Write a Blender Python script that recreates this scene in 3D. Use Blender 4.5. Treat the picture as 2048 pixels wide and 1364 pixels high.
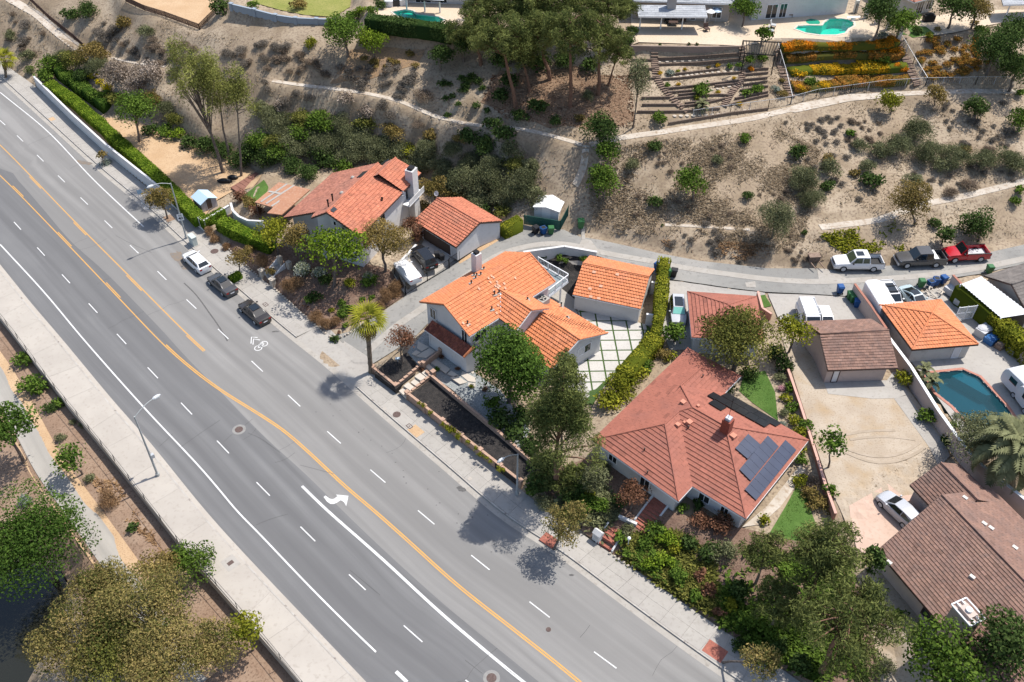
import bpy, math, random
import numpy as np
from mathutils import Vector, Matrix
random.seed(11)
rng = np.random.default_rng(5)
for o in list(bpy.data.objects): bpy.data.objects.remove(o)
SC = bpy.context.scene
COL = SC.collection
R_ = math.radians
# ---------------------------------------------------------------- camera, sky, sun, exposure
FPX, CAMZ = 1840.0, 72.0                       # focal length in photo pixels, drone height above the street
_d = np.array([1000 - 1024, 2650 - 682, FPX]); _d /= np.linalg.norm(_d)
_y = np.array([0, 0, 1.0]) - _d * _d[2]; _y /= np.linalg.norm(_y)
RC = np.array([np.cross(_y, -_d), _y, -_d])     # camera (x right, y down, z forward) to world
cam = bpy.data.cameras.new('camera'); camo = bpy.data.objects.new('camera', cam); COL.objects.link(camo)
cam.sensor_width = 36; cam.lens = FPX / 2048 * 36; cam.clip_end = 4000; cam.clip_start = 1
m3 = Matrix([[RC[i][0], -RC[i][1], -RC[i][2]] for i in range(3)])
camo.matrix_world = Matrix.Translation((0, 0, CAMZ)) @ m3.to_4x4()
SC.camera = camo
SUN_AZ, SUN_EL = 31.0, 62.0                     # degrees: direction the light comes from (from +x towards +y), height
w = bpy.data.worlds.new('World'); SC.world = w; w.use_nodes = True
nt = w.node_tree; bg = nt.nodes['Background']
sky = nt.nodes.new('ShaderNodeTexSky'); sky.sky_type = 'NISHITA'; sky.sun_disc = False
sky.sun_elevation = R_(SUN_EL); sky.sun_rotation = R_(90 - SUN_AZ); sky.air_density = 1.0; sky.dust_density = 1.5
nt.links.new(sky.outputs[0], bg.inputs[0]); bg.inputs[1].default_value = 0.148
sun = bpy.data.lights.new('sun', 'SUN'); sun.energy = 4.35; sun.angle = R_(0.55); sun.color = (1, .955, .89)
suno = bpy.data.objects.new('sun', sun); COL.objects.link(suno)
sv = Vector((math.cos(R_(SUN_EL)) * math.cos(R_(SUN_AZ)), math.cos(R_(SUN_EL)) * math.sin(R_(SUN_AZ)), math.sin(R_(SUN_EL))))
suno.rotation_euler = sv.to_track_quat('Z', 'Y').to_euler(); suno.location = sv * 300
vs = SC.view_settings; vs.view_transform = 'Standard'; vs.look = 'None'; vs.gamma = 1; vs.use_curve_mapping = False
vs.exposure = 0.45
SC.render.engine = 'CYCLES'; SC.cycles.max_bounces = 6; SC.cycles.diffuse_bounces = 3
SC.cycles.transparent_max_bounces = 6; SC.cycles.caustics_reflective = False; SC.cycles.caustics_refractive = False

# ---------------------------------------------------------------- pixel <-> place
def ray(px, py): return RC @ np.array([px - 1024, py - 682, FPX])
def G(px, py, z=0.0):
    d = ray(px, py); t = (z - CAMZ) / d[2]; return np.array([d[0] * t, d[1] * t, z])
def pxm(p):                                     # photo pixels per metre at a place
    return FPX / max(1.0, float(RC.T[2] @ (np.array(p) - [0, 0, CAMZ])))
def PR(p):
    c = RC.T @ (np.array(p, float) - [0, 0, CAMZ]); return 1024 + FPX * c[0] / c[2], 682 + FPX * c[1] / c[2]

# ---------------------------------------------------------------- lie of the land
CP = [(700,690,.3),(760,660,.8),(850,600,1.5),(930,540,2.1),(1000,495,2.4),(1060,475,2.6),(1127,480,2.7),(1250,510,2.8),(1400,545,2.8),
 (1550,560,2.9),(1700,560,3.0),(1850,540,3.1),(2047,505,3.4),
 (1000,440,2.9),(1100,430,3.6),(1200,450,3.6),(1320,480,3.8),(1450,500,3.8),(1600,510,3.8),(1750,500,4),(1900,470,4.3),(2047,440,4.6),
 (1310,455,4.6),(1500,460,5),(1640,455,5.4),(1750,440,5.6),(1830,405,6.2),(2047,362,7.2),
 (540,160,10),(560,165,10),(700,182,10.2),(800,203,10.4),(900,240,10.4),(1000,255,10.4),(1100,275,10.4),(1170,290,10.2),(1290,270,10.5),
 (1420,250,10.5),(1560,222,10.5),(1700,195,10.6),(1780,188,10.6),(2047,185,10.6),
 (1250,380,6.2),(1400,380,6.8),(1600,330,7.6),(1900,300,8.2),(1160,380,6.2),
 (560,250,5.2),(560,275,4.2),(560,330,2.4),(640,318,2.6),(760,312,2.7),(850,345,2.9),(600,300,3.2),(700,295,3.3),(800,300,3.6),(700,262,4.8),(850,322,3.4),(950,345,3.6),(1050,330,6.3),(900,390,2.8),(980,400,3.2),
 (450,250,3.5),(350,180,4.5),(230,190,2),(150,140,1.2),(60,150,.3),(0,110,.3),
 (40,0,7),(110,55,5.5),(160,90,5),(250,100,6.5),(330,140,7.5),(450,150,9),
 (300,40,11),(420,70,11.5),(540,90,12.5),(650,100,13),(760,110,13),(880,130,12.5),
 (1000,110,14),(1150,110,14.2),(1250,110,14.5),(1000,180,12),(1150,200,11.8),(1850,110,14),(1950,120,14),(2047,130,13.5),
 (0,-70,10),(500,-80,14.5),(1000,-80,16),(1500,-80,16),(2047,-80,16),(2200,200,10.6),(2200,480,3.5),
 (470,470,.9),(520,520,1.0),(600,580,1.1),(650,640,.5),(700,620,1.0),(770,580,1.6),(740,640,.7),(600,520,1.8),
 (1110,1000,.9),(1230,1000,1.6),(1250,1120,.4),(1350,1180,.4),(1440,1230,.5),(1550,1300,.5),(1650,1363,.5),(1400,1090,1.7),
 (1550,1150,1.5),(1650,1200,1.5),(1750,1300,1.3),(1100,960,1.2),(1180,900,1.8),
 (0,680,-1.3),(90,780,-1.3),(190,910,-1.3),(290,1040,-1.3),(420,1190,-1.3),(560,1363,-1.3),(0,760,-1.6),(100,950,-1.6),
 (230,1110,-1.6),(400,1363,-1.7),(0,900,-1.8),(90,1080,-2),(130,1130,-3.0),(0,1120,-3.5),(250,1363,-3),(-150,700,-1.7),(-150,560,-1.3)]
cw = np.array([G(*p) for p in CP])
def _k(r): return r
_A = _k(np.linalg.norm(cw[:, None, :2] - cw[None, :, :2], axis=2)) - np.eye(len(cw)) * 1.2
_n = len(cw); _M = np.zeros((_n + 1, _n + 1)); _M[:_n, :_n] = _A; _M[:_n, _n] = 1; _M[_n, :_n] = 1
_w = np.linalg.solve(_M, np.r_[cw[:, 2], 0])
def rbf(x, y):
    x = np.clip(np.asarray(x, float), -135, 140); y = np.clip(np.asarray(y, float), 20, 215)
    s = np.full(x.shape, _w[_n])
    for i in range(_n): s += _w[i] * np.hypot(x - cw[i, 0], y - cw[i, 1])
    return s
def pdist(x, y, poly):                          # signed distance, inside negative
    P = np.asarray(poly)[:, :2]; n = len(P); d = np.full(x.shape, 1e9); ins = np.zeros(x.shape, bool)
    for i in range(n):
        a, b = P[i], P[(i + 1) % n]; e = b - a; L = e @ e + 1e-12
        t = np.clip(((x - a[0]) * e[0] + (y - a[1]) * e[1]) / L, 0, 1)
        d = np.minimum(d, np.hypot(x - a[0] - t * e[0], y - a[1] - t * e[1]))
        c = ((a[1] > y) != (b[1] > y)); xx = a[0] + (y - a[1]) / (b[1] - a[1] + 1e-12) * e[0]
        ins ^= c & (x < xx)
    return np.where(ins, -d, d)
# ---- street lines, traced on the street plane
RCURB = [(0,152.5),(94,238),(195,330),(295,413.5),(367.5,481),(425,533.5),(500,597),(544.5,636),(594,677),(652,722),(712,774),(737,797),(812,862),(912,947),(1012,1033),(1119,1100.5),(1211.5,1170.5),(1336.5,1263),(1424,1325.5),(1486.5,1368)]
RBACK = [(8,127),(73,175),(220,311),(315,391),(411,464),(449,494),(501,541.5),(546.6,575),(605,626.6),(646,662),(690,706),(744,747),(789,779),(813,799),(925,886),(1037.6,975),(1100,1026),(1169,1070.5),(1219,1105.5),(1261,1133),(1374,1210.5),(1439,1255.5),(1536,1318),(1601,1364)]
LGUT = [(0,528.5),(62.5,606),(127.5,682),(225,799.5),(300,884.5),(412.5,1023),(512,1132),(624.5,1250.5),(734.5,1366)]
LOUT = [(0,632),(40,682),(100,764.5),(140,812),(200,884.5),(250,947),(310,1023),(355,1083),(422.5,1155.5),(475,1218),(532,1280.5),(592,1350.5),(604,1366)]
def spl(P, step=1.0, ext=0.0):
    P = [np.array(p, float) for p in P]
    if ext:
        a = P[0] + (P[0] - P[1]) / np.linalg.norm(P[0] - P[1]) * ext; b = P[-1] + (P[-1] - P[-2]) / np.linalg.norm(P[-1] - P[-2]) * ext
        P = [a] + P + [b]
    Q = [2 * P[0] - P[1]] + P + [2 * P[-1] - P[-2]]; out = []
    for i in range(1, len(Q) - 2):
        p0, p1, p2, p3 = Q[i - 1:i + 3]; L = np.linalg.norm(p2 - p1); n = max(1, int(L / step))
        for k in range(n):
            t = k / n
            out.append(.5 * (2 * p1 + (p2 - p0) * t + (2 * p0 - 5 * p1 + 4 * p2 - p3) * t * t + (3 * p1 - p0 - 3 * p2 + p3) * t ** 3))
    out.append(P[-1]); return np.array(out)
def SP(px, z=0.0, step=1.0, ext=0.0): return spl([G(a, b, z) for a, b in px], step, ext)
def smooth(P, n=3):
    P = P.copy()
    for _ in range(n): P[1:-1] = (P[:-2] + 2 * P[1:-1] + P[2:]) / 4
    return P
EXT = 70
L_rc = smooth(SP(RCURB, 0, 1.0, EXT), 6); L_rb = SP(RBACK, .15, 1.0, EXT); L_lg = smooth(SP(LGUT, 0, 1.0, EXT), 6); L_lo = smooth(SP(LOUT, .15, 1.0, EXT), 4)
_t = np.gradient(L_lo, axis=0)[:, :2]; _t /= np.linalg.norm(_t, axis=1)[:, None]; L_loi = L_lo.copy(); _sg = 1 if (L_lg[len(L_lg)//2] - L_lo[len(L_lo)//2])[:2] @ np.array([-_t[len(L_lo)//2, 1], _t[len(L_lo)//2, 0]]) > 0 else -1
L_loi[:, 0] += -_t[:, 1] * _sg * 1.3; L_loi[:, 1] += _t[:, 0] * _sg * 1.3
PADS = [   # outline traced in the photograph at the pad's own level, level, width of the bank round it
 ([(80,160),(225,300),(320,395),(408,450),(440,420),(470,380),(520,345),(480,320),(400,300),(330,250),(250,235),(200,230),(150,190)], .9, 2.0),
 ([(500,405),(560,460),(700,560),(770,530),(800,470),(850,420),(850,360),(760,330),(640,335),(520,375)], 2.2, 3.0),
 ([(795,530),(830,470),(870,420),(1000,415),(1015,445),(920,515),(823,577)], 2.5, 1.2),
 ([(868,655),(935,745),(1000,790),(1090,900),(1180,790),(1310,680),(1318,556),(1190,521),(1127,509),(1046,523),(972,570)], 1.5, .5),
 ([(1040,700),(850,670),(790,710),(835,740),(930,800),(1090,920)], 1.2, .5),
 ([(747,744),(790,776),(843,737),(812,706)], .9, .4),
 ([(818,785),(1042,968),(1080,925),(878,735)], .98, .4),
 ([(1200,900),(1345,1025),(1480,1080),(1640,900),(1590,760),(1500,690),(1390,660),(1330,720),(1250,810)], 2.3, 3.0),
 ([(1330,570),(1525,595),(1560,690),(1385,700),(1325,650)], 2.7, 1.5),
 ([(1545,600),(1700,600),(1790,690),(1810,760),(1900,890),(1850,990),(1760,1050),(1700,1070),(1655,960),(1590,760)], 2.9, 1.0),
 ([(1725,600),(1880,585),(1940,680),(2100,800),(2100,940),(1930,900),(1830,740)], 3.2, .8),
 ([(1900,575),(2150,545),(2150,900),(1985,740)], 3.2, .8),
 ([(1700,1060),(1800,975),(1920,915),(2060,1020),(2160,1200),(2100,1420),(1900,1380),(1800,1250),(1740,1150)], 2.3, 2.0),
 ([(1285,90),(1490,93),(1562,78),(1790,73),(1760,20),(1700,-140),(1250,-140),(1240,60)], 15.5, 1.5),
 ([(1815,78),(1900,68),(2060,48),(2060,-90),(1790,-90)], 15.5, 1.5),
 ([(735,40),(895,57),(960,62),(960,-90),(720,-90)], 16.5, 1.5),
 ([(462,14),(560,38),(668,44),(705,20),(715,-90),(430,-90)], 14.5, .6),
 ([(255,0),(330,30),(400,58),(432,20),(440,-60),(240,-60)], 11.0, 3.0),
 ([(-260,1150),(20,1140),(80,1150),(128,1165),(112,1250),(60,1330),(10,1420),(-260,1420)], -5.4, 3.0)]
PADW = [(np.array([G(a, b, z) for a, b in P]), z, bl) for P, z, bl in PADS]
STREET = np.array([p for p in L_loi] + [p for p in L_rb[::-1]])
PADW.append((STREET, -.12, .7))
BENCH = []                                      # (polyline, half width) of paths cut level into the slope
def z0f(x, y):
    x = np.asarray(x, float); y = np.asarray(y, float); z = rbf(x, y)
    for P, zp, bl in PADW:
        lo, hi = P.min(0) - bl, P.max(0) + bl
        m = (x > lo[0]) & (x < hi[0]) & (y > lo[1]) & (y < hi[1])
        if m.any():
            d = pdist(x[m], y[m], P); t = np.clip(1 - d / bl, 0, 1); t = t * t * (3 - 2 * t)
            z[m] = z[m] * (1 - t) + zp * t
    for P, hw in BENCH:
        lo, hi = P.min(0) - hw - 2, P.max(0) + hw + 2
        m = (x > lo[0]) & (x < hi[0]) & (y > lo[1]) & (y < hi[1])
        if m.any():
            xm, ym = x[m], y[m]; d = np.full(xm.shape, 1e9); zz = np.zeros(xm.shape)
            for a, b in zip(P[:-1], P[1:]):
                e = (b - a)[:2]; t = np.clip(((xm - a[0]) * e[0] + (ym - a[1]) * e[1]) / (e @ e + 1e-9), 0, 1)
                dd = np.hypot(xm - a[0] - t * e[0], ym - a[1] - t * e[1]); q = dd < d
                d = np.where(q, dd, d); zz = np.where(q, a[2] + t * (b[2] - a[2]), zz)
            t = np.clip(1 - (d - hw) / 1.0, 0, 1); t = t * t * (3 - 2 * t); z[m] = z[m] * (1 - t) + zz * t
    return z
def axis(lo, hi, st, far):
    c = list(np.arange(lo, hi + .01, st)); a = st; up, dn = [], []; u, d = hi, lo
    while u < far: a *= 1.35; u += a; d -= a; up.append(u); dn.append(d)
    return np.array(dn[::-1] + c + up)
GX, GY = axis(-112, 116, .6, 1800), axis(24, 196, .6, 1800)
XX, YY = np.meshgrid(GX, GY)
def grid_height():
    global ZG
    ZG = z0f(XX.ravel(), YY.ravel()).reshape(XX.shape)
def Z(x, y):
    i = int(np.clip(np.searchsorted(GX, x) - 1, 0, len(GX) - 2)); j = int(np.clip(np.searchsorted(GY, y) - 1, 0, len(GY) - 2))
    u = (x - GX[i]) / (GX[i + 1] - GX[i]); v = (y - GY[j]) / (GY[j + 1] - GY[j])
    return float(ZG[j, i] * (1 - u) * (1 - v) + ZG[j, i + 1] * u * (1 - v) + ZG[j + 1, i] * (1 - u) * v + ZG[j + 1, i + 1] * u * v)
def T(px, py, h=0.0):                           # the place on the ground whose point h above it lies on the sight line
    d = ray(px, py); tmin = (22 - CAMZ) / d[2]; tmax = (-7 - CAMZ) / d[2]; p0 = None
    n = 90
    for k in range(n + 1):
        t = tmin + (tmax - tmin) * k / n; e = CAMZ + d[2] * t - h - Z(d[0] * t, d[1] * t)
        if e <= 0:
            a, b = (tmin if p0 is None else p0), t
            for _ in range(14):
                m = (a + b) / 2
                if CAMZ + d[2] * m - h - Z(d[0] * m, d[1] * m) > 0: a = m
                else: b = m
            t = (a + b) / 2; return np.array([d[0] * t, d[1] * t, Z(d[0] * t, d[1] * t)])
        p0 = t
    t = tmax; return np.array([d[0] * t, d[1] * t, Z(d[0] * t, d[1] * t)])
grid_height()
for px, hw in (([(690,700),(740,690),(775,668),(815,637),(843,616),(885,580),(930,546),(980,508),(1030,488),(1080,480),(1127,482),(1180,492),(1250,512),(1320,527),(1400,541),(1480,552),(1560,560),(1640,563),(1700,563),(1790,556),(1880,543),(1960,527),(2080,495)], 2.6),([(545,162),(600,170),(700,182),(800,203),(870,232),(950,250),(1040,258),(1110,274),(1165,290)], .65),
               ([(1180,290),(1240,276),(1300,268),(1420,250),(1500,238),(1560,224),(1640,206),(1720,194),(1780,189),(1900,184),(2060,184)], .8),
               ([(1640,455),(1700,448),(1760,440),(1800,424),(1850,408),(1900,399),(1960,385),(2060,360)], .7),
               ([(1330,450),(1400,453),(1500,460)], .35), ([(-10,-20),(40,10),(75,30),(115,65),(160,96),(230,118),(320,132)], .7),
               ([(-40,700),(0,760),(50,850),(95,935),(150,1010),(235,1130),(330,1270),(400,1370)], 1.2)):
    BENCH.append((smooth(spl([T(*p) for p in px], 1.2), 8), hw))
grid_height()
# ---------------------------------------------------------------- materials
MATS = {}
def mat(name, c1, c2=None, sc=.6, rough=.9, c3=None, sc3=9.0, th3=(.5, .7), bump=0.0, bsc=25, spec=.25, tint=False, rand=0.0, metal=0.0, c4=None, sc4=2.0, th4=(.55, .65), streak=None, trans=0.0, emit=None):
    if name in MATS: return MATS[name]
    m = bpy.data.materials.new(name); m.use_nodes = True; MATS[name] = m
    N = m.node_tree.nodes; Lk = m.node_tree.links.new; b = N['Principled BSDF']
    geo = N.new('ShaderNodeNewGeometry')
    def noise(scale, det=4.0, vec=None):
        n = N.new('ShaderNodeTexNoise'); n.inputs['Scale'].default_value = scale; n.inputs['Detail'].default_value = det
        Lk(vec or geo.outputs['Position'], n.inputs['Vector']); return n.outputs[0]
    def ramp(src, lo, hi):
        r = N.new('ShaderNodeMapRange'); r.inputs[1].default_value = lo; r.inputs[2].default_value = hi; Lk(src, r.inputs[0]); return r.outputs[0]
    def mix(f, a, c, mode='MIX'):
        x = N.new('ShaderNodeMix'); x.data_type = 'RGBA'; x.blend_type = mode
        if isinstance(f, float): x.inputs[0].default_value = f
        else: Lk(f, x.inputs[0])
        for s, v in ((6, a), (7, c)):
            if isinstance(v, tuple): x.inputs[s].default_value = v + (1,)
            else: Lk(v, x.inputs[s])
        return x.outputs[2]
    col = c1
    if tint == 'mix':
        at = N.new('ShaderNodeAttribute'); at.attribute_name = 'tint'; col = mix(at.outputs[2], c1, c2)
    elif c2: col = mix(ramp(noise(sc), .35, .65), c1, c2)
    if c4: col = mix(ramp(noise(sc4, 5), *th4), col, c4)
    if c3: col = mix(ramp(noise(sc3, 3), *th3), col, c3)
    if streak:                                   # wear along a strip: stretched noise in the strip's own (along, across) coordinates
        uv = N.new('ShaderNodeUVMap'); mp = N.new('ShaderNodeMapping'); mp.inputs['Scale'].default_value = (.03, .9, 1); Lk(uv.outputs[0], mp.inputs[0])
        col = mix(ramp(noise(1.0, 3, mp.outputs[0]), .35, .68), col, streak)
        mp2 = N.new('ShaderNodeMapping'); mp2.inputs['Scale'].default_value = (.012, .33, 1); Lk(uv.outputs[0], mp2.inputs[0])
        col = mix(ramp(noise(1.0, 2, mp2.outputs[0]), .42, .75), col, streak)
    if tint is True:
        at = N.new('ShaderNodeAttribute'); at.attribute_name = 'tint'
        v = N.new('ShaderNodeVectorMath'); v.operation = 'SCALE'; Lk(at.outputs[2], v.inputs['Scale'])
        if isinstance(col, tuple): v.inputs[0].default_value = col
        else: Lk(col, v.inputs[0])
        col = v.outputs[0]
    if rand:
        oi = N.new('ShaderNodeObjectInfo'); mr = N.new('ShaderNodeMapRange'); mr.inputs[3].default_value = 1 - rand; mr.inputs[4].default_value = 1 + rand
        Lk(oi.outputs['Random'], mr.inputs[0]); v = N.new('ShaderNodeVectorMath'); v.operation = 'SCALE'; Lk(mr.outputs[0], v.inputs['Scale'])
        if isinstance(col, tuple): v.inputs[0].default_value = col
        else: Lk(col, v.inputs[0])
        col = v.outputs[0]
    if trans:
        dn = N.new('ShaderNodeBsdfDiffuse'); tn = N.new('ShaderNodeBsdfTranslucent'); ms = N.new('ShaderNodeMixShader'); ms.inputs[0].default_value = trans
        for q in (dn, tn):
            if isinstance(col, tuple): q.inputs[0].default_value = col + (1,)
            else: Lk(col, q.inputs[0])
        Lk(dn.outputs[0], ms.inputs[1]); Lk(tn.outputs[0], ms.inputs[2]); Lk(ms.outputs[0], N['Material Output'].inputs[0]); return m
    if isinstance(col, tuple): b.inputs['Base Color'].default_value = col + (1,)
    else: Lk(col, b.inputs['Base Color'])
    b.inputs['Roughness'].default_value = rough; b.inputs['Specular IOR Level'].default_value = spec; b.inputs['Metallic'].default_value = metal
    if bump:
        bp = N.new('ShaderNodeBump'); bp.inputs['Strength'].default_value = bump; bp.inputs['Distance'].default_value = .05
        Lk(noise(bsc, 5), bp.inputs['Height']); Lk(bp.outputs[0], b.inputs['Normal'])
    return m
def plain(name, c, rough=.6, spec=.3, metal=0.0): return mat(name, c, rough=rough, spec=spec, metal=metal)
M_hill = mat('dry_hillside', (.295,.225,.152), (.365,.295,.212), .11, c3=(.19,.14,.098), sc3=3.4, th3=(.47,.68), bump=.9, bsc=2.2, c4=(.24,.182,.12), sc4=.3, th4=(.47,.64))
M_litter = mat('reddish_leaf_litter', (.19,.12,.075), (.245,.16,.10), .5, c3=(.105,.065,.042), sc3=4, bump=.8, bsc=4)
M_soil = mat('brown_soil', (.235,.155,.105), (.29,.205,.145), .35, c3=(.15,.095,.062), sc3=5, bump=.7, bsc=5)
M_dirt = mat('pale_dirt', (.345,.28,.21), (.40,.335,.26), .4, c3=(.25,.19,.13), sc3=5.5, th3=(.55,.75), c4=(.34,.25,.155), sc4=.35, th4=(.5,.7), bump=.5, bsc=6)
M_tan = mat('tan_decomposed_granite', (.42,.28,.16), (.47,.33,.20), .5, c3=(.33,.21,.12), sc3=7, bump=.3, bsc=8)
M_mulch = mat('black_mulch', (.017,.016,.016), (.036,.032,.03), 2, c3=(.12,.095,.075), sc3=9, th3=(.6,.72), bump=1, bsc=14)
M_bmulch = mat('brown_mulch', (.16,.098,.07), (.21,.14,.10), 1, c3=(.085,.052,.036), sc3=6, bump=.9, bsc=8)
M_lawn = mat('lawn_grass', (.055,.115,.018), (.085,.15,.03), .6, c3=(.04,.085,.014), sc3=9, bump=.8, bsc=14)
M_lawn2 = mat('yellowing_lawn', (.19,.20,.045), (.25,.235,.07), .4, c3=(.13,.15,.03), sc3=4, bump=.6, bsc=10)
M_asphD = mat('dark_asphalt', (.165,.163,.161), (.18,.178,.175), .25, rough=.85, c3=(.125,.124,.124), sc3=22, th3=(.45,.85), streak=(.118,.116,.116), bump=.25, bsc=40)
M_asphL = mat('light_asphalt', (.232,.224,.212), (.252,.243,.23), .25, rough=.85, c3=(.19,.184,.175), sc3=22, th3=(.45,.85), streak=(.172,.166,.158), bump=.25, bsc=40)
M_asphA = mat('old_alley_asphalt', (.24,.232,.215), (.28,.268,.245), .3, c3=(.18,.172,.16), sc3=2.2, th3=(.55,.72), c4=(.21,.205,.19), sc4=.18, th4=(.45,.6), bump=.3, bsc=30)
M_conc = mat('sidewalk_concrete', (.32,.297,.268), (.348,.325,.292), .5, c3=(.27,.25,.222), sc3=3, th3=(.52,.8), bump=.12, bsc=30, rand=.05)
M_concP = mat('pale_concrete', (.36,.325,.283), (.392,.356,.31), .4, c3=(.315,.28,.24), sc3=3, th3=(.55,.8), bump=.1, bsc=30, rand=.03)
M_concG = mat('gutter_concrete', (.35,.325,.29), (.31,.285,.25), .9, c3=(.25,.225,.195), sc3=2.5, th3=(.55,.75), bump=.1, bsc=30)
M_concB = mat('beige_patio', (.50,.40,.29), (.54,.44,.33), .3, c3=(.45,.355,.255), sc3=4, bump=.1, bsc=30)
M_path = mat('worn_concrete_drain', (.47,.42,.355), (.39,.335,.27), .5, c3=(.31,.24,.175), sc3=2.2, th3=(.5,.7), bump=.3, bsc=9)
M_bike = mat('bike_path_asphalt', (.33,.305,.27), (.36,.335,.295), .4, streak=(.25,.235,.21), bump=.2, bsc=30)
M_white = mat('white_road_paint', (.62,.62,.60), (.52,.515,.50), 1.5, c3=(.36,.355,.35), sc3=14, th3=(.55,.72), rough=.7)
M_yel = mat('yellow_road_paint', (.56,.30,.07), (.50,.275,.085), 1.2, c3=(.34,.235,.13), sc3=14, th3=(.56,.72), rough=.7)
M_curb = mat('kerb_concrete', (.40,.375,.34), (.33,.30,.265), 1.2, c3=(.13,.095,.085), sc3=1.6, th3=(.6,.75), bump=.1, bsc=30)
M_stain = mat('street_stain', (.085,.082,.08), (.12,.115,.11), 4)
M_rust = mat('rusty_dirt_stain', (.20,.155,.115), (.165,.15,.135), 2)
M_seal = plain('crack_seal', (.075,.073,.072))
M_iron = mat('cast_iron', (.085,.055,.048), (.12,.085,.075), 6, rough=.7)
M_water = mat('dark_river_water', (.018,.018,.012), rough=.07, spec=.5)
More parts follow.
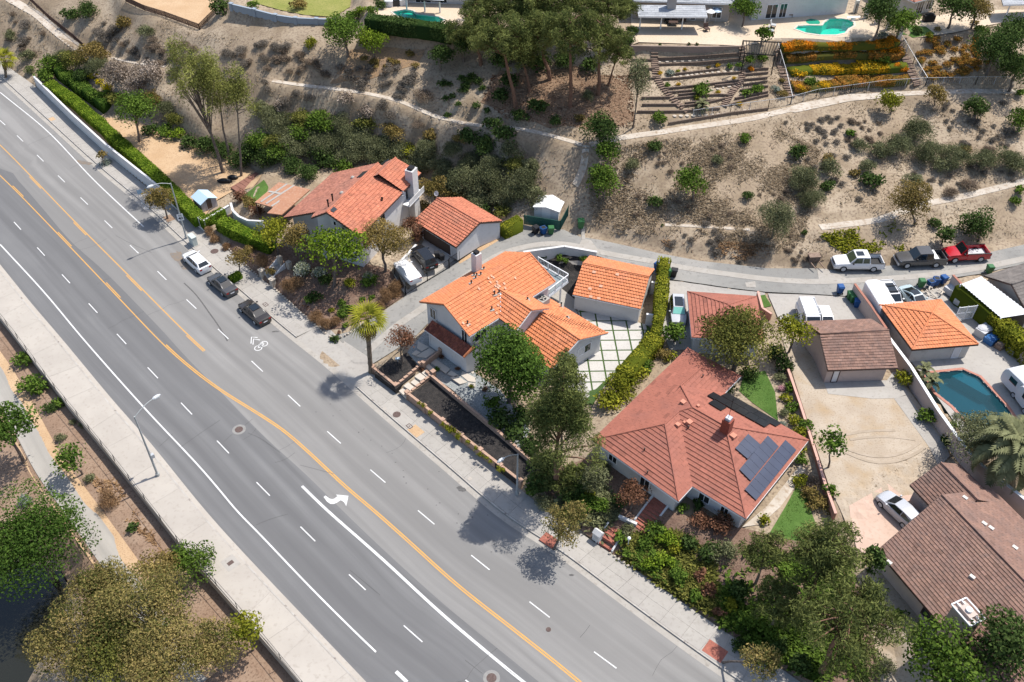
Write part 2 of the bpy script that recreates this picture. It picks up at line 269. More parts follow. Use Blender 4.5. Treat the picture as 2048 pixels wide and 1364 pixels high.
# ---------------------------------------------------------------- objects
WM = {}
def link(o, parent=None, world=None):
    COL.objects.link(o)
    WM[o.name] = world or Matrix.Identity(4)
    if parent is not None:
        o.parent = parent; o.matrix_basis = WM[parent.name].inverted() @ WM[o.name]
    else: o.matrix_basis = WM[o.name]
    return o
def setp(o, label=None, cat=None, group=None, kind=None):
    if label: o['label'] = label
    if cat: o['category'] = cat
    if group: o['group'] = group
    if kind: o['kind'] = kind
    return o
def thing(name, label, cat, loc, rz=0.0, group=None, kind=None):
    o = bpy.data.objects.new(name, None); o.empty_display_size = .3
    link(o, None, Matrix.Translation(Vector([float(q) for q in loc])) @ Matrix.Rotation(rz, 4, 'Z')); return setp(o, label, cat, group, kind)
class MB:
    def __init__(s): s.v = []; s.f = []; s.t = []; s.uv = []
    def add(s, vs_, fs, tint=1.0):
        n = len(s.v); s.v += [(float(q[0]), float(q[1]), float(q[2])) for q in vs_]
        for f in fs: s.f.append([n + i for i in f]); s.t.append(tint)
        return s
    def poly(s, pts, tint=1.0): return s.add(pts, [range(len(pts))], tint)
    def hexa(s, b, t, tint=1.0): return s.add(list(b) + list(t), [(3,2,1,0),(4,5,6,7),(0,1,5,4),(1,2,6,5),(2,3,7,6),(3,0,4,7)], tint)
    def box(s, c, sz, rz=0.0, tint=1.0):        # c = centre of the base
        co, si = math.cos(rz), math.sin(rz); q = []
        for x, y in ((-1,-1),(1,-1),(1,1),(-1,1)):
            a, b = x * sz[0] / 2, y * sz[1] / 2; q.append((c[0] + a * co - b * si, c[1] + a * si + b * co))
        return s.hexa([(x, y, c[2]) for x, y in q], [(x, y, c[2] + sz[2]) for x, y in q], tint)
    def prism(s, P, z0, z1, tint=1.0, bottom=False):
        P = ccw(P); n = len(P); b = [(p[0], p[1], z0) for p in P]; t = [(p[0], p[1], z1) for p in P]
        fs = [tuple(range(n, 2 * n))] + [(i, (i + 1) % n, n + (i + 1) % n, n + i) for i in range(n)]
        if bottom: fs.append(tuple(range(n - 1, -1, -1)))
        return s.add(b + t, fs, tint)
    def bar(s, a, b, w, h, up=(0, 0, 1), tint=1.0):
        a, b = Vector(a), Vector(b); d = (b - a).normalized(); u = Vector(up)
        if abs(d.dot(u)) > .95: u = Vector((1, 0, 0))
        x = d.cross(u).normalized() * w / 2; y = x.cross(d).normalized() * h / 2
        return s.hexa([a - x - y, a + x - y, b + x - y, b - x - y], [a - x + y, a + x + y, b + x + y, b - x + y], tint)
    def tube(s, P, R, n=6, tint=1.0, cap=True):
        P = [Vector(p) for p in P]; R = [R] * len(P) if not hasattr(R, '__len__') else R; vs_ = []
        for i, p in enumerate(P):
            d = (P[min(i + 1, len(P) - 1)] - P[max(i - 1, 0)]).normalized(); u = Vector((0, 0, 1)) if abs(d.z) < .9 else Vector((1, 0, 0))
            x = d.cross(u).normalized(); y = d.cross(x)
            for k in range(n):
                a = 2 * math.pi * k / n; vs_.append(p + (x * math.cos(a) + y * math.sin(a)) * R[i])
        fs = [(i * n + k, i * n + (k + 1) % n, (i + 1) * n + (k + 1) % n, (i + 1) * n + k) for i in range(len(P) - 1) for k in range(n)]
        if cap: fs += [tuple(range(n - 1, -1, -1)), tuple(range((len(P) - 1) * n, len(P) * n))]
        return s.add(vs_, fs, tint)
    def ball(s, c, r, n=8, m=6, tint=1.0):
        r = (r, r, r) if not hasattr(r, '__len__') else r; vs_ = []; fs = []
        for i in range(m + 1):
            for k in range(n):
                a, b = math.pi * i / m, 2 * math.pi * k / n
                vs_.append((c[0] + r[0] * math.sin(a) * math.cos(b), c[1] + r[1] * math.sin(a) * math.sin(b), c[2] + r[2] * math.cos(a)))
        for i in range(m):
            for k in range(n): fs.append((i * n + k, (i + 1) * n + k, (i + 1) * n + (k + 1) % n, i * n + (k + 1) % n))
        return s.add(vs_, fs, tint)
    def strip(s, A, B, tint=1.0, uv=None):
        n = len(A); s.add(list(A) + list(B), [(i, i + 1, n + i + 1, n + i) for i in range(n - 1)], tint); return s
    def build(s, name, m, parent=None, smooth=False, kind=None, tint=False, uvs=None):
        if parent is not None:
            iv = WM[parent.name].inverted(); R3 = np.array(iv)[:3, :3]; V = np.array(s.v) @ R3.T + np.array(iv)[:3, 3]
        else: V = np.array(s.v)
        me = bpy.data.meshes.new(name); me.from_pydata(V.tolist(), [], s.f); me.materials.append(m)
        if tint:
            at = me.attributes.new('tint', 'FLOAT', 'FACE'); at.data.foreach_set('value', s.t)
        if uvs is not None:
            ul = me.uv_layers.new(name='UVMap'); li = np.zeros(len(me.loops), np.int32); me.loops.foreach_get('vertex_index', li)
            ul.data.foreach_set('uv', np.asarray(uvs, float)[li].ravel())
        if smooth: me.shade_smooth()
        o = bpy.data.objects.new(name, me); link(o, parent, WM[parent.name] if parent is not None else None)
        if kind: o['kind'] = kind
        return o
def ccw(P):
    P = [tuple(p) for p in P]; a = sum(P[i][0] * P[(i + 1) % len(P)][1] - P[(i + 1) % len(P)][0] * P[i][1] for i in range(len(P)))
    return P if a > 0 else P[::-1]
def inpoly(x, y, P):
    c = False; n = len(P)
    for i in range(n):
        a, b = P[i], P[(i + 1) % n]
        if (a[1] > y) != (b[1] > y) and x < a[0] + (y - a[1]) / (b[1] - a[1]) * (b[0] - a[0]): c = not c
    return c
def clip(P, lo, hi):                            # polygon against an upright rectangle
    for ax, v, sg in ((0, lo[0], 1), (0, hi[0], -1), (1, lo[1], 1), (1, hi[1], -1)):
        Q = []; n = len(P)
        for i in range(n):
            a, b = P[i], P[(i + 1) % n]; da, db = (a[ax] - v) * sg, (b[ax] - v) * sg
            if da >= 0: Q.append(a)
            if (da >= 0) != (db >= 0):
                t = da / (da - db); Q.append((a[0] + (b[0] - a[0]) * t, a[1] + (b[1] - a[1]) * t))
        P = Q
        if len(P) < 3: return []
    return P
SHEETS = []
def drape(name, px, m, off=.03, cell=1.0, kind='structure', world=None, lower=True, parent=None, hole=None):
    P = ccw([tuple(q[:2]) for q in (world if world is not None else [T(*p) for p in px])])
    if lower: SHEETS.append(np.array(P))
    xs, ys = [p[0] for p in P], [p[1] for p in P]; mb = MB(); idx = {}
    def vid(x, y):
        k = (round(x, 3), round(y, 3))
        if k not in idx: idx[k] = len(mb.v); mb.v.append((x, y, Z(x, y) + off))
        return idx[k]
    for i in range(int(math.floor(min(xs) / cell)), int(math.ceil(max(xs) / cell))):
        for j in range(int(math.floor(min(ys) / cell)), int(math.ceil(max(ys) / cell))):
            subs = [(i * cell, j * cell, cell)]
            if hole is not None and any(h[0] > i*cell-.5 and h[0] < i*cell+cell+.5 and h[1] > j*cell-.5 and h[1] < j*cell+cell+.5 for h in hole[1]):
                subs = [((i + a / 5) * cell, (j + b / 5) * cell, cell / 5) for a in range(5) for b in range(5)]
            for X0, Y0, cs in subs:
                Q = clip(P, (X0, Y0), (X0 + cs, Y0 + cs))
                if len(Q) < 3 or (hole is not None and inpoly(X0 + cs / 2, Y0 + cs / 2, hole[0])): continue
                ids = []
                for q in Q:
                    k = vid(*q)
                    if k not in ids: ids.append(k)
                if len(ids) >= 3: mb.f.append(ids); mb.t.append(1.0)
    return mb.build(name, m, parent, kind=kind)
def offset(P, d):
    t = np.gradient(P, axis=0)[:, :2]; t /= np.linalg.norm(t, axis=1)[:, None] + 1e-9
    Q = P.copy(); Q[:, 0] -= t[:, 1] * d; Q[:, 1] += t[:, 0] * d; return Q
def flatz(P, z): Q = P.copy(); Q[:, 2] = z; return Q
def ribbon(name, P, a, b, m, z=None, dz=0.0, kind='structure', parent=None):
    A, B = offset(P, a), offset(P, b); mb = MB()
    if z is not None: A[:, 2] = z; B[:, 2] = z
    A[:, 2] += dz; B[:, 2] += dz; mb.strip(A, B)
    s = np.r_[0, np.cumsum(np.linalg.norm(np.diff(P, axis=0), axis=1))]
    return mb.build(name, m, parent, kind=kind, uvs=np.r_[np.c_[s, np.full(len(s), a)], np.c_[s, np.full(len(s), b)]])
# ---------------------------------------------------------------- street
def near(P, q): return int(np.argmin(np.hypot(P[:, 0] - q[0], P[:, 1] - q[1])))
def between(name, A, B, m, z, kind='structure'):   # sheet between two lines, stations taken along A
    Q = np.array([B[near(B, a)] for a in A]); A2, Q2 = flatz(A, z), flatz(Q, z); mb = MB(); k = 8; rows = [A2 + (Q2 - A2) * (i / k) for i in range(k + 1)]
    s = np.r_[0, np.cumsum(np.linalg.norm(np.diff(A, axis=0), axis=1))]; wd = np.linalg.norm(Q2 - A2, axis=1); uvs = []
    for i in range(k): mb.strip(rows[i], rows[i + 1]); uvs += [np.c_[s, wd * i / k], np.c_[s, wd * (i + 1) / k]]
    return mb.build(name, m, kind=kind, uvs=np.vstack(uvs))
SEAM = [(-30,325),(20,346),(82,413),(140,481),(212,546),(312,648),(375,717),(420,762),(512,857),(562,904),(612,949),(687,1023),(762,1095),(887,1208),(1024,1320),(1080,1366)]
L_seam = smooth(SP(SEAM, 0, 1.0, EXT), 2)
L_rg = offset(L_rc, -.62 if True else .62)       # asphalt edge beside the gutter (towards the street)
_c = np.mean(L_lg, 0)
if np.hypot(*(L_rg[len(L_rg)//2] - _c)[:2]) > np.hypot(*(L_rc[len(L_rc)//2] - _c)[:2]): L_rg = offset(L_rc, .62); SGN = 1
else: SGN = -1                                   # SGN * distance moves the right kerb line towards the street
between('road', L_rg, L_lg, M_asphD, 0.0)
between('road_overlay', L_rg, L_seam, M_asphL, .006)
ribbon('gutter', L_rc, 0, SGN * .62, M_concG, z=.010)
L_lc = offset(L_lg, .45)
if np.hypot(*(L_lc[len(L_lc)//2] - L_lo[near(L_lo, L_lc[len(L_lc)//2])])[:2]) > np.hypot(*(L_lg[len(L_lg)//2] - L_lo[near(L_lo, L_lg[len(L_lg)//2])])[:2]): L_lc = offset(L_lg, -.45)
def kerb(name, C, B, gap=None):
    mb = MB(); A = flatz(C, 0); A1 = flatz(C, .148); D = flatz(C + (B - C) * (.16 / np.linalg.norm((B - C)[:, :2], axis=1))[:, None], .152)
    for i in range(0, len(C) - 1):
        if gap and gap[0] <= i < gap[1]: continue
        mb.strip(A[i:i + 2], A1[i:i + 2]); mb.strip(A1[i:i + 2], D[i:i + 2])
    return mb.build(name, M_curb, kind='structure')
APR = (near(L_rc, G(588, 672)), near(L_rc, G(714, 776)))   # the dropped kerb at the alley's mouth
_rb = np.array([L_rb[near(L_rb, c)] for c in L_rc])
kerb('kerb', L_rc, _rb, APR)
between('left_gutter', L_lg, L_lc, M_concP, .006).name = 'gutter'
kerb('kerb', L_lc, np.array([L_lo[near(L_lo, c)] for c in L_lc]))
def slabs(root, C, B, m, every, rows, skip=None, seed=1, z=.15):
    r = random.Random(seed); n = len(C); i = 0; k = 0; gp = .012
    while i < n - 1:
        j = min(n - 1, i + every + (r.randint(0, 1) if every > 2 else 0))
        if not (skip and skip[0] - 1 <= i < skip[1]):
            for a, b in rows:
                q = []
                for s_, f in ((i, a), (i, b), (j, b), (j, a)):
                    d = B[s_] - C[s_]; L = np.linalg.norm(d[:2]) + 1e-6; f0 = .17 / L; ff = f0 + (1 - f0) * f
                    q.append(C[s_] + d * ff)
                c0 = np.mean(q, 0); q = [c0 + (p - c0) * (1 - gp / max(.3, np.linalg.norm((p - c0)[:2]))) for p in q]
                MB().prism(q, 0, z + r.uniform(-.004, .004)).build('slab', m, root)
        i = j; k += 1
sw = thing('sidewalk', 'pale grey concrete sidewalk on the house side of the road', None, (0, 0, 0), kind='structure')
slabs(sw, L_rc, _rb, M_conc, 2, ((0, .46), (.46, 1)), APR, 3)
sw2 = thing('sidewalk', 'wide cream concrete sidewalk on the river side of the road', None, (0, 0, 0), kind='structure')
slabs(sw2, L_lc, np.array([L_lo[near(L_lo, c)] for c in L_lc]), M_concP, 4, ((0, 1),), None, 4)
# joint filler just under the slabs' tops
between('sidewalk_bed', L_rc[:APR[0]+1], _rb[:APR[0]+1], mat('slab_joint', (.21,.195,.175)), .10); between('sidewalk_bed', L_rc[APR[1]:], _rb[APR[1]:], MATS['slab_joint'], .10); between('sidewalk_bed', L_lc, np.array([L_lo[near(L_lo, c)] for c in L_lc]), M_concG, .13)
# painted lines
def line(name, px, wdt, m, z=.012, ext=0.0, sm=2, doff=0.0):
    P = smooth(SP(px, z, .8, ext), sm)
    if doff: P = offset(P, doff)
    return ribbon(name, P, -wdt / 2, wdt / 2, m, z=z)
line('edge_line', [(0,184.5),(94,261.5),(179,351),(235,405),(287.5,453.5)], .15, M_white)
line('edge_line', [(0,488.5),(87.5,583.5),(170,682),(287.5,814.5),(400,934.5),(475,1023),(512,1060.5),(612,1165.5),(690,1244),(752,1304)], .16, M_white)
line('edge_line', [(792,1343),(814,1364)], .3, M_white)
line('turn_lane_line', [(604,972),(657,1023),(762,1115.5),(887,1230.5),(1024,1345.5),(1060,1374)], .26, M_white)
YR = [(-40,256),(0,290),(52,342),(150,443.5),(255,548.5),(330,624),(375,668.5),(410,701)]
line('centre_line', YR, .13, M_yel)
YL = [(-40,313),(0,351),(45,395),(140,493.5),(237.5,596),(320,682),(375,732),(437.5,779.5),(512,826.5),(562,859.5),(612,902),(687,972),(747,1023),(812,1080.5),(912,1170.5),(1024,1259),(1099,1318),(1160,1368)]
line('centre_line', YL, .13, M_yel, sm=1)
_P = smooth(SP(YL, .012, .8), 1); i0 = near(_P, G(328, 689))
ribbon('centre_line', offset(_P[i0:], .2), -.065, .065, M_yel, z=.012)
for a, b, src, dd in (((61,354),(86,377),YR,-1),((151,443),(178,470),YR,-1),((255,549),(285,579),YR,-1),((376,670),(409,700),YR,-1),
                      ((23,372),(46,395),YL,1),((114,467),(140,493),YL,1),((211,567),(239,597),YL,1)):
    P = smooth(SP(src, .012, .5), 2); ribbon('lane_dash', offset(P[near(P, G(*a)):near(P, G(*b)) + 1], .2 * dd), -.06, .06, M_yel, z=.012)
DA = [(-2,239),(34,271),(74,310),(116,351),(161,395),(209,441),(260,490.5),(315,542.5),(373,599),(436,658),(503,722),(576,790),(654.5,862.8),(740.8,939.5),(836,1021),(942.5,1110.5),(1059,1203.5),(1188,1303.5),(1330,1408)]
DB = [(-16,396),(28,444),(74.5,495),(124,549),(177.5,607),(234,668),(295.5,735),(362,805.5),(434,881.5),(513,964.5),(601,1053.5),(698,1149),(807.5,1251),(931,1360),(1070,1470)]
for D in (DA, DB):
    for a, b in zip(D[:-1], D[1:]):
        A, B = G(*a), G(*b); d = (B - A); d /= np.linalg.norm(d); ribbon('lane_dash', np.array([A, A + d * 1.15, A + d * 2.3]), -.055, .055, M_white, z=.012)
def flat(name, px, m, z, kind='structure', parent=None): return MB().poly([G(a, b, z) for a, b in px][::-1]).build(name, m, parent, kind=kind)
# turn arrow, bicycle markings
flat('turn_arrow_shaft', [(647,994),(651,991),(655,994),(659,997),(664,998.5),(669,997),(674,993),(679,995),(683,999),(676,1004),(668,1008),(661,1008),(654,1003)], M_white, .013).name = 'turn_arrow'
flat('turn_arrow', [(672,989),(697,991.5),(692.5,1012.5),(688,1004),(680.5,999.5),(676.5,994)], M_white, .0134)
def ringmark(c, r, wd):
    C = G(*c, .013); mb = MB(); n = 14; o_ = [C + [math.cos(2*math.pi*k/n)*(r), math.sin(2*math.pi*k/n)*(r), 0] for k in range(n+1)]; i_ = [C + [math.cos(2*math.pi*k/n)*(r-wd), math.sin(2*math.pi*k/n)*(r-wd), 0] for k in range(n+1)]
    mb.strip(i_, o_).build('bicycle_marking', M_white, kind='structure')
def seg(name, pts, wd, m=None, z=.013): return ribbon(name, np.array([G(a, b, z) for a, b in pts]), -wd/2, wd/2, m or M_white, z=z)
for bx, by, k in ((0, 0, 1.0), (-221, -280, .8)):
    Q = lambda x, y: (516 + bx + (x - 516) * k, 688 + by + (y - 688) * k)
    for c in ((516.5, 696), (528, 687.5)): ringmark(Q(*c), .46, .1)
    for a, b in (((516.5,696),(518,688)),((518,688),(528,687.5)),((518,688),(523,693)),((523,693),(528,687.5)),((524,684),(528,687.5)),((516.5,696),(523,693))): seg('bicycle_marking', [Q(*a), Q(*b)], .1)
    seg('bicycle_marking', [Q(502,687), Q(503,674), Q(515,675)], .12); seg('bicycle_marking', [Q(506,689), Q(507,678), Q(520,680)], .12)
# manholes, covers, cracks, stains
def disc(name, c, r, m, z, n=20, parent=None):
    C = G(*c, z) if len(c) == 2 else np.array(c); return MB().poly([C + [math.cos(2*math.pi*k/n)*r, math.sin(2*math.pi*k/n)*r, 0] for k in range(n)]).build(name, m, parent)
def manhole(px, ring, r, z, label):
    t = thing('manhole', label, 'manhole cover', G(*px, z), group='round iron covers')
    if ring: disc('ring', px, ring * .86, mat('manhole_ring', (.20,.195,.185), (.25,.24,.225), 3), z + .004, parent=t)
    mb = MB(); C = G(*px, z); mb.tube([C + [0,0,.0], C + [0,0,.02]], r, 20)
    for k in range(-3, 4): mb.bar(C + [k*r*.25, -math.sqrt(1-(k*.25)**2)*r*.85, .022], C + [k*r*.25, math.sqrt(1-(k*.25)**2)*r*.85, .022], .04, .01)
    mb.build('lid', M_iron, t)
manhole((478, 859), .82, .42, .012, 'round rusty manhole in a pale ring in the dark river-side lanes')
manhole((983, 1356), .82, .42, .012, 'round manhole in a grey ring at the bottom edge of the road')
manhole((1097, 1259), 0, .22, .014, 'small pale round cap in the light lane near the yellow lines')
manhole((429, 502.5), 0, .5, .152, 'large brown round cover in the sidewalk beside the white parked car')
manhole((793.5, 829), 0, .42, .152, 'brown round cover in the sidewalk by the long block planter')
def plate(px, label, mm=M_iron, sx=.7, sy=.5, z=.152, cat='utility cover', inner=True, nm='utility_cover'):
    C = G(*px, z); i = near(L_rc, C); d = L_rc[min(i+2, len(L_rc)-1)] - L_rc[i]; rz = math.atan2(d[1], d[0]); t = thing(nm, label, cat, C, rz)
    mb = MB(); mb.box(C, (sx, sy, .012), rz); mb.build('frame', mm, t)
    if inner: MB().box(C + [0,0,.012], (sx*.72, sy*.66, .006), rz).build('lid', M_conc, t); MB().box(C + [0,0,.018], (sx*.2, sy*.3, .006), rz).build('slot', M_iron, t)
plate((531, 609), 'small iron framed meter box in the sidewalk beside the black sedan')
plate((819, 852.5), 'small iron framed meter box beside the dry square tree pit')
plate((769, 818), 'small white square plate in the sidewalk near the steps', M_concP, .4, .4, inner=False)
plate((939.5, 957.5), 'small white square plate in the sidewalk close to the far street lamp', M_concP, .4, .4, inner=False)
plate((333.5, 962), 'white square plate beside the base of the river-side street lamp', M_concP, .5, .4, inner=False)
plate((461, 1126), 'pale new concrete panel with a meter lid in the river-side sidewalk', M_concP, 2.0, 1.9, z=.1495)
def treepit(px, label, m, nm='tree_pit', s=1.0):
    C = G(*px, .15); i = near(L_rc, C); d = L_rc[i+2] - L_rc[i]; rz = math.atan2(d[1], d[0]); MB().box(C + [0,0,-.1], (1.5*s, 1.1*s, .112), rz).build(nm, m, kind='structure')
treepit((832, 862), '', M_tan); treepit((338, 436.5), '', M_soil); treepit((104, 238), '', M_tan, s=.7)
treepit((1098,1080), '', mat('brick_paver_red', (.36,.13,.09), (.29,.10,.07), 3, c3=(.2,.08,.06), sc3=9)); treepit((1430, 1302), '', MATS['brick_paver_red'], s=1.2)
rc_ = random.Random(21)
for k in range(16):
    L_ = L_seam if k % 2 else L_rg; i = 75 + rc_.randrange(max(1, len(L_) - 150)); p = L_[i] * [1, 1, 0] + [0, 0, .0126]; d = L_[i + 1] - L_[i]; d /= np.linalg.norm(d); c = np.array([-d[1], d[0], 0]) * rc_.choice((-1, 1)); P = [p + c * (-SGN if False else 1) * rc_.uniform(.4, 1.2) * 0 + c * q * .9 + d * rc_.uniform(-.35, .35) for q in range(rc_.randint(3, 6))]; ribbon('road_crack', smooth(spl(P, .5), 1), -.014, .014, M_seal, z=.0126)
for P, wd in (([(520,700),(500,672),(470,640),(440,600),(412,577),(393,563),(368,567)][2:], .16),):
    ribbon('tyre_mark', smooth(SP([(368,566),(393,590),(420,628),(440,655),(455,682)], .011), 2), -wd/2, wd/2, M_stain, z=.011)
for P in ([(512,1050),(540,1038),(576,1028)],[(600,930),(620,935),(668,948)],[(232,471),(262,487),(303,505)],[(1160,1275),(1172,1262),(1180,1250)],[(465,868),(448,883)],[(490,850),(505,838)],[(496,866),(520,876),(560,905)],[(930,1320),(965,1347)],[(345,868),(330,884),(318,893)],[(1010,1335),(1030,1350)],[(550,925),(575,918),(590,905)],[(360,895),(410,860),(440,840)],[(700,1140),(760,1190)]):
    ribbon('road_crack', smooth(SP(P, .0125, .6), 1), -.018, .018, M_seal, z=.0125)
def blot(px, rx, ry, m, z, rz=0, nm='road_stain', seed=0):
    C = G(*px, z); r = random.Random(seed); n = 26; pts = []
    for k in range(n):
        a = 2*math.pi*k/n; q = .75 + .35*r.random(); x, y = math.cos(a)*rx*q, math.sin(a)*ry*q; pts.append(C + [x*math.cos(rz)-y*math.sin(rz), x*math.sin(rz)+y*math.cos(rz), 0])
    MB().poly(pts).build(nm, m, kind='structure')
blot((366,522), 2.6, .8, M_rust, .0115, -.9, seed=1); blot((352,514), 1.2, .55, M_rust, .0118, -.9, seed=2); blot((168,325), 1.6, .45, M_rust, .0115, -.3, seed=3)
blot((551,663), .5, .13, M_stain, .0115, .1, seed=4); blot((922,978), .55, .3, M_stain, .0115, -.5, seed=5); blot((1143,1150), .25, .12, M_stain, .0115, 0, seed=6)
for k in range(26):
    r = random.Random(k); blot((610 + 60*r.random()+k*14, 770 + k*11.5 + 50*r.random()), .05+.05*r.random(), .04+.04*r.random(), M_stain, .0116, nm='road_stain', seed=k)
# ---------------------------------------------------------------- ground sheets
M_turf = mat('green_joint_turf', (.045,.085,.02), (.06,.10,.025), 2, c3=(.03,.055,.015), sc3=12)
M_slabW = mat('white_patio_slab', (.44,.42,.39), (.47,.45,.415), .6, c3=(.40,.378,.345), sc3=4, rand=.03, bump=.08, bsc=30)
M_slabF = mat('beige_path_slab', (.46,.41,.345), (.49,.44,.375), .8, rand=.05, bump=.1, bsc=30)
M_gravelB = mat('blue_grey_gravel', (.20,.22,.22), (.33,.34,.33), 6, c3=(.12,.13,.13), sc3=14, bump=.8, bsc=18)
M_pink = mat('pink_concrete_drive', (.47,.335,.26), (.50,.37,.295), .5, c3=(.42,.295,.23), sc3=3, bump=.1, bsc=30)
M_paver = mat('paver_court', (.44,.40,.35), (.48,.44,.385), 1.2, c3=(.36,.315,.27), sc3=5, bump=.15, bsc=20)
drape('alley', [(655,676),(697,664),(752,633),(809,594),(860,556),(917,516),(987,481),(1024,466),(1046,450),(1128,460),(1160,474),(1199,480),(1254,492),(1319,507),(1399,522),(1536,537),(1636,537),(1661,540),(1786,531),(1886,525),(1960,509),(2120,470),(2120,512),(1960,548),(1905,556),(1880,568),(1800,590),(1705,594),(1620,588),(1530,584),(1460,576),(1335,558),(1315,551),(1191,511),(1127,498),(1046,508),(1000,532),(930,592),(855,648),(828,676),(747,727),(732,738)], M_asphA, .04)
def ribT(name, px, wdt, m, off, sm=4, kind='structure', step=.8):
    P = smooth(spl([T(*p) for p in px], step), sm)
    P[:, 2] = [Z(a, b) for a, b in P[:, :2]]; P[:, 2] = smooth(P, 6)[:, 2]
    A, B = offset(P, -wdt / 2), offset(P, wdt / 2)
    for q in (A, B): q[:, 2] = [Z(a, b) + off for a, b in q[:, :2]]
    SK = [q.copy() for q in (A, B)]
    for q in SK: q[:, 2] -= .3
    s = np.r_[0, np.cumsum(np.linalg.norm(np.diff(P, axis=0), axis=1))]; mb = MB(); mb.strip(A, B); mb.strip(B, SK[1]); mb.strip(SK[0], A)
    uv = [np.c_[s, np.full(len(s), k)] for k in (0, wdt, wdt, wdt, 0, 0)]
    return mb.build(name, m, kind=kind, uvs=np.vstack(uv))
ribT('alley_gutter', [(735,703),(762,680),(788,655),(843,619),(900,575),(950,540),(1000,508),(1030,499),(1070,490),(1111,487),(1150,491),(1191,503),(1250,514),(1320,526),(1360,535),(1450,548),(1536,559),(1620,564),(1698,562),(1836,553),(1961,536),(2080,511)], .95, M_concG, .065)
drape('concrete_patch', [(1165,477),(1182,481),(1198,503),(1158,491)], M_concG, .055, lower=False)
drape('concrete_patch', [(1634,538),(1652,538),(1702,561),(1638,563)], M_concG, .055, lower=False)
drape('alley_patch', [(1490,566),(1510,563),(1512,575),(1493,575)], M_concG, .055, lower=False)
# dropped kerb apron at the alley's mouth
mb = MB(); A = flatz(L_rc[APR[0]:APR[1] + 1], .012); B = flatz(_rb[APR[0]:APR[1] + 1], .17); mb.strip(A, B); mb.strip(B, np.array([b + (b - a) * .25 + [0, 0, .06] for a, b in zip(A, B)])); mb.build('driveway_apron', M_conc, kind='structure')
drape('driveway_apron', [(640,664),(660,660),(700,690),(745,720),(748,748),(735,752),(690,712)], M_conc, .05, lower=False)
drape('red_garage_driveway', [(1333,560),(1460,578),(1530,586),(1530,602),(1378,590),(1387,700),(1340,700),(1322,650)], M_conc, .03).name = 'driveway'
drape('driveway', [(1536,587),(1620,590),(1706,596),(1748,645),(1748,670),(1600,672),(1590,650),(1560,645)], M_conc, .03)
POOLS = []
M_copR = mat('brick_coping', (.42,.20,.15), (.35,.155,.115), 4); M_cop = mat('pale_coping', (.55,.49,.42), (.5,.44,.38), 2)
def water_mat(name, c, tr):
    m = bpy.data.materials.new(name); m.use_nodes = True; N = m.node_tree.nodes; Lk = m.node_tree.links.new; N.remove(N['Principled BSDF'])
    t = N.new('ShaderNodeBsdfTransparent'); t.inputs[0].default_value = c + (1,); g = N.new('ShaderNodeBsdfGlossy'); g.inputs[1].default_value = .02
    d = N.new('ShaderNodeBsdfDiffuse'); d.inputs[0].default_value = tuple(q * .5 for q in c) + (1,)
    nz = N.new('ShaderNodeTexNoise'); nz.inputs['Scale'].default_value = 3.0; bp = N.new('ShaderNodeBump'); bp.inputs['Strength'].default_value = .25; bp.inputs['Distance'].default_value = .03
    ge = N.new('ShaderNodeNewGeometry'); Lk(ge.outputs['Position'], nz.inputs['Vector']); Lk(nz.outputs[0], bp.inputs['Height']); Lk(bp.outputs[0], g.inputs['Normal'])
    a = N.new('ShaderNodeMixShader'); a.inputs[0].default_value = tr; Lk(t.outputs[0], a.inputs[1]); Lk(d.outputs[0], a.inputs[2])
    f = N.new('ShaderNodeFresnel'); f.inputs[0].default_value = 1.33; b = N.new('ShaderNodeMixShader'); Lk(f.outputs[0], b.inputs[0]); Lk(a.outputs[0], b.inputs[1]); Lk(g.outputs[0], b.inputs[2])
    Lk(b.outputs[0], N['Material Output'].inputs[0]); return m
def pool(label, outline, zdeck, shell, wmat, coping, steps=(), depth=1.3, deck=None, deckmat=None, wz=-.12):
    W_ = ccw([tuple(G(a, b, zdeck)[:2]) for a, b in outline]); P3 = np.array([(x, y, zdeck) for x, y in W_]); c = P3.mean(0); t = thing('swimming_pool', label, 'swimming pool', c)
    POOLS.append((P3, depth + .5))
    if deck is not None: drape('pool_deck', None, deckmat, .03, world=[tuple(G(a, b, zdeck)[:2]) for a, b in deck], hole=(W_, [tuple(p[:2]) for p in spl(list(np.vstack([P3, P3[:1]])), .4)]))
    n = len(W_); mb = MB(); mb.poly([(x, y, zdeck - depth) for x, y in W_])
    for i in range(n):
        a, b = W_[i], W_[(i + 1) % n]; mb.add([(a[0],a[1],zdeck-depth),(b[0],b[1],zdeck-depth),(b[0],b[1],zdeck+.03),(a[0],a[1],zdeck+.03)], [(3,2,1,0)])
    mb.build('basin', shell, t)
    cl = np.vstack([P3, P3[:1]]); tt = np.roll(P3, -1, 0) - np.roll(P3, 1, 0); tt /= np.linalg.norm(tt, axis=1)[:, None]; nr = np.c_[tt[:, 1], -tt[:, 0], 0 * tt[:, 0]]
    O = P3 + nr * .32; mb = MB(); z1 = zdeck + .075
    for i in range(n):
        j = (i + 1) % n; a, b, e, f = P3[i], P3[j], O[j], O[i]
        mb.add([(*a[:2], z1), (*b[:2], z1), (*e[:2], z1), (*f[:2], z1)], [(0, 3, 2, 1)]); mb.add([(*f[:2], z1), (*e[:2], z1), (*e[:2], zdeck), (*f[:2], zdeck)], [(0, 3, 2, 1)]); mb.add([(*a[:2], z1), (*b[:2], z1), (*b[:2], zdeck), (*a[:2], zdeck)], [(0, 1, 2, 3)])
    mb.build('coping', coping, t)
    for k, s in enumerate(steps): MB().prism([G(a, b, zdeck) for a, b in s], zdeck - depth, zdeck - .3 - .22 * k).build('pool_step', S_step if shell is S_deep else shell, t)
    MB().poly([(x, y, zdeck + wz) for x, y in W_]).build('water', wmat, t); return t
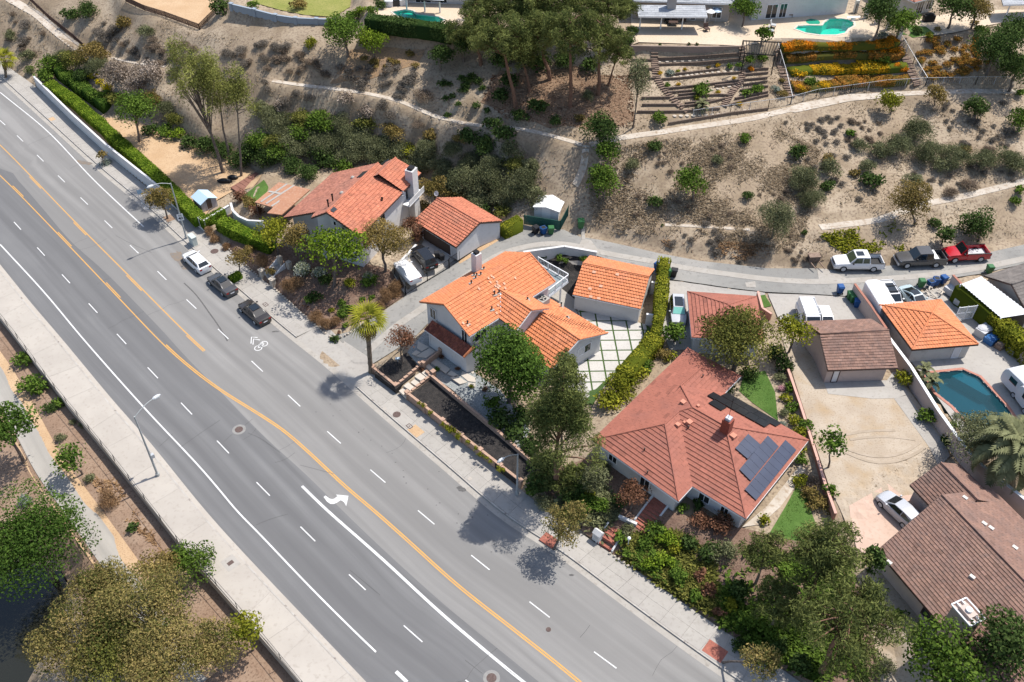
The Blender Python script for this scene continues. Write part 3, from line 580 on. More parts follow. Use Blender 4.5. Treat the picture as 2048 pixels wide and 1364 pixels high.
W_deep = water_mat('teal_pool_water', (.09,.37,.46), .2); W_turq = water_mat('turquoise_pool_water', (.16,.86,.76), .15)
S_deep = mat('grey_blue_plaster', (.12,.22,.24), (.15,.25,.27), .8); S_turq = mat('aqua_plaster', (.42,.74,.66), (.46,.77,.69), .8); S_step = mat('pool_step_grey', (.45,.5,.5), (.5,.54,.54), 2)
pool('teal angular swimming pool with corner steps and red brick coping', [(1848,748),(1926,740),(1958,754),(2010,810),(2045,858),(1990,872),(1935,845),(1905,812),(1872,786)], 3.2, S_deep, W_deep, M_copR,
     deck=[(1712,596),(1800,592),(1885,572),(1915,582),(2130,790),(2140,950),(1985,905),(1940,890),(1838,742)], deckmat=M_conc, depth=1.4,
     steps=([(1926,741),(1958,754),(1985,785),(1975,787),(1905,748)], [(1926,741),(1958,754),(1972,771),(1962,772),(1914,746)], [(1926,741),(1956,754),(1962,764),(1952,764),(1922,744)]))
pool('turquoise kidney shaped pool beside the orange flower rows', [(1590,58),(1596,52),(1625,51),(1645,51),(1650,44),(1660,38),(1675,37),(1695,39),(1707,45),(1707,52),(1696,58),(1690,66),(1672,70),(1640,70),(1612,66)], 15.5, S_turq, W_turq, M_cop,
     deck=[(1540,34),(1600,30),(1690,26),(1716,32),(1800,74),(1780,79),(1562,84),(1545,82)], deckmat=M_concB, steps=([(1590,58),(1596,52),(1612,52),(1612,64)],))
pool('turquoise pool partly hidden by the big pines at the top', [(784,24),(812,19),(826,22),(832,28),(878,34),(889,40),(880,47),(850,45),(800,36)], 16.5, S_turq, W_turq, M_cop,
     deck=[(745,32),(752,10),(830,-30),(960,-30),(960,62),(897,56),(790,40)], deckmat=M_concB, steps=([(800,22),(826,22),(830,28),(805,30)],))
disc('spa', (1626, 43.5), 1.0, W_turq, 15.56); spa = bpy.data.objects['spa']; setp(spa, 'small round turquoise spa on the curved side of the kidney pool', 'spa')
drape('patio', [(1262,12),(1262,91),(1486,92),(1526,86),(1548,74),(1540,34),(1525,20),(1480,8)], M_concB, .03)
drape('garden_terrace_path', [(1826,76),(1905,66),(2010,44),(2060,40),(2060,20),(1950,20),(1830,38)], M_concB, .03).name = 'patio'
drape('lawn', [(1800,70),(1826,76),(1870,68),(1852,54),(1815,50)], M_lawn, .05, lower=False)
drape('lawn', [(500,3),(545,-12),(705,-12),(700,14),(668,34),(610,30),(560,20)], M_lawn2, .03)
drape('dirt_pad', [(262,2),(330,31),(398,56),(430,20),(436,-40),(250,-40)], M_tan, .03)
drape('dirt_yard', [(1556,650),(1600,660),(1650,765),(1785,770),(1806,765),(1898,900),(1862,985),(1830,1000),(1755,1010),(1700,1065),(1662,985),(1598,790)], M_dirt, .03)
drape('concrete_apron', [(1648,766),(1774,761),(1785,745),(1795,745),(1816,790),(1790,797),(1745,798),(1656,788)], M_conc, .05, lower=False)
drape('side_path', [(1788,798),(1812,790),(1900,912),(1878,935)], M_conc, .05, lower=False)
drape('parking_pad', [(1698,1012),(1776,968),(1806,992),(1850,985),(1870,1010),(1805,1070),(1742,1120),(1712,1095)], M_pink, .04)
drape('side_yard', [(1742,1120),(1800,1070),(1960,1370),(1700,1370),(1740,1250)], M_dirt, .03, lower=False)
drape('parking_court', [(788,549),(806,524),(838,500),(850,476),(905,498),(912,518),(816,592),(800,580)], M_paver, .03)
drape('garage_side_strip', [(912,519),(992,474),(1000,480),(920,528)], M_tan, .05, lower=False)
drape('back_garden', [(1044,512),(1127,500),(1185,510),(1150,600),(1115,580),(1060,540)], M_mulch, .03)
drape('back_garden_gravel', [(1090,536),(1130,520),(1175,525),(1172,532),(1130,528),(1095,543)], M_concP, .06, lower=False)
drape('yard_paving', [(1075,560),(1112,568),(1150,600),(1160,640),(1120,650),(1070,600)], M_conc, .06, lower=False)
pt = thing('patio', 'large white slab patio in a diagonal grid of green joints', None, G(1220, 700, 1.5), kind='structure')
PPX = [(1150,617),(1292,649),(1306,664),(1297,692),(1257,722),(1207,776),(1186,812),(1128,800),(1118,740),(1188,692)]
drape('joint_turf', None, M_turf, .03, world=[tuple(G(a, b, 1.5)[:2]) for a, b in PPX], kind='stuff', parent=pt)
O0, I0, J0 = G(1203,701,1.53), G(1233.5,700.7,1.53), G(1206.5,721.5,1.53); ei, ej = I0 - O0, J0 - O0
Mi = np.linalg.inv(np.array([ei[:2], ej[:2]]).T); PL = [tuple(Mi @ (G(a, b, 1.53) - O0)[:2]) for a, b in PPX]; gi, gj = .09 / np.linalg.norm(ei), .09 / np.linalg.norm(ej)
for i in range(-6, 6):
    for j in range(-6, 8):
        q = clip(ccw(PL), (i + gi, j + gj), (i + 1 - gi, j + 1 - gj))
        if len(q) >= 3 and abs(sum(q[k][0]*q[(k+1)%len(q)][1]-q[(k+1)%len(q)][0]*q[k][1] for k in range(len(q)))) > .12:
            MB().prism([O0 + ei * a + ej * b for a, b in q], 1.5, 1.56).build('slab', M_slabW, pt)
# front garden of the orange roofed house
drape('gravel_bed', [(842,737),(815,705),(850,662),(935,735),(1000,780),(1060,860),(1040,905),(905,780)], M_gravelB, .03)
MB().prism([G(*p, .9) for p in ((749,746),(792,778.5),(842,740),(812,704),(795,704))], .2, .93).build('mulch_bed', M_mulch, kind='structure')
MB().prism([G(*p, .98) for p in ((817,790),(1041,966),(1072,926),(868,754))], .2, 1.0).build('mulch_bed', M_mulch, kind='structure')
fp = thing('garden_path', 'beige slab path and floating steps by the block planters', None, G(890, 745, 1.2), kind='structure')
k5 = lambda x, y: (740 + x / 6.82, 620 + y / 6.82)
for q in ([(655,425),(805,505),(705,560),(640,520)],[(815,515),(900,560),(765,655),(625,630)],[(630,545),(690,580),(620,620),(570,595)],[(900,668),(1095,805),(1035,865),(820,712)],[(1108,825),(1210,890),(1165,915),(1055,870)],
          [(1185,890),(1330,985),(1225,1010),(1095,920)],[(1265,830),(1440,925),(1440,985),(1340,970),(1235,885)],[(1335,800),(1430,730),(1450,830),(1400,870)],[(1345,990),(1440,1000),(1430,1060),(1330,1040)]):
    MB().prism([G(*k5(*p), 1.3) for p in q], 1.15, 1.3).build('slab', M_slabF, fp)
for k, q in enumerate(([(395,1100),(455,1060),(545,1130),(490,1190)],[(455,1035),(520,985),(618,1060),(555,1100)],[(553,985),(615,935),(680,985),(640,1045)],[(605,905),(680,855),(772,920),(690,962)],[(705,855),(770,805),(835,868),(775,910)],[(748,765),(808,735),(872,800),(822,835)])):
    zz = max(.3 + .165 * k, max(Z(*G(*k5(*p), .8)[:2]) for p in q) + .08 + .02 * k); MB().prism([G(*k5(*p), zz) for p in q], zz - .3, zz).build('step', M_slabF, fp)
for P in ([(1690,905),(1720,920),(1755,927),(1790,925),(1825,912),(1850,895)],[(1685,895),(1720,909),(1755,915),(1790,912),(1820,900),(1840,885)],[(1700,880),(1740,874),(1790,874),(1830,880)],[(1690,870),(1735,862),(1790,861)]): ribT('tyre_track', P, .3, mat('worn_dirt', (.31,.25,.185), (.37,.305,.235), 1.2), .045 + .004*len(P), 2)
# yards and planted ground
drape('tan_yard', [(95,174),(150,195),(205,235),(260,238),(300,253),(340,280),(440,308),(500,335),(525,348),(505,375),(470,380),(435,400),(405,440),(225,297)], M_tan, .04)
drape('lawn', [(478,398),(505,378),(528,360),(537,375),(532,396),(505,412)], M_lawn, .06, lower=False)
drape('front_bed', [(448,492),(500,540),(527,562),(548,576),(606,628),(652,666),(690,655),(748,632),(808,592),(790,555),(780,540),(690,520),(600,505),(540,480),(470,470)], M_bmulch, .05)
drape('front_slope', [(1085,1005),(1170,1068),(1220,1104),(1262,1131),(1375,1208),(1440,1253),(1537,1316),(1640,1380),(1760,1380),(1740,1200),(1640,1090),(1500,1060),(1345,1025),(1205,905),(1100,940)], M_bmulch, .05)
drape('lawn', [(1478,782),(1488,750),(1530,742),(1550,785),(1556,842),(1505,806)], M_lawn, .05, lower=False)
drape('lawn', [(1540,1065),(1570,1015),(1592,975),(1612,990),(1632,1050),(1610,1090)], M_lawn, .05, lower=False)
drape('garden_walk', [(1484,1055),(1535,1012),(1575,962),(1600,930),(1612,940),(1590,975),(1560,1015),(1520,1050)], M_path, .08, lower=False)
drape('lawn', [(1518,592),(1530,590),(1543,612),(1528,616)], M_lawn, .06, lower=False)
drape('river_bank_soil', [(-90,530),(0,645),(40,693),(100,775),(200,895),(310,1034),(422,1166),(532,1291),(600,1372),(250,1380),(190,1250),(110,1120),(0,1100),(-90,1090)], M_soil, .04, lower=True)
ribT('bike_path', [(-40,700),(0,760),(50,850),(95,935),(150,1010),(235,1130),(330,1270),(400,1370)], 2.3, M_bike, .09)
ribT('path_shoulder', [(-40,700),(0,760),(50,850),(95,935),(150,1010),(235,1130),(330,1270),(400,1370)], 3.3, M_tan, .065)
drape('leaf_litter', [(985,165),(1000,140),(1030,150),(1060,128),(1100,142),(1150,132),(1200,150),(1240,160),(1262,185),(1252,215),(1268,240),(1240,252),(1215,248),(1180,262),(1140,252),(1100,258),(1060,238),(1010,238),(985,215),(960,205),(975,185)], M_litter, .05, lower=False)
drape('leaf_litter', [(700,100),(770,95),(850,100),(835,130),(735,160),(660,168),(690,130)], mat('rusty_grass', (.30,.19,.10), (.24,.16,.10), 1, c3=(.15,.11,.075), sc3=4, bump=.8, bsc=5), .05, lower=False)
# drains cut along the slope
ribT('hillside_drain', [(545,162),(600,170),(700,182),(800,203),(870,232),(950,250),(1040,258),(1110,274),(1165,290)], .75, M_path, .06)
ribT('hillside_drain', [(1180,290),(1240,276),(1300,268),(1420,250),(1500,238),(1560,224),(1640,206),(1720,194),(1780,189),(1900,184),(2060,184)], 1.15, M_path, .06)
drape('hillside_drain', [(1590,226),(1560,222),(1600,207),(1700,188),(1790,184),(1790,192),(1700,203)], M_path, .07, lower=False)
ribT('hillside_drain', [(1640,455),(1700,448),(1760,440),(1800,424),(1850,408),(1900,399),(1960,385),(2060,360)], 1.1, M_path, .06)
ribT('hillside_drain', [(1330,450),(1400,453),(1500,460)], .5, M_path, .06)
ribT('hillside_drain', [(-10,-20),(40,10),(75,30),(115,65),(160,96)], 1.5, M_path, .06)
ribT('hillside_drain', [(225,116),(280,128),(330,134)], .5, M_path, .08)
ribT('down_drain', [(1172,292),(1170,325),(1163,350),(1150,372)], .9, M_path, .1); ribT('down_drain', [(1166,455),(1167,480)], .45, M_concG, .08)
MB().poly([(x, y, -5.0) for x, y in [tuple(G(a, b, -5.0)[:2]) for a, b in ((-300,1060),(30,1110),(120,1140),(150,1200),(140,1280),(80,1420),(-300,1420))]][::-1]).build('river_water', M_water, kind='structure')
# ---------------------------------------------------------------- the ground itself, one sheet out to the horizon
ZT = ZG.copy()
for P in SHEETS:
    m = pdist(XX.ravel(), YY.ravel(), P).reshape(XX.shape) < .05; ZT[m] = np.minimum(ZT[m], ZG[m] - .14)
for P, dp in POOLS:
    m = pdist(XX.ravel(), YY.ravel(), P).reshape(XX.shape) < .75; ZT[m] = ZG[m] - dp
ny, nx = XX.shape; V = np.c_[XX.ravel(), YY.ravel(), ZT.ravel()]; ii = np.arange(ny * nx).reshape(ny, nx)
F4 = np.c_[ii[:-1, :-1].ravel(), ii[:-1, 1:].ravel(), ii[1:, 1:].ravel(), ii[1:, :-1].ravel()]
def npmesh(name, V, F, m, tint=None, smooth=False):
    me = bpy.data.meshes.new(name); k = F.shape[1]; me.vertices.add(len(V)); me.vertices.foreach_set('co', np.asarray(V, np.float32).ravel())
    me.loops.add(F.size); me.loops.foreach_set('vertex_index', F.astype(np.int32).ravel()); me.polygons.add(len(F)); me.polygons.foreach_set('loop_start', np.arange(0, F.size, k, dtype=np.int32))
    if tint is not None: at = me.attributes.new('tint', 'FLOAT', 'FACE'); at.data.foreach_set('value', np.asarray(tint, np.float32))
    me.materials.append(m); me.update(calc_edges=True); me.validate()
    if smooth: me.shade_smooth()
    return me
go = bpy.data.objects.new('ground', npmesh('ground', V, F4, M_hill, smooth=True)); link(go); go['kind'] = 'structure'
# ---------------------------------------------------------------- building helpers
M_wallW = mat('white_stucco', (.55,.54,.53), (.59,.58,.57), .8, c3=(.50,.49,.475), sc3=3, th3=(.55,.8), bump=.1, bsc=40)
M_wallP = mat('pink_stucco', (.50,.40,.35), (.46,.37,.325), .6, c3=(.40,.325,.29), sc3=2, th3=(.55,.8), bump=.1, bsc=40)
M_wallC = mat('cream_stucco', (.56,.53,.48), (.50,.47,.425), .6, c3=(.42,.38,.33), sc3=1.6, th3=(.52,.8), bump=.1, bsc=40)
M_trim = plain('white_trim', (.74,.74,.74)); M_brown = plain('brown_trim', (.075,.045,.037)); M_black = plain('black_iron', (.012,.012,.013), .5)
M_glass = plain('window_glass', (.02,.025,.03), .06, .6); M_door = plain('brown_garage_door', (.09,.06,.045), .7); M_doorW = plain('white_door', (.68,.66,.64), .6)
M_tileO = mat('bright_orange_tile', (.60,.215,.095), (.55,.19,.08), 1.5, c3=(.48,.17,.08), sc3=5, tint=True, c4=(.50,.20,.11), sc4=.45, th4=(.5,.8), rough=.8)
M_tileT = mat('terracotta_tile', (.46,.165,.095), (.42,.145,.085), 1.2, c3=(.36,.125,.08), sc3=4, tint=True, c4=(.36,.155,.10), sc4=.45, th4=(.5,.8), rough=.8)
M_tileB = mat('dull_terracotta_tile', (.36,.15,.10), (.32,.135,.095), 1.2, c3=(.27,.115,.085), sc3=4, tint=True, c4=(.27,.13,.095), sc4=.45, th4=(.5,.8), rough=.85)
M_tileR = mat('red_metal_shingle', (.315,.115,.078), (.29,.105,.072), .7, c3=(.245,.092,.064), sc3=4, tint=True, c4=(.25,.10,.075), sc4=.45, th4=(.5,.8), rough=.75)
M_tileN = mat('brown_shingle', (.235,.14,.105), (.20,.118,.092), .9, c3=(.17,.112,.092), sc3=2.5, tint=True, c4=(.17,.115,.095), sc4=.45, th4=(.5,.8), rough=.9)
M_tileD = mat('dark_red_tile', (.20,.06,.04), (.26,.085,.05), 2.5, c3=(.13,.045,.035), sc3=4, tint=True, rough=.85)
M_tileG = mat('grey_shingle', (.36,.37,.38), (.31,.32,.335), .8, c3=(.27,.28,.30), sc3=5, tint=True, rough=.9)
M_block = mat('tan_block', (.38,.25,.18), (.43,.285,.21), 2.5, c3=(.29,.185,.135), sc3=6, bump=.3, bsc=20)
M_stone = mat('pale_stone', (.52,.46,.38), (.40,.35,.29), 4, c3=(.28,.23,.19), sc3=9, bump=.5, bsc=12)
M_brickR = MATS['brick_paver_red']; M_timber = mat('dark_timber', (.135,.098,.075), (.18,.135,.105), 3, c3=(.08,.058,.045), sc3=9, bump=.4, bsc=15)
M_log = mat('grey_timber_step', (.20,.14,.105), (.26,.19,.145), 4, c3=(.12,.08,.06), sc3=9)
def V3(q): return np.array([float(q[0]), float(q[1]), float(q[2])])
def face_frame(P, i=0):
    P = [V3(p) for p in P]; n = np.zeros(3)
    for k in range(len(P)): n += np.cross(P[k], P[(k + 1) % len(P)])
    n /= np.linalg.norm(n); n = n if n[2] > 0 else -n
    a, b = P[i], P[(i + 1) % len(P)]; u = b - a; u -= n * (u @ n); u /= np.linalg.norm(u); v = np.cross(n, u); c = np.mean(P, 0)
    if (c - a) @ v < 0: u = -u; v = -v
    return a, u, v, n
def tiles(mb, P, i=0, course=.36, width=.30, lift=.075, gap=.012, off=.0, rnd=None, tv=.14, stagger=.5, barrel=False):
    rnd = rnd or random.Random(len(mb.v)); a, u, v, n = face_frame(P, i); Q = ccw([((V3(p) - a) @ u, (V3(p) - a) @ v) for p in P])
    x0, x1 = min(q[0] for q in Q), max(q[0] for q in Q); y0, y1 = min(q[1] for q in Q), max(q[1] for q in Q)
    nr = int((y1 - y0) / course) + 1
    for r in range(nr):
        b0 = y0 + r * course; sh = (r % 2) * stagger * width
        for c in range(int((x1 - x0) / width) + 2):
            u0 = x0 + c * width - sh
            S = clip(Q, (u0, b0), (u0 + width - gap, b0 + course))
            if len(S) < 3: continue
            tn = 1 + rnd.uniform(-tv, tv)
            if rnd.random() < .06: tn *= rnd.choice((.8, 1.12))
            jit = rnd.uniform(-.006, .006)
            def p3(q, low=False):
                h = .01 if low else .018 + jit + lift * (1 - (q[1] - b0) / course)
                if barrel and not low: h += .03 * math.sin(math.pi * min(1, max(0, (q[0] - u0) / (width - gap))))
                return a + u * q[0] + v * q[1] + n * (off + h)
            if barrel:
                S2 = []
                for k in range(len(S)):
                    S2.append(S[k]); m = S[(k + 1) % len(S)]
                    if abs(m[0] - S[k][0]) > width * .6: S2.append(((m[0] + S[k][0]) / 2, (m[1] + S[k][1]) / 2))
                lo = [q for q in S2]; mid = u0 + (width - gap) / 2
                L_, R2 = clip(S2, (u0 - 1, b0 - 1), (mid, b0 + 9)), clip(S2, (mid, b0 - 1), (u0 + 9, b0 + 9))
                for H in (L_, R2):
                    if len(H) >= 3: mb.poly([p3(q) for q in H], tn)
            else: mb.poly([p3(q) for q in S], tn)
            low = sorted([q for q in S if q[1] < b0 + 1e-4], key=lambda q: q[0])
            if len(low) >= 2: A, B = low[0], low[-1]; mb.add([p3(A, 1), p3(B, 1), p3(B), p3(A)], [(0, 1, 2, 3)], tn * .9)
    return mb
def roof(root, faces, m, course=.36, width=.30, lift=.075, th=.14, caps=(), capr=.11, barrel=False, capm=None, tname='roof_tiles', tv=.14, off=0.0, fascia=None, name='roof', stagger=.5, under=None):
    mb = MB()
    for P in faces:
        a, u, v, n = face_frame(P); mb.poly(P if np.cross(V3(P[1]) - V3(P[0]), V3(P[2]) - V3(P[0]))[2] > 0 else P[::-1]); D = [V3(p) - [0, 0, th] for p in P]; mb.poly(D)
        for i in range(len(P)): j = (i + 1) % len(P); mb.poly([P[i], P[j], D[j], D[i]])
    r = mb.build(name, under or m, root); t = MB(); rn = random.Random(int(abs(faces[0][0][0] * 77)))
    for P in faces: tiles(t, P, 0, course, width, lift, off=off, rnd=rn, barrel=barrel, tv=tv, stagger=stagger)
    t.build(tname, m, r, kind='stuff', tint=True)
    if caps:
        c = MB()
        for a, b in caps:
            a, b = V3(a), V3(b); L = np.linalg.norm(b - a); k = max(1, int(L / .42))
            for i in range(k):
                p, q = a + (b - a) * i / k, a + (b - a) * (i + 1.08) / k; c.tube([p + [0, 0, .05], q + [0, 0, .07]], [capr, capr * .88], 6, 1 + rn.uniform(-tv, tv))
        c.build('ridge_cap', capm or m, r, tint=True, kind='stuff')
    if fascia:
        mm, segs = fascia; c = MB()
        for a, b in segs: a, b = V3(a), V3(b); c.bar(a - [0, 0, th * .6], b - [0, 0, th * .6], .09, .15)
        c.build('fascia', mm, root)
    return r
def walls(root, foot, zb, m, name='wall'):      # foot: [(x, y, top)]
    mb = MB(); n = len(foot)
    for i in range(n):
        a, b = foot[i], foot[(i + 1) % n]; mb.add([(a[0], a[1], zb), (b[0], b[1], zb), (b[0], b[1], b[2]), (a[0], a[1], a[2])], [(0, 1, 2, 3)])
    return mb.build(name, m, root)
def gable(a, b, f, e, r1, r2, oe=.45, og=.35):  # eave a-b, far eave e-f, ridge r1-r2 (r1 by a and e) -> wall outline under it
    a, b, e, f, r1, r2 = map(V3, (a, b, e, f, r1, r2)); u = (b - a); u[2] = 0; u /= np.linalg.norm(u); P = []
    def inn(p, r, s):
        d = (r - p); d[2] = 0; d /= np.linalg.norm(d); d -= u * (d @ u); d /= np.linalg.norm(d); W_ = abs((r - p) @ d); sl = (r[2] - p[2]) / W_
        return p + u * og * s + d * oe + [0, 0, sl * oe - .14]
    P = [inn(a, r1, 1), inn(b, r2, -1), r2 - u * og - [0, 0, .14], inn(f, r2, -1), inn(e, r1, 1), r1 + u * og - [0, 0, .14]]
    return P
def opening(root, a, b, f0, f1, z0, z1, nm='window', frame=None, pane=None, mull=1, proud=.05, out=None):
    a, b = V3(a), V3(b); d = b - a; d[2] = 0; L = np.linalg.norm(d); d /= L; n = np.array([d[1], -d[0], 0.0]); c = (a + b) / 2
    toC = (np.array([0, 0, 0.0]) - c); toC[2] = 0
    if (n @ toC < 0) if out is None else (n @ np.array([out[0], out[1], 0.0]) < 0): n = -n
    p, q = a + d * L * f0, a + d * L * f1; p[2] = q[2] = 0; w_ = MB(); u0 = n * proud
    for s, t in ((p, p + d * .09), (q - d * .09, q)): w_.hexa([s + [0,0,z0], t + [0,0,z0], t + u0 + [0,0,z0], s + u0 + [0,0,z0]], [s + [0,0,z1], t + [0,0,z1], t + u0 + [0,0,z1], s + u0 + [0,0,z1]])
    for zz in (z0, z1 - .08): w_.hexa([p + [0,0,zz], q + [0,0,zz], q + u0 + [0,0,zz], p + u0 + [0,0,zz]], [p + [0,0,zz+.08], q + [0,0,zz+.08], q + u0 + [0,0,zz+.08], p + u0 + [0,0,zz+.08]])
    for k in range(1, mull + 1):
        s = p + (q - p) * k / (mull + 1); w_.hexa([s - d*.03 + [0,0,z0], s + d*.03 + [0,0,z0], s + d*.03 + u0 + [0,0,z0], s - d*.03 + u0 + [0,0,z0]], [s - d*.03 + [0,0,z1], s + d*.03 + [0,0,z1], s + d*.03 + u0 + [0,0,z1], s - d*.03 + u0 + [0,0,z1]])
    f = w_.build(nm, frame or M_trim, root); u1 = n * (proud * .45)
    MB().poly([p + u1 + [0,0,z0], q + u1 + [0,0,z0], q + u1 + [0,0,z1], p + u1 + [0,0,z1]]).build('pane' if nm == 'window' else 'panel', pane or M_glass, f); return f
def vent(root, p, h=.5, r=.07, m=None, nm='vent_pipe', flash=None):
    p = V3(p); mb = MB(); mb.tube([p - [0,0,.2], p + [0,0,h]], r, 7); mb.tube([p + [0,0,h], p + [0,0,h+.1]], r*1.5, 7); o = mb.build(nm, m or M_brown, root)
    if flash: MB().box(p + [0,0,-.02], (.5,.5,.09), .4).build('flashing', flash, o)
    return o
def onface(P, px, py, lift=0.0):                 # where a sight line meets a roof plane
    a, u, v, n = face_frame(P); d = ray(px, py); c = np.array([0, 0, CAMZ]); t = ((a - c) @ n) / (d @ n); return c + d * t + n * lift
def chimney(root, px_base4, ztop, zb, m, capm=None, nm='chimney'):
    P = [V3(p) for p in px_base4]; mb = MB(); mb.prism([p[:2] for p in P], zb, ztop); c = np.mean(P, 0); o = mb.build(nm, m, root)
    q = [c + (p - c) * .62 for p in P]; mb = MB(); mb.prism([p[:2] for p in q], ztop, ztop + .3); mb.build('flue_cap', capm or M_black, o); return o
# ---------------------------------------------------------------- left house (dull terracotta, two storeys)
A_ = lambda x, y, z: G(490 + x / 5.683, 300 + y / 5.683, z)
hA = thing('house', 'white two storey house under a dull terracotta roof left of the alley', 'house', G(650, 430, 2.2))
P1, P2, R1, R2, L1, L2 = A_(925,710,9.3), A_(1512,150,9.3), A_(1310,985,7.3), A_(1735,555,7.3), A_(440,770,5.9), A_(860,340,5.9)
R2 = R1 + (P2 - P1); L2 = L1 + (P2 - P1) * .93
N1 = onface([L1, P1, P2], 490 + 755/5.683, 300 + 770/5.683); N2 = onface([L1, P1, P2], 490 + 800/5.683, 300 + 708/5.683)
Q3, S3 = A_(1712,90,9.45), A_(2000,262,7.5); dR = (P2 - P1) / np.linalg.norm(P2 - P1); Q0 = Q3 - dR * 4.2; S0 = S3 - dR * 4.6; U3 = Q3 + (Q3 - S3) * np.array([.5, .5, 1]) + [0, 0, -.0]; U3[2] = Q3[2] - (Q3[2]-S3[2])*.5; U0 = U3 - dR * 4.2
fR = [R1, R2, P2, P1]; fL = [L1, L2, P2, P1, N1, N2]; fR2 = [S0, S3, Q3, Q0]; fL2 = [U0, U3, Q3, Q0]
roof(hA, [fR, fR2], M_tileT, .42, .34, caps=((P1, P2), (Q0, Q3)), fascia=(M_brown, ((R1, R2), (P1, R1), (P1, N1), (N1, N2), (N2, L1), (S0, S3), (S3, Q3))), barrel=True)
roof(hA, [fL, fL2], M_tileB, .36, .34, tv=.18)
rr = V3(R1 - P1); rr[2] = 0; rr /= np.linalg.norm(rr); ll = -rr
wf = lambda p, i, along, up: tuple((V3(p) + rr * i + dR * along)[:2]) + (p[2] + up,)
walls(hA, [wf(R1, -.45, .5, .05), wf(R2, -.45, -.2, .05), wf(P2, 0, -.2, -.2), wf(L2, .4, -.2, .1), wf(L1, .4, 1.2, .1), wf(N2, -.1, 1.2, -.15), wf(N2, 0.35, .8, .0), wf(N1, .45, .5, -.1), wf(P1, 0, .5, -.2)], 2.0, M_wallW)
walls(hA, [wf(S0, -.5, .3, .05), wf(S3, -.5, -.4, .05), wf(Q3, 0, -.4, -.2), wf(U3, .4, -.4, 0), wf(U0, .4, .3, 0)], 2.0, M_wallW)
opening(hA, wf(R1, -.45, 0, 0), wf(R2, -.45, 0, 0), .1, .24, 4.6, 6.6, mull=1, frame=M_brown, out=rr); opening(hA, wf(R1, -.45, 0, 0), wf(R2, -.45, 0, 0), .42, .52, 4.9, 6.6, frame=M_brown, out=rr)
opening(hA, wf(S0, -.5, 0, 0), wf(S3, -.5, 0, 0), .25, .85, 5.2, 6.7, frame=M_trim, out=rr); opening(hA, wf(P1, 0, .5, 0), wf(R1, -.45, .5, 0), .1, .22, 7.3, 8.0, nm='attic_vent', frame=M_trim, pane=M_tileG, mull=0, out=-dR)
opening(hA, wf(P1, 0, .5, 0), wf(R1, -.45, .5, 0), .35, .65, 3.0, 4.8, frame=M_trim, out=-dR)
MB().bar(wf(S0, .1, .3, -2.3), wf(S3, .1, -.4, -2.3), 1.0, .12).build('balcony', M_trim, hA); MB().bar(wf(S0, .55, .3, -1.9), wf(S3, .55, -.4, -1.9), .06, .75).build('balcony_rail', M_wallW, hA)
cA = wf(R2, -.05, .7, 0); cc = V3((cA[0], cA[1], 0)); chimney(hA, [cc + rr * s * .55 + dR * t * .65 for s, t in ((-1,-1),(1,-1),(1,1),(-1,1))], 9.35, 2.0, M_wallW)
for x, y, h in ((950,650,.95),(1000,585,.95)): vent(hA, onface(fL, 490 + x/5.683, 300 + y/5.683), h, .09, M_tileD)
vent(hA, onface(fR, 490 + 1560/5.683, 300 + 575/5.683), .35, .1, M_tileD)
for x, y in ((1100,495),(1225,320)): p = onface(fL, 490 + x/5.683, 300 + y/5.683); mb = MB(); mb.ball(p + [0,0,.1], (.28,.28,.2), 8, 5); mb.build('turbine_vent', M_conc, hA)
for P, x, y in ((fR, 1005, 685), (fL, 1335, 285), (fL2, 1580, 152)):
    a, u, v, n = face_frame(P); c = onface(P, 490 + x/5.683, 300 + y/5.683, .14); sx, sy = (.4,.25) if P is fR else (.75,.4); MB().hexa([c+u*i*sx+v*j*sy-n*.12 for i, j in ((-1,-1),(1,-1),(1,1),(-1,1))], [c+u*i*sx+v*j*sy for i, j in ((-1,-1),(1,-1),(1,1),(-1,1))]).build('skylight', M_glass, hA)
pp = [A_(110,592,4.6), A_(320,652,4.6), A_(250,715,4.6), A_(415,735,4.7), A_(742,448,4.7), A_(385,365,4.6)]
pc = thing('patio_cover', 'flat rusty brown patio cover with pale stripes beside the terracotta house', 'patio cover', V3(np.mean(pp, 0)) * [1, 1, 0] + [0, 0, 2.2])
mb = MB(); mb.poly(pp if np.cross(V3(pp[1])-V3(pp[0]), V3(pp[-1])-V3(pp[0]))[2] > 0 else pp[::-1]); mb.poly([p - [0,0,.15] for p in pp])
for i in range(6): mb.poly([pp[i], pp[(i+1)%6], pp[(i+1)%6] - [0,0,.15], pp[i] - [0,0,.15]])
mb.build('roof', mat('rusty_patio_cover', (.37,.19,.115), (.33,.165,.10), .8, c3=(.40,.235,.16), sc3=3), pc)
for a, b in (((180,590),(480,385)),((240,610),(560,400)),((300,640),(640,420))):
    MB().bar(A_(*a, 4.62) + [0,0,.02], A_(*b, 4.62) + [0,0,.02], .28, .02).build('stripe', M_conc, pc)
MB().bar(A_(270,470,4.63) + [0,0,.02], A_(420,500,4.63) + [0,0,.02], .35, .02).build('stripe', M_conc, pc)
for p in (pp[0], pp[1], pp[5]): MB().box((p[0] + .15, p[1] - .0, 2.0), (.14,.14,2.5)).build('post', M_brown, pc)
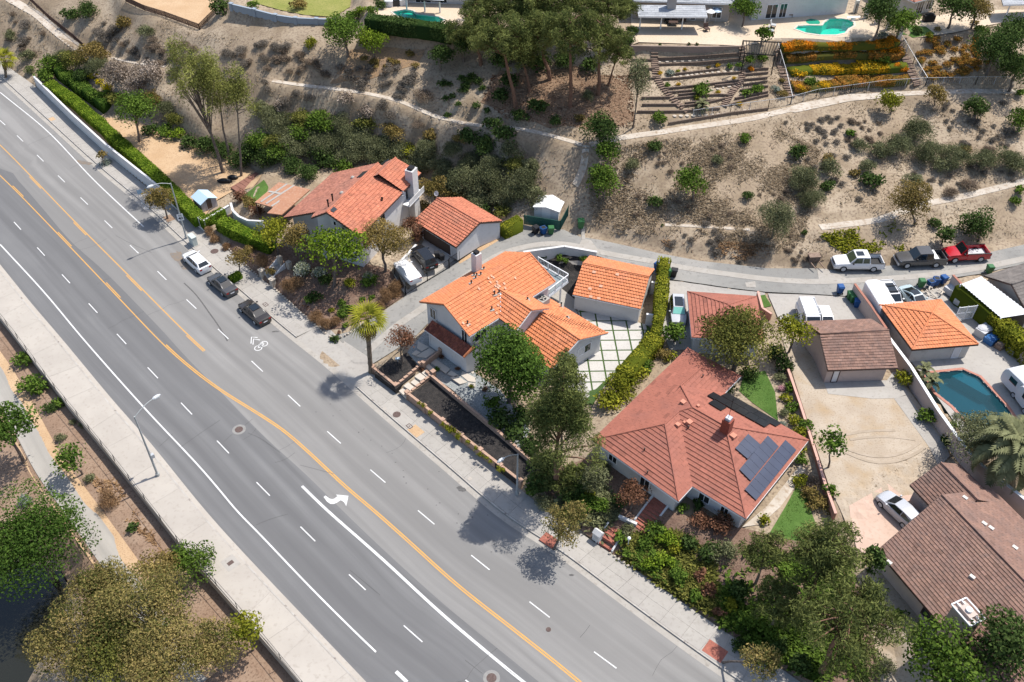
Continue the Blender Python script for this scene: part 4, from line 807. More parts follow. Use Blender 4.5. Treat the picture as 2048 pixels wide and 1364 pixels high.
# garage of the left house
B_ = lambda x, y, z: G(740 + x / 6.82, 370 + y / 6.82, z)
gB = thing('garage', 'white garage with a terracotta gable roof beside the parking court', 'garage', B_(1000, 700, 2.5))
a, b, r1, r2 = B_(595,490,4.6), B_(1175,850,4.6), B_(915,180,6.05), B_(1500,515,6.05); e, f = B_(1240,170,4.85), B_(1800,495,4.85)
roof(gB, [[a, b, r2, r1], [e, f, r2, r1]], M_tileT, .40, .34, caps=((r1, r2),), fascia=(M_brown, ((a, b), (b, r2), (r2, f), (e, f))), barrel=True)
W_ = gable(a, b, f, e, r1, r2, .25, .12); walls(gB, W_, 2.4, M_wallW)
opening(gB, W_[0], W_[1], .17, .86, 2.45, 4.2, nm='garage_door', frame=M_trim, pane=M_door, mull=0, proud=.08)
# ---------------------------------------------------------------- centre house (bright orange)
C_ = lambda x, y, z: G(820 + x / 4.871, 480 + y / 4.871, z)
hC = thing('house', 'white house with a bright orange tile roof in the centre', 'house', C_(800, 700, 1.5))
p1, p2, l1, l2, r1, r2 = C_(330,630,8.4), C_(1160,125,8.4), C_(95,605,6.45), C_(930,120,6.45), C_(580,940,6.5), C_(1415,410,6.5)
fCL, fCR = [l1, l2, p2, p1], [r1, r2, p2, p1]
x0_ = onface(fCR, 820 + 880/4.871, 480 + 492/4.871, .05); x1_ = C_(1185,685, x0_[2]); er = C_(1350,665,6.4); el = C_(1035,885,6.4); vr = onface(fCR, 820 + 1190/4.871, 480 + 556/4.871); vl = onface(fCR, 820 + 868/4.871, 480 + 760/4.871)
fX1, fX2 = [el, vl, x0_, x1_], [er, vr, x0_, x1_]
q1, q2, s1, s2 = C_(1270,715,6.0), C_(1650,970,6.0), C_(1345,565,4.3), C_(1925,905,4.3); t2 = q2 * 2 - s2; t2[2] = 3.7; t2 = C_(1385,1265,3.9); t1 = t2 + (q1 - q2) * 1.02; t1[2] = 3.9
fW1, fW2 = [s1, s2, q2, q1], [t1, t2, q2, q1]
roof(hC, [fCL, fCR], M_tileO, .40, .30, caps=((p1, p2), (r1, p1), (l1, p1), (r2, p2)), fascia=(M_trim, ((r1, vl), (vr, r2), (l1, l2))), barrel=True, tv=.1)
roof(hC, [fX1, fX2], M_tileO, .40, .30, caps=((x0_, x1_), (x1_, er)), barrel=True, tv=.1, fascia=(M_trim, ((el, x1_), (x1_, er))))
roof(hC, [fW1, fW2], M_tileO, .40, .30, caps=((q1, q2), (q2, s2)), barrel=True, tv=.16, fascia=(M_trim, ((q2, s2), (q2, t2))))
MB().bar(onface(fCR, 820 + 880/4.871, 480 + 520/4.871, .12), onface(fCR, 820 + 885/4.871, 480 + 750/4.871, .12), .16, .03, up=(0,0,1)).build('valley_flashing', M_trim, hC)
W_ = gable(r1, r2, l2, l1, p1, p2, .5, .55); walls(hC, W_, 1.3, M_wallW)
WC = W_; dC = V3(W_[1]) - V3(W_[0]); dC[2] = 0; dC /= np.linalg.norm(dC); nC = np.array([dC[1], -dC[0], 0]); ac = -dC
fr = V3(W_[0]); fl = V3(W_[4])
opening(hC, fr, fl, .06, .2, 4.3, 6.1, out=ac, mull=1); opening(hC, fr, V3(W_[1]), .045, .2, 4.5, 6.0, mull=1, out=nC); opening(hC, fr, fl, .78, .93, 4.6, 6.1, out=ac, mull=1)
ins = lambda p, q, k: tuple((V3(p) + (V3(q) - V3(p)) * k)[:2])
ew = (V3(er) + V3(el)) / 2; dX = V3(x1_) - V3(x0_); dX[2] = 0; dX /= np.linalg.norm(dX); sX = np.array([dX[1], -dX[0], 0.0]); hw = abs((V3(er) - V3(x1_)) @ sX) - .45
sg = 1 if (V3(er) - V3(x1_)) @ sX > 0 else -1; xa, xb = V3(x1_) - dX * .3, V3(x0_) - dX * .2
walls(hC, [tuple((xa + sX * hw * sg)[:2]) + (6.45,), tuple(xa[:2]) + (x1_[2] - .18,), tuple((xa - sX * hw * sg)[:2]) + (6.45,), tuple((xb - sX * hw * sg)[:2]) + (6.0,), tuple((xb + sX * hw * sg)[:2]) + (6.0,)], 1.3, M_wallW)
W_ = gable(s1, s2, t2, t1, q1, q2, .5, .5); walls(hC, W_, 1.3, M_wallW); dW = V3(W_[1]) - V3(W_[0]); dW[2] = 0; dW /= np.linalg.norm(dW)
opening(hC, W_[1], W_[3], .2, .48, 2.7, 3.9, out=dW, mull=1)
# porch roof and the lower storey under it
u1, u2, u3, u4 = C_(220,780,4.75), C_(620,1050,4.75), C_(525,1145,3.75), C_(140,870,3.75); dP = V3(u2) - V3(u1)
roof(hC, [[u4, u3, u2, u1]], M_tileD, .36, .34, tv=.25, fascia=(M_trim, ((u4, u3),)), name='porch_roof', barrel=True)
mb = MB()
for k in range(7): p = V3(u3) + (V3(u2) - V3(u3)) * k / 7; q = V3(u3) + (V3(u2) - V3(u3)) * (k + 1.05) / 7; mb.tube([p + [0,0,.1], q + [0,0,.12]], [.15, .13], 6, 1 + .1 * math.sin(k * 5))
mb.build('rake_tile', M_tileO, hC, tint=True)
nP = V3(u1) - V3(u4); nP[2] = 0; nP /= np.linalg.norm(nP); dPn = dP / np.linalg.norm(dP)
fa, fb = V3(u4) + nP * .35 + dPn * .2, V3(u3) + nP * .35 - dPn * .1; ga, gb = fa + nP * 1.6, fb + nP * 1.6
walls(hC, [tuple(fa[:2]) + (3.8,), tuple(fb[:2]) + (3.8,), tuple(gb[:2]) + (4.6,), tuple(ga[:2]) + (4.6,)], 1.2, M_wallW)
mb = MB(); mb.tube([V3(u4) + dPn * .35 + [0,0,-.1], V3(u4) + dPn * .3 + nP * .3 + [0,0,-.6], V3(u4) + dPn * .3 + nP * .3 + [0,0,-2.3]], .05, 6); mb.build('downpipe', M_trim, hC)
cb = onface(fCL, 820 + 650/4.871, 480 + 300/4.871); chimney(hC, [cb + dC * s * .42 + nC * t * .42 for s, t in ((-1,-1),(1,-1),(1,1),(-1,1))], cb[2] + 2.5, cb[2] - 1.5, M_wallW)
for P, x, y, h in ((fCL,650,350,.3),(fCL,690,345,.35),(fCL,625,352,.3),(fCL,640,378,.25),(fCL,598,430,.4),(fCL,720,290,.3),(fCR,825,535,.45),(fCR,868,515,.3),(fCR,797,680,.35),(fCR,562,820,.35),(fX2,1145,585,.3),(fW1,1472,655,.6),(fW1,1530,758,.12)): vent(hC, onface(P, 820 + x/4.871, 480 + y/4.871), h, .07, M_black, flash=M_conc)
p = onface(fX2, 820 + 1290/4.871, 480 + 640/4.871); p = C_(1290,630,4.6)
rzC = math.atan2(dX[1], dX[0]); ac_ = thing('air_conditioner', 'white rooftop air conditioning unit with round fan on the orange house', 'air conditioner', p, rzC)
MB().box(p, (1.15,1.15,.95), rzC).build('cabinet', M_conc, ac_); mb = MB(); mb.tube([p + [0,0,.95], p + [0,0,.98]], .42, 16); mb.build('fan_well', M_black, ac_)
for k in range(4): MB().bar(p + [0,0,1.0], p + [.38*math.cos(k*1.57+.4), .38*math.sin(k*1.57+.4), 1.0], .16, .02).build('blade', M_conc, ac_)
# white tiles scattered over the orange roof where pieces were replaced
mbp = MB(); rn = random.Random(4)
for x, y in ((810,370),(845,412),(780,415),(850,440),(830,455),(815,500),(855,470),(870,455),(915,430),(925,475),(1022,375),(670,480),(855,575),(855,640),(840,718),(515,815),(560,840),(760,375),(790,355)):
    P = fCR; a_, u, v, n = face_frame(P); c = onface(P, 820 + x/4.871, 480 + y/4.871, .15); mbp.hexa([c+u*i*.11+v*j*.15-n*.05 for i, j in ((-1,-1),(1,-1),(1,1),(-1,1))], [c+u*i*.11+v*j*.15 for i, j in ((-1,-1),(1,-1),(1,1),(-1,1))], rn.uniform(.85,1.1))
mbp.build('pale_tile', mat('pale_tile', (.58,.33,.22), tint=True), hC, tint=True, kind='stuff')
# deck with a white railing behind the house
D_ = lambda x, y, z: G(1030 + x / 6.2, 470 + y / 6.2, z)
dk = thing('balcony', 'white railed raised deck at the back corner of the orange roofed house', 'balcony', D_(450, 500, 4.1))
d0, d1, d2, d3 = D_(290,275,5.1), D_(668,488,5.1), D_(420,680,5.1), D_(330,640,5.1); d0 = d0; base = [p - [0,0,1.0] for p in (d0, d1, d2)]; i4 = base[0] + (base[2] - base[1]) * .8
MB().prism([base[0], base[1], base[2], base[2] + (base[0]-base[1])*.8], 3.95, 4.12, bottom=True).build('floor', mat('grey_deck', (.2,.24,.25)), dk)
for a, b in ((d0, d1), (d1, d2)):
    a, b = V3(a), V3(b); MB().bar(a, b, .09, .08).build('top_rail', M_trim, dk); MB().bar(a - [0,0,.85], b - [0,0,.85], .06, .06).build('bottom_rail', M_trim, dk); L = np.linalg.norm(b - a)
    for k in range(int(L / .22)): MB().box(a + (b - a) * (k + .5) / int(L / .22) - [0,0,.88], (.045,.045,.86)).build('baluster', M_trim, dk)
    for k in range(4): MB().box(a + (b - a) * k / 3 - [0,0,1.0], (.1,.1,1.08)).build('rail_post', M_trim, dk)
    MB().bar(a - [0,0,1.1], b - [0,0,1.1], .08, .28).build('rim_board', M_trim, dk)
for p in (d1 + (d2-d1)*.3, d0): MB().box((p[0]-.2, p[1]+.15, 1.5), (.2,.2,2.5)).build('post', M_trim, dk)
# its garage
gD = thing('garage', 'white detached garage with a bright orange gable roof and scattered pale tiles', 'garage', D_(1100, 700, 1.5))
a, b, r1, r2 = D_(715,740,3.9), D_(1560,920,3.9), D_(840,350,5.4), D_(1665,520,5.4); e, f = D_(925,260,4.4), D_(1730,430,4.4)
fD = [a, b, r2, r1]; roof(gD, [fD, [e, f, r2, r1]], M_tileO, .42, .33, caps=((r1, r2),), fascia=(M_trim, ((a, b), (e, f))), barrel=True, tv=.09)
W_ = gable(a, b, f, e, r1, r2, .3, .2); walls(gD, W_, 1.4, M_wallW)
mbp = MB()
for x, y in ((980,465),(1268,495),(1065,640),(930,672),(1038,792),(940,770)):
    a_, u, v, n = face_frame(fD); c = onface(fD, 1030 + x/6.2, 470 + y/6.2, .15); mbp.hexa([c+u*i*.2+v*j*.16-n*.05 for i, j in ((-1,-1),(1,-1),(1,1),(-1,1))], [c+u*i*.2+v*j*.16 for i, j in ((-1,-1),(1,-1),(1,1),(-1,1))], 1)
mbp.build('pale_tile', MATS['pale_tile'], gD, tint=True, kind='stuff')
# ---------------------------------------------------------------- red roofed house
E_ = lambda x, y, z=4.9: G(1170 + x / 4.2625, 690 + y / 4.2625, z)
hE = thing('house', 'low house with a broad red hip roof carrying solar panels', 'house', E_(900, 700, 2.3))
va, vb_, vc, vd, ve, vf, vg, vh = E_(875,28), E_(1328,268), E_(65,810), E_(795,1335), E_(915,1205), E_(1370,1484), E_(1903,815), E_(1190,410)
X1, X2, X3, X4, X5, X6 = E_(985,200,6.16), E_(815,350,6.2), E_(915,535,7.34), E_(800,568,6.97), E_(680,677,6.97), E_(1197,695,7.36)
FE = dict(w=[va, vc, X5, X4, X3, X2, X1], n=[va, vb_, X1], nn=[vb_, vh, X2, X1], ne=[vh, vg, X6, X3, X2], s=[vc, vd, X5], sm=[vd, ve, X4, X5], sw=[ve, vf, X6, X3, X4], e=[vf, vg, X6])
roof(hE, list(FE.values()), M_tileR, .42, .8, lift=.062, caps=((va, X1), (vb_, X1), (X1, X2), (X2, X3), (X3, X6), (X6, vg), (X6, vf), (X3, X4), (X4, X5), (X5, vc), (X5, vd)), capr=.09, tv=.05,
     fascia=(M_trim, ((va, vc), (vc, vd), (vd, ve), (ve, vf), (vf, vg), (vb_, vh), (vh, vg), (va, vb_))))
def inset(P, d):
    P = [V3(p) for p in P]; n = len(P); out = []
    ar = sum(P[i][0]*P[(i+1)%n][1]-P[(i+1)%n][0]*P[i][1] for i in range(n)); sg = 1 if ar > 0 else -1
    for i in range(n):
        p, q, r = P[i-1], P[i], P[(i+1)%n]; e1 = (q-p)[:2]; e1 /= np.linalg.norm(e1); e2 = (r-q)[:2]; e2 /= np.linalg.norm(e2)
        n1 = np.array([-e1[1], e1[0]])*sg; n2 = np.array([-e2[1], e2[0]])*sg; m = n1 + n2; m /= max(.35, np.linalg.norm(m))**2 / 2 * 1.0 if False else 1; k = d / max(.3, (1 + n1 @ n2) / 2); out.append(np.array([*(q[:2] + (n1 + n2) / 2 * k), q[2]]))
    return out
WE = inset([va, vc, vd, ve, vf, vg, vh, vb_], .6); walls(hE, [(*p[:2], 4.95) for p in WE], 2.1, M_wallW)
oE = V3(vd) - V3(va); oE[2] = 0
for a, b, f0, f1, z0, z1, nm in ((1,2,.12,.24,3.0,4.4,'window'),(1,2,.55,.68,2.4,4.6,'window'),(3,4,.2,.42,3.0,4.4,'window'),(3,4,.62,.78,3.0,4.4,'window'),(4,5,.3,.45,3,4.4,'window')): opening(hE, WE[a], WE[b], f0, f1, z0, z1, nm, mull=1, out=(V3(vc)-V3(va)) if (a in (1,3)) and False else ((V3(vd) - V3(X5)) if a in (1,3) else (V3(vg)-V3(X4)))[:2])
cb = onface(FE['sw'], 1170 + 1195/4.2625, 690 + 735/4.2625); uE = V3(ve) - V3(vd); uE[2] = 0; uE /= np.linalg.norm(uE); wE = np.array([-uE[1], uE[0], 0])
chimney(hE, [cb + uE * s * .42 + wE * t * .42 + uE*.1 for s, t in ((-1,-1),(1,-1),(1,1),(-1,1))], cb[2] + 1.55, cb[2] - .6, mat('red_brick', (.27,.075,.045), (.22,.06,.04), 3, c3=(.15,.05,.04), sc3=9), plain('grey_metal', (.45,.47,.5), .4))
for P, x, y, s in ((FE['w'],835,497,.32),(FE['ne'],963,530,.18),(FE['sm'],790,690,.28),(FE['sw'],888,668,.34),(FE['sm'],845,672,.16),(FE['e'],1262,785,.36)):
    c = onface(P, 1170 + x/4.2625, 690 + y/4.2625); mb = MB(); mb.box(c - [0,0,.2], (s*1.5, s*1.5, .5), .75); mb.build('roof_vent', mat('pale_red_vent', (.50,.22,.15)), hE)
for P, x, y in ((FE['s'],505,900),(FE['s'],530,1095),(FE['nn'],1003,275),(FE['sw'],880,712)): vent(hE, onface(P, 1170 + x/4.2625, 690 + y/4.2625), .3, .06, M_tileR if False else M_brown)
mb = MB(); ct = cb + [0, 0, 1.9]; mb.tube([ct, ct + [0,0,2.6]], .025, 5); mb.build('antenna', M_black, hE)
M_sol = mat('blue_grey_solar', (.018,.028,.06), (.024,.036,.072), 1, rough=.34, spec=.35); M_solB = mat('black_solar', (.012,.013,.015), (.016,.017,.02), 1, rough=.3, spec=.5)
def solar2(P, A, B, C, n, label, m):            # A-B the short side, A-C the long side
    q = [onface(P, 1170 + x/4.2625, 690 + y/4.2625, .2) for x, y in (A, B, C)]; t = thing('solar_array', label, 'solar panels', q[0]); s, l = q[1] - q[0], q[2] - q[0]
    for i in range(n):
        c = [q[0] + l * (i + .012) / n, q[0] + l * (i + .988) / n, q[0] + l * (i + .988) / n + s, q[0] + l * (i + .012) / n + s]; MB().hexa([p - [0,0,.05] for p in c], c).build('panel', m, t)
solar2(FE['e'], (1272,886), (1378,978), (1383,764), 3, 'short blue grey solar row of three panels nearest the chimney', M_sol)
solar2(FE['e'], (1308,1068), (1403,1165), (1550,778), 6, 'middle blue grey solar row of six panels on the east slope', M_sol)
solar2(FE['e'], (1353,1238), (1450,1330), (1700,815), 9, 'longest blue grey solar row along the east eave', M_sol)
solar2(FE['ne'], (1155,443), (1205,418), (1622,708), 5, 'lower black solar row along the rear eave', M_solB)
solar2(FE['ne'], (1101,474), (1152,445), (1527,714), 5, 'upper black solar row nearer the ridge on the rear slope', M_solB)
solar2(FE['ne'], (1045,506), (1096,477), (1156,573), 1, 'single black solar panel at the left of the rear slope', M_solB)
solar2(FE['ne'], (1037,443), (1088,413), (1098,477), 1, 'single black solar panel at the upper left of the rear slope', M_solB)
# red garage
F_ = lambda x, y, z=5.2: G(1320 + x / 5.683, 560 + y / 5.683, z)
gF = thing('garage', 'garage with a red hip roof half under the broad tree', 'garage', F_(700, 350, 2.7))
a, b, c, d, X = F_(310,135), F_(1095,190), F_(360,655), F_(1180,560), F_(780,282,6.5); d = b + (c - a) * .96
roof(gF, [[a, b, X], [a, c, X], [b, d, X], [c, d, X]], M_tileR, .42, .8, lift=.085, caps=((a, X), (b, X), (c, X), (d, X)), capr=.09, tv=.08, fascia=(M_trim, ((a, b), (a, c), (c, d), (b, d))))
walls(gF, [(*p[:2], 5.2) for p in inset([a, b, d, c], .4)], 2.5, M_wallW)
# brown garage
Gg = lambda x, y, z: G(1580 + x / 4.871, 560 + y / 4.871, z)
gG = thing('garage', 'beige garage with a brown shingle gable roof in the bare dirt yard', 'garage', Gg(650, 700, 2.9))
a, b, r1, r2, e, f = Gg(370,880,5.1), Gg(1050,855,5.1), Gg(290,525,6.6), Gg(960,490,6.6), Gg(130,405,5.4), Gg(795,385,5.4)
roof(gG, [[a, b, r2, r1], [e, f, r2, r1]], M_tileN, .32, .5, lift=.05, caps=((r1, r2),), fascia=(M_brown, ((a, b), (a, r1), (r1, e), (b, r2), (e, f))), tv=.16)
W_ = gable(a, b, f, e, r1, r2, .35, .2); W_[1] = W_[1] - (V3(b) - V3(a)) / np.linalg.norm(V3(b) - V3(a)) * .7; W_[3] = W_[3] - (V3(f) - V3(e)) / np.linalg.norm(V3(f) - V3(e)) * .7; W_[2] = W_[2] - (V3(f) - V3(e)) / np.linalg.norm(V3(f) - V3(e)) * .7
walls(gG, W_, 2.8, M_wallP); opening(gG, W_[0], W_[1], .1, .22, 2.95, 4.85, nm='door', frame=M_brown, pane=M_doorW, mull=0)
# orange pyramid garage
gH = thing('garage', 'cream garage with a bright orange pyramid roof beside the teal pool', 'garage', Gg(1350, 500, 3.2))
a, b, c, d, X = Gg(870,245,5.5), Gg(1470,195,5.5), Gg(1190,680,5.5), Gg(1835,628,5.5), Gg(1385,325,6.95)
roof(gH, [[a, b, X], [a, c, X], [b, d, X], [c, d, X]], M_tileO, .43, .32, caps=((a, X), (b, X), (c, X), (d, X)), fascia=(M_brown, ((a, b), (a, c), (c, d), (b, d))), barrel=True, tv=.08)
WH = inset([a, b, d, c], .45); walls(gH, [(*p[:2], 5.55) for p in WH], 3.0, M_wallC); opening(gH, WH[3], WH[2], .74, .87, 3.25, 5.2, nm='door', frame=M_trim, pane=M_doorW, mull=0)
# big brown roofed house, lower right
I_ = lambda x, y, z: G(1640 + x / 2.939, 900 + y / 2.939, z)
hI = thing('house', 'long house under a brown shingle gable roof at the lower right corner', 'house', I_(900, 800, 2.3))
r1, a = I_(715,265,7.6), I_(338,590,4.9); b0 = I_(900,1250,4.9); dI = b0 - a; dI /= np.linalg.norm(dI); L = 26; b = a + dI * L; r2 = r1 + dI * (L - .2); r1b = r1
wv = r1 - a; wv -= dI * (wv @ dI); e = r1 + np.array([wv[0], wv[1], -wv[2]]) + dI * ((r1 - a) @ dI) * 0; f = e + dI * L
ridge_u, ridge_w, eave_v = I_(710,75,6.6), I_(870,225,6.6), I_(530,205,4.9)
fI1, fI2 = [a, b, r2, r1], [e, f, r2, r1]
roof(hI, [fI1, fI2], M_tileN, .30, .5, lift=.05, caps=((r1, r2),), fascia=(M_brown, ((a, b), (a, r1))), tv=.11)
uu = eave_v + dI * 4.2; ru = ridge_u; rw = ridge_u + dI * 4.6; bw = ridge_u + (ridge_u - eave_v) * np.array([1, 1, -1]); bw2 = bw + dI * 5
roof(hI, [[eave_v, uu, rw, ru], [bw, bw2, rw, ru]], M_tileN, .30, .5, lift=.06, caps=((ru, rw),), fascia=(M_brown, ((eave_v, uu), (eave_v, ru))), tv=.11)
WI = gable(a, b, f, e, r1, r2, .6, .5); walls(hI, WI, 2.1, M_wallP)
walls(hI, [(*(eave_v + dI*.4 + (ru-eave_v)*.12)[:2], 5.0), (*(uu + (ru-eave_v)*.12)[:2], 5.0), (*rw[:2], 6.4), (*(bw2*.9+rw*.1)[:2], 5.0), (*(bw*.9+ru*.1 + dI*.4)[:2], 5.0), (*(ru + dI*.4)[:2], 6.4)], 2.1, M_wallP)
opening(hI, WI[0], WI[1], .2, .29, 3.0, 4.6, out=(-np.array([-dI[1], dI[0], 0])), frame=M_brown, mull=2); opening(hI, WI[5], WI[0], .1, .35, 2.5, 4.6, out=-dI, mull=1, frame=M_brown)
nI = wv.copy(); nI[2] = 0; nI /= np.linalg.norm(nI); c0 = onface(fI1, 1640 + 770/2.939, 900 + 1090/2.939) ; c0 = a + dI * ((c0 - a) @ dI)
ch = chimney(hI, [c0 + nI * s + dI * t for s, t in ((-.35,-.9),(.95,-.9),(.95,.9),(-.35,.9))], 8.2, 2.1, M_wallP, M_wallP); mb = MB()
for s, t, s2, t2 in ((-.45,-1,1.05,-1),(1.05,-1,1.05,1),(1.05,1,-.45,1),(-.45,1,-.45,-1),(.05,-1,.05,1),(.55,-1,.55,1)): mb.bar(c0 + nI*s + dI*t + [0,0,8.35-c0[2]], c0 + nI*s2 + dI*t2 + [0,0,8.35-c0[2]], .1, .12)
mb.build('cap_frame', M_trim, ch); mb = MB(); q = c0 + nI*.3; mb.tube([[q[0],q[1],8.4],[q[0],q[1],8.7]], .25, 10); mb.build('flue', M_trim, ch)
for P, x, y in ((fI1,405,665),(fI1,892,750),(fI2,850,285),(fI2,963,437),(fI2,1003,463),(fI2,1143,578)): c = onface(P, 1640 + x/2.939, 900 + y/2.939); MB().box(c - [0,0,.05], (.45,.3,.25), -.9).build('roof_vent', M_wallC, hI)
# ---------------------------------------------------------------- houses along the top
def simple_house(label, fa, fb, depth, zb, eave, rise, wm, rm, ow=.6, rcourse=.35, nm='house'):
    a, b = V3(fa), V3(fb); u = b - a; u[2] = 0; L = np.linalg.norm(u); u /= L; n = np.array([-u[1], u[0], 0]); n = n if n[1] > 0 else -n
    t = thing(nm, label, 'house', (a + b) / 2, 0); P = [a, b, b + n * depth, a + n * depth]
    walls(t, [(p[0], p[1], eave + .1) for p in P], zb, wm); z = lambda p, h: np.array([p[0], p[1], h])
    E0, E1, E2, E3 = z(a - u*ow - n*ow, eave), z(b + u*ow - n*ow, eave), z(b + u*ow + n*(depth+ow), eave), z(a - u*ow + n*(depth+ow), eave); h = depth / 2
    A, B = z(a + u*h*.8 + n*h, eave + rise), z(b - u*h*.8 + n*h, eave + rise)
    roof(t, [[E0, E1, B, A], [E2, E3, A, B], [E3, E0, A], [E1, E2, B]], rm, rcourse, .8, lift=.03, caps=((A, B), (E0, A), (E1, B)), fascia=(M_trim, ((E0, E1), (E0, E3), (E1, E2))))
    return t, a, b, n
M_wallT = mat('grey_tan_stucco', (.36,.32,.29), (.40,.36,.325), .8)
J, a, b, n = simple_house('grey roofed tan house with a long patio cover at the top', G(1264,38,15.5), G(1456,44,15.5), 10, 15.3, 18.4, 1.9, M_wallT, M_tileG)
opening(J, a, b, .08, .2, 16.1, 17.6, mull=1); opening(J, a, b, .6, .66, 15.6, 17.6, nm='door', pane=M_door, frame=M_trim, mull=0); opening(J, a, b, .82, .92, 16, 17.6, mull=1)
cq = V3(G(1344, 2, 19.2)); chimney(J, [cq + np.array(q) for q in ((-.6,-.45,0),(.6,-.45,0),(.6,.45,0),(-.6,.45,0))], 20.8, 17.5, M_wallT)
pcv = thing('patio_cover', 'long grey roofed patio cover on four white posts at the top', 'patio cover', G(1345,57,15.5))
q = [G(1277,33,17.9), G(1415,34,17.9), G(1410,11,18.35), G(1272,10,18.35)]; rr_ = roof(pcv, [q], M_tileG, .5, 1.0, lift=.02, fascia=(M_trim, ((q[0], q[1]),)))
for x, y in ((1279,57.5),(1320.5,58.5),(1363,59),(1408,55.5)): MB().box(G(x, y, 15.5), (.16,.16,2.4)).build('post', M_trim, pcv)
K, a, b, n = simple_house('white two storey house behind the kidney pool', G(1502,41,15.5), G(1690,27,15.5), 9, 15.3, 21, 1.6, M_wallW, M_tileG)
for f0, f1, z0, z1, nm in ((.36,.44,18.6,19.9,'window'),(.52,.57,18.9,19.9,'window'),(.68,.77,18.6,19.9,'window'),(.14,.26,15.6,17.7,'window'),(.28,.36,15.6,17.7,'window')): opening(K, a, b, f0, f1, z0, z1, nm, mull=1)
Lh, a, b, n = simple_house('small cream house with a reddish roof beyond the dark trees', G(1818,34,15.5), G(1862,22,15.5), 7, 15.3, 18, 1.5, M_wallC, M_tileB); opening(Lh, a, b, .2, .55, 15.6, 17.5, mull=2); opening(Lh, a, b, .65, .9, 15.9, 17.4, mull=1)
pm = thing('patio_cover', 'white patio cover with grey roof in the top right corner', 'patio cover', G(2040,35,15.5)); q = [G(2006,10,17.9), G(2110,6,17.9), G(2110,-18,18.2), G(2000,-12,18.2)]; roof(pm, [q], M_tileG, .5, 1.0, lift=.02, fascia=(M_trim, ((q[0], q[1]),)))
for x, y in ((2010,37),(2046,34),(2100,30)): MB().box(G(x, y, 15.5), (.16,.16,2.4)).build('post', M_trim, pm)
Nh, a, b, n = simple_house('pale house behind the pool that the pines half hide', G(815,6,16.5), G(975,10,16.5), 8, 16.3, 19.2, 1.5, M_wallW, M_tileG); opening(Nh, a, b, .1, .3, 16.6, 18.6, mull=2); opening(Nh, a, b, .4, .5, 16.6, 18.6, mull=1)
pn = thing('patio_cover', 'open patio cover on pale posts behind the pool at the top', 'patio cover', G(860,24,16.5)); q = [G(812,-2,19.0), G(888,2,19.0), G(884,-16,19.3), G(812,-20,19.3)]; roof(pn, [q], M_tileG, .5, 1.0, lift=.02)
for x, y in ((814,21),(850,24),(880,26)): MB().box(G(x, y, 16.5), (.2,.2,2.4)).build('post', M_trim, pn)
gO = thing('house', 'grey shingle gable house at the right edge beside the white carport', 'house', G(2030,600,3.2))
r1, r2, e, a = G(2023.5,568.7,7.0), G(2150,528,7.0), G(1968.7,551.8,5.3), G(2064,642,5.1); f, b = e + (r2 - r1), a + (r2 - r1); M_tileS = mat('dark_grey_shingle', (.13,.115,.105), (.17,.15,.135), .9, tint=True); roof(gO, [[a, b, r2, r1], [e, f, r2, r1]], M_tileS, .35, .7, lift=.03, caps=((r1, r2),), fascia=(M_brown, ((a, r1), (r1, e), (a, b)))); W_ = gable(a, b, f, e, r1, r2, .4, .3); walls(gO, W_, 3.0, M_wallT)
cp = thing('carport', 'white corrugated metal carport roof behind the ivy wall', 'carport', G(1985,600,3.2)); q = [G(1922,568,5.6), G(1962,553,5.9), G(2060,627,5.9), G(2002,636,5.5)]
P0, u_, l_ = q[0], q[1] - q[0], q[3] - q[0]; u2 = q[2] - q[3]; mb = MB(); nb = 30; rows = []
for i in range(nb + 1): s = i / nb; A = q[0] + (q[1]-q[0]) * s; B = q[3] + (q[2]-q[3]) * s
A_l, B_l = [], []
for i in range(nb * 2 + 1):
    s = i / (nb * 2); h = .06 if i % 4 in (1, 2) else 0; A_l.append(q[0]*(1-s) + q[3]*s + [0,0,h]); B_l.append(q[1]*(1-s) + q[2]*s + [0,0,h])
mb.strip(np.array(A_l), np.array(B_l)); mb.build('roof', plain('white_metal_sheet', (.62,.63,.64), .45), cp)
for p in q: MB().box((p[0], p[1], 3.1), (.14,.14,p[2]-3.15)).build('post', M_trim, cp)
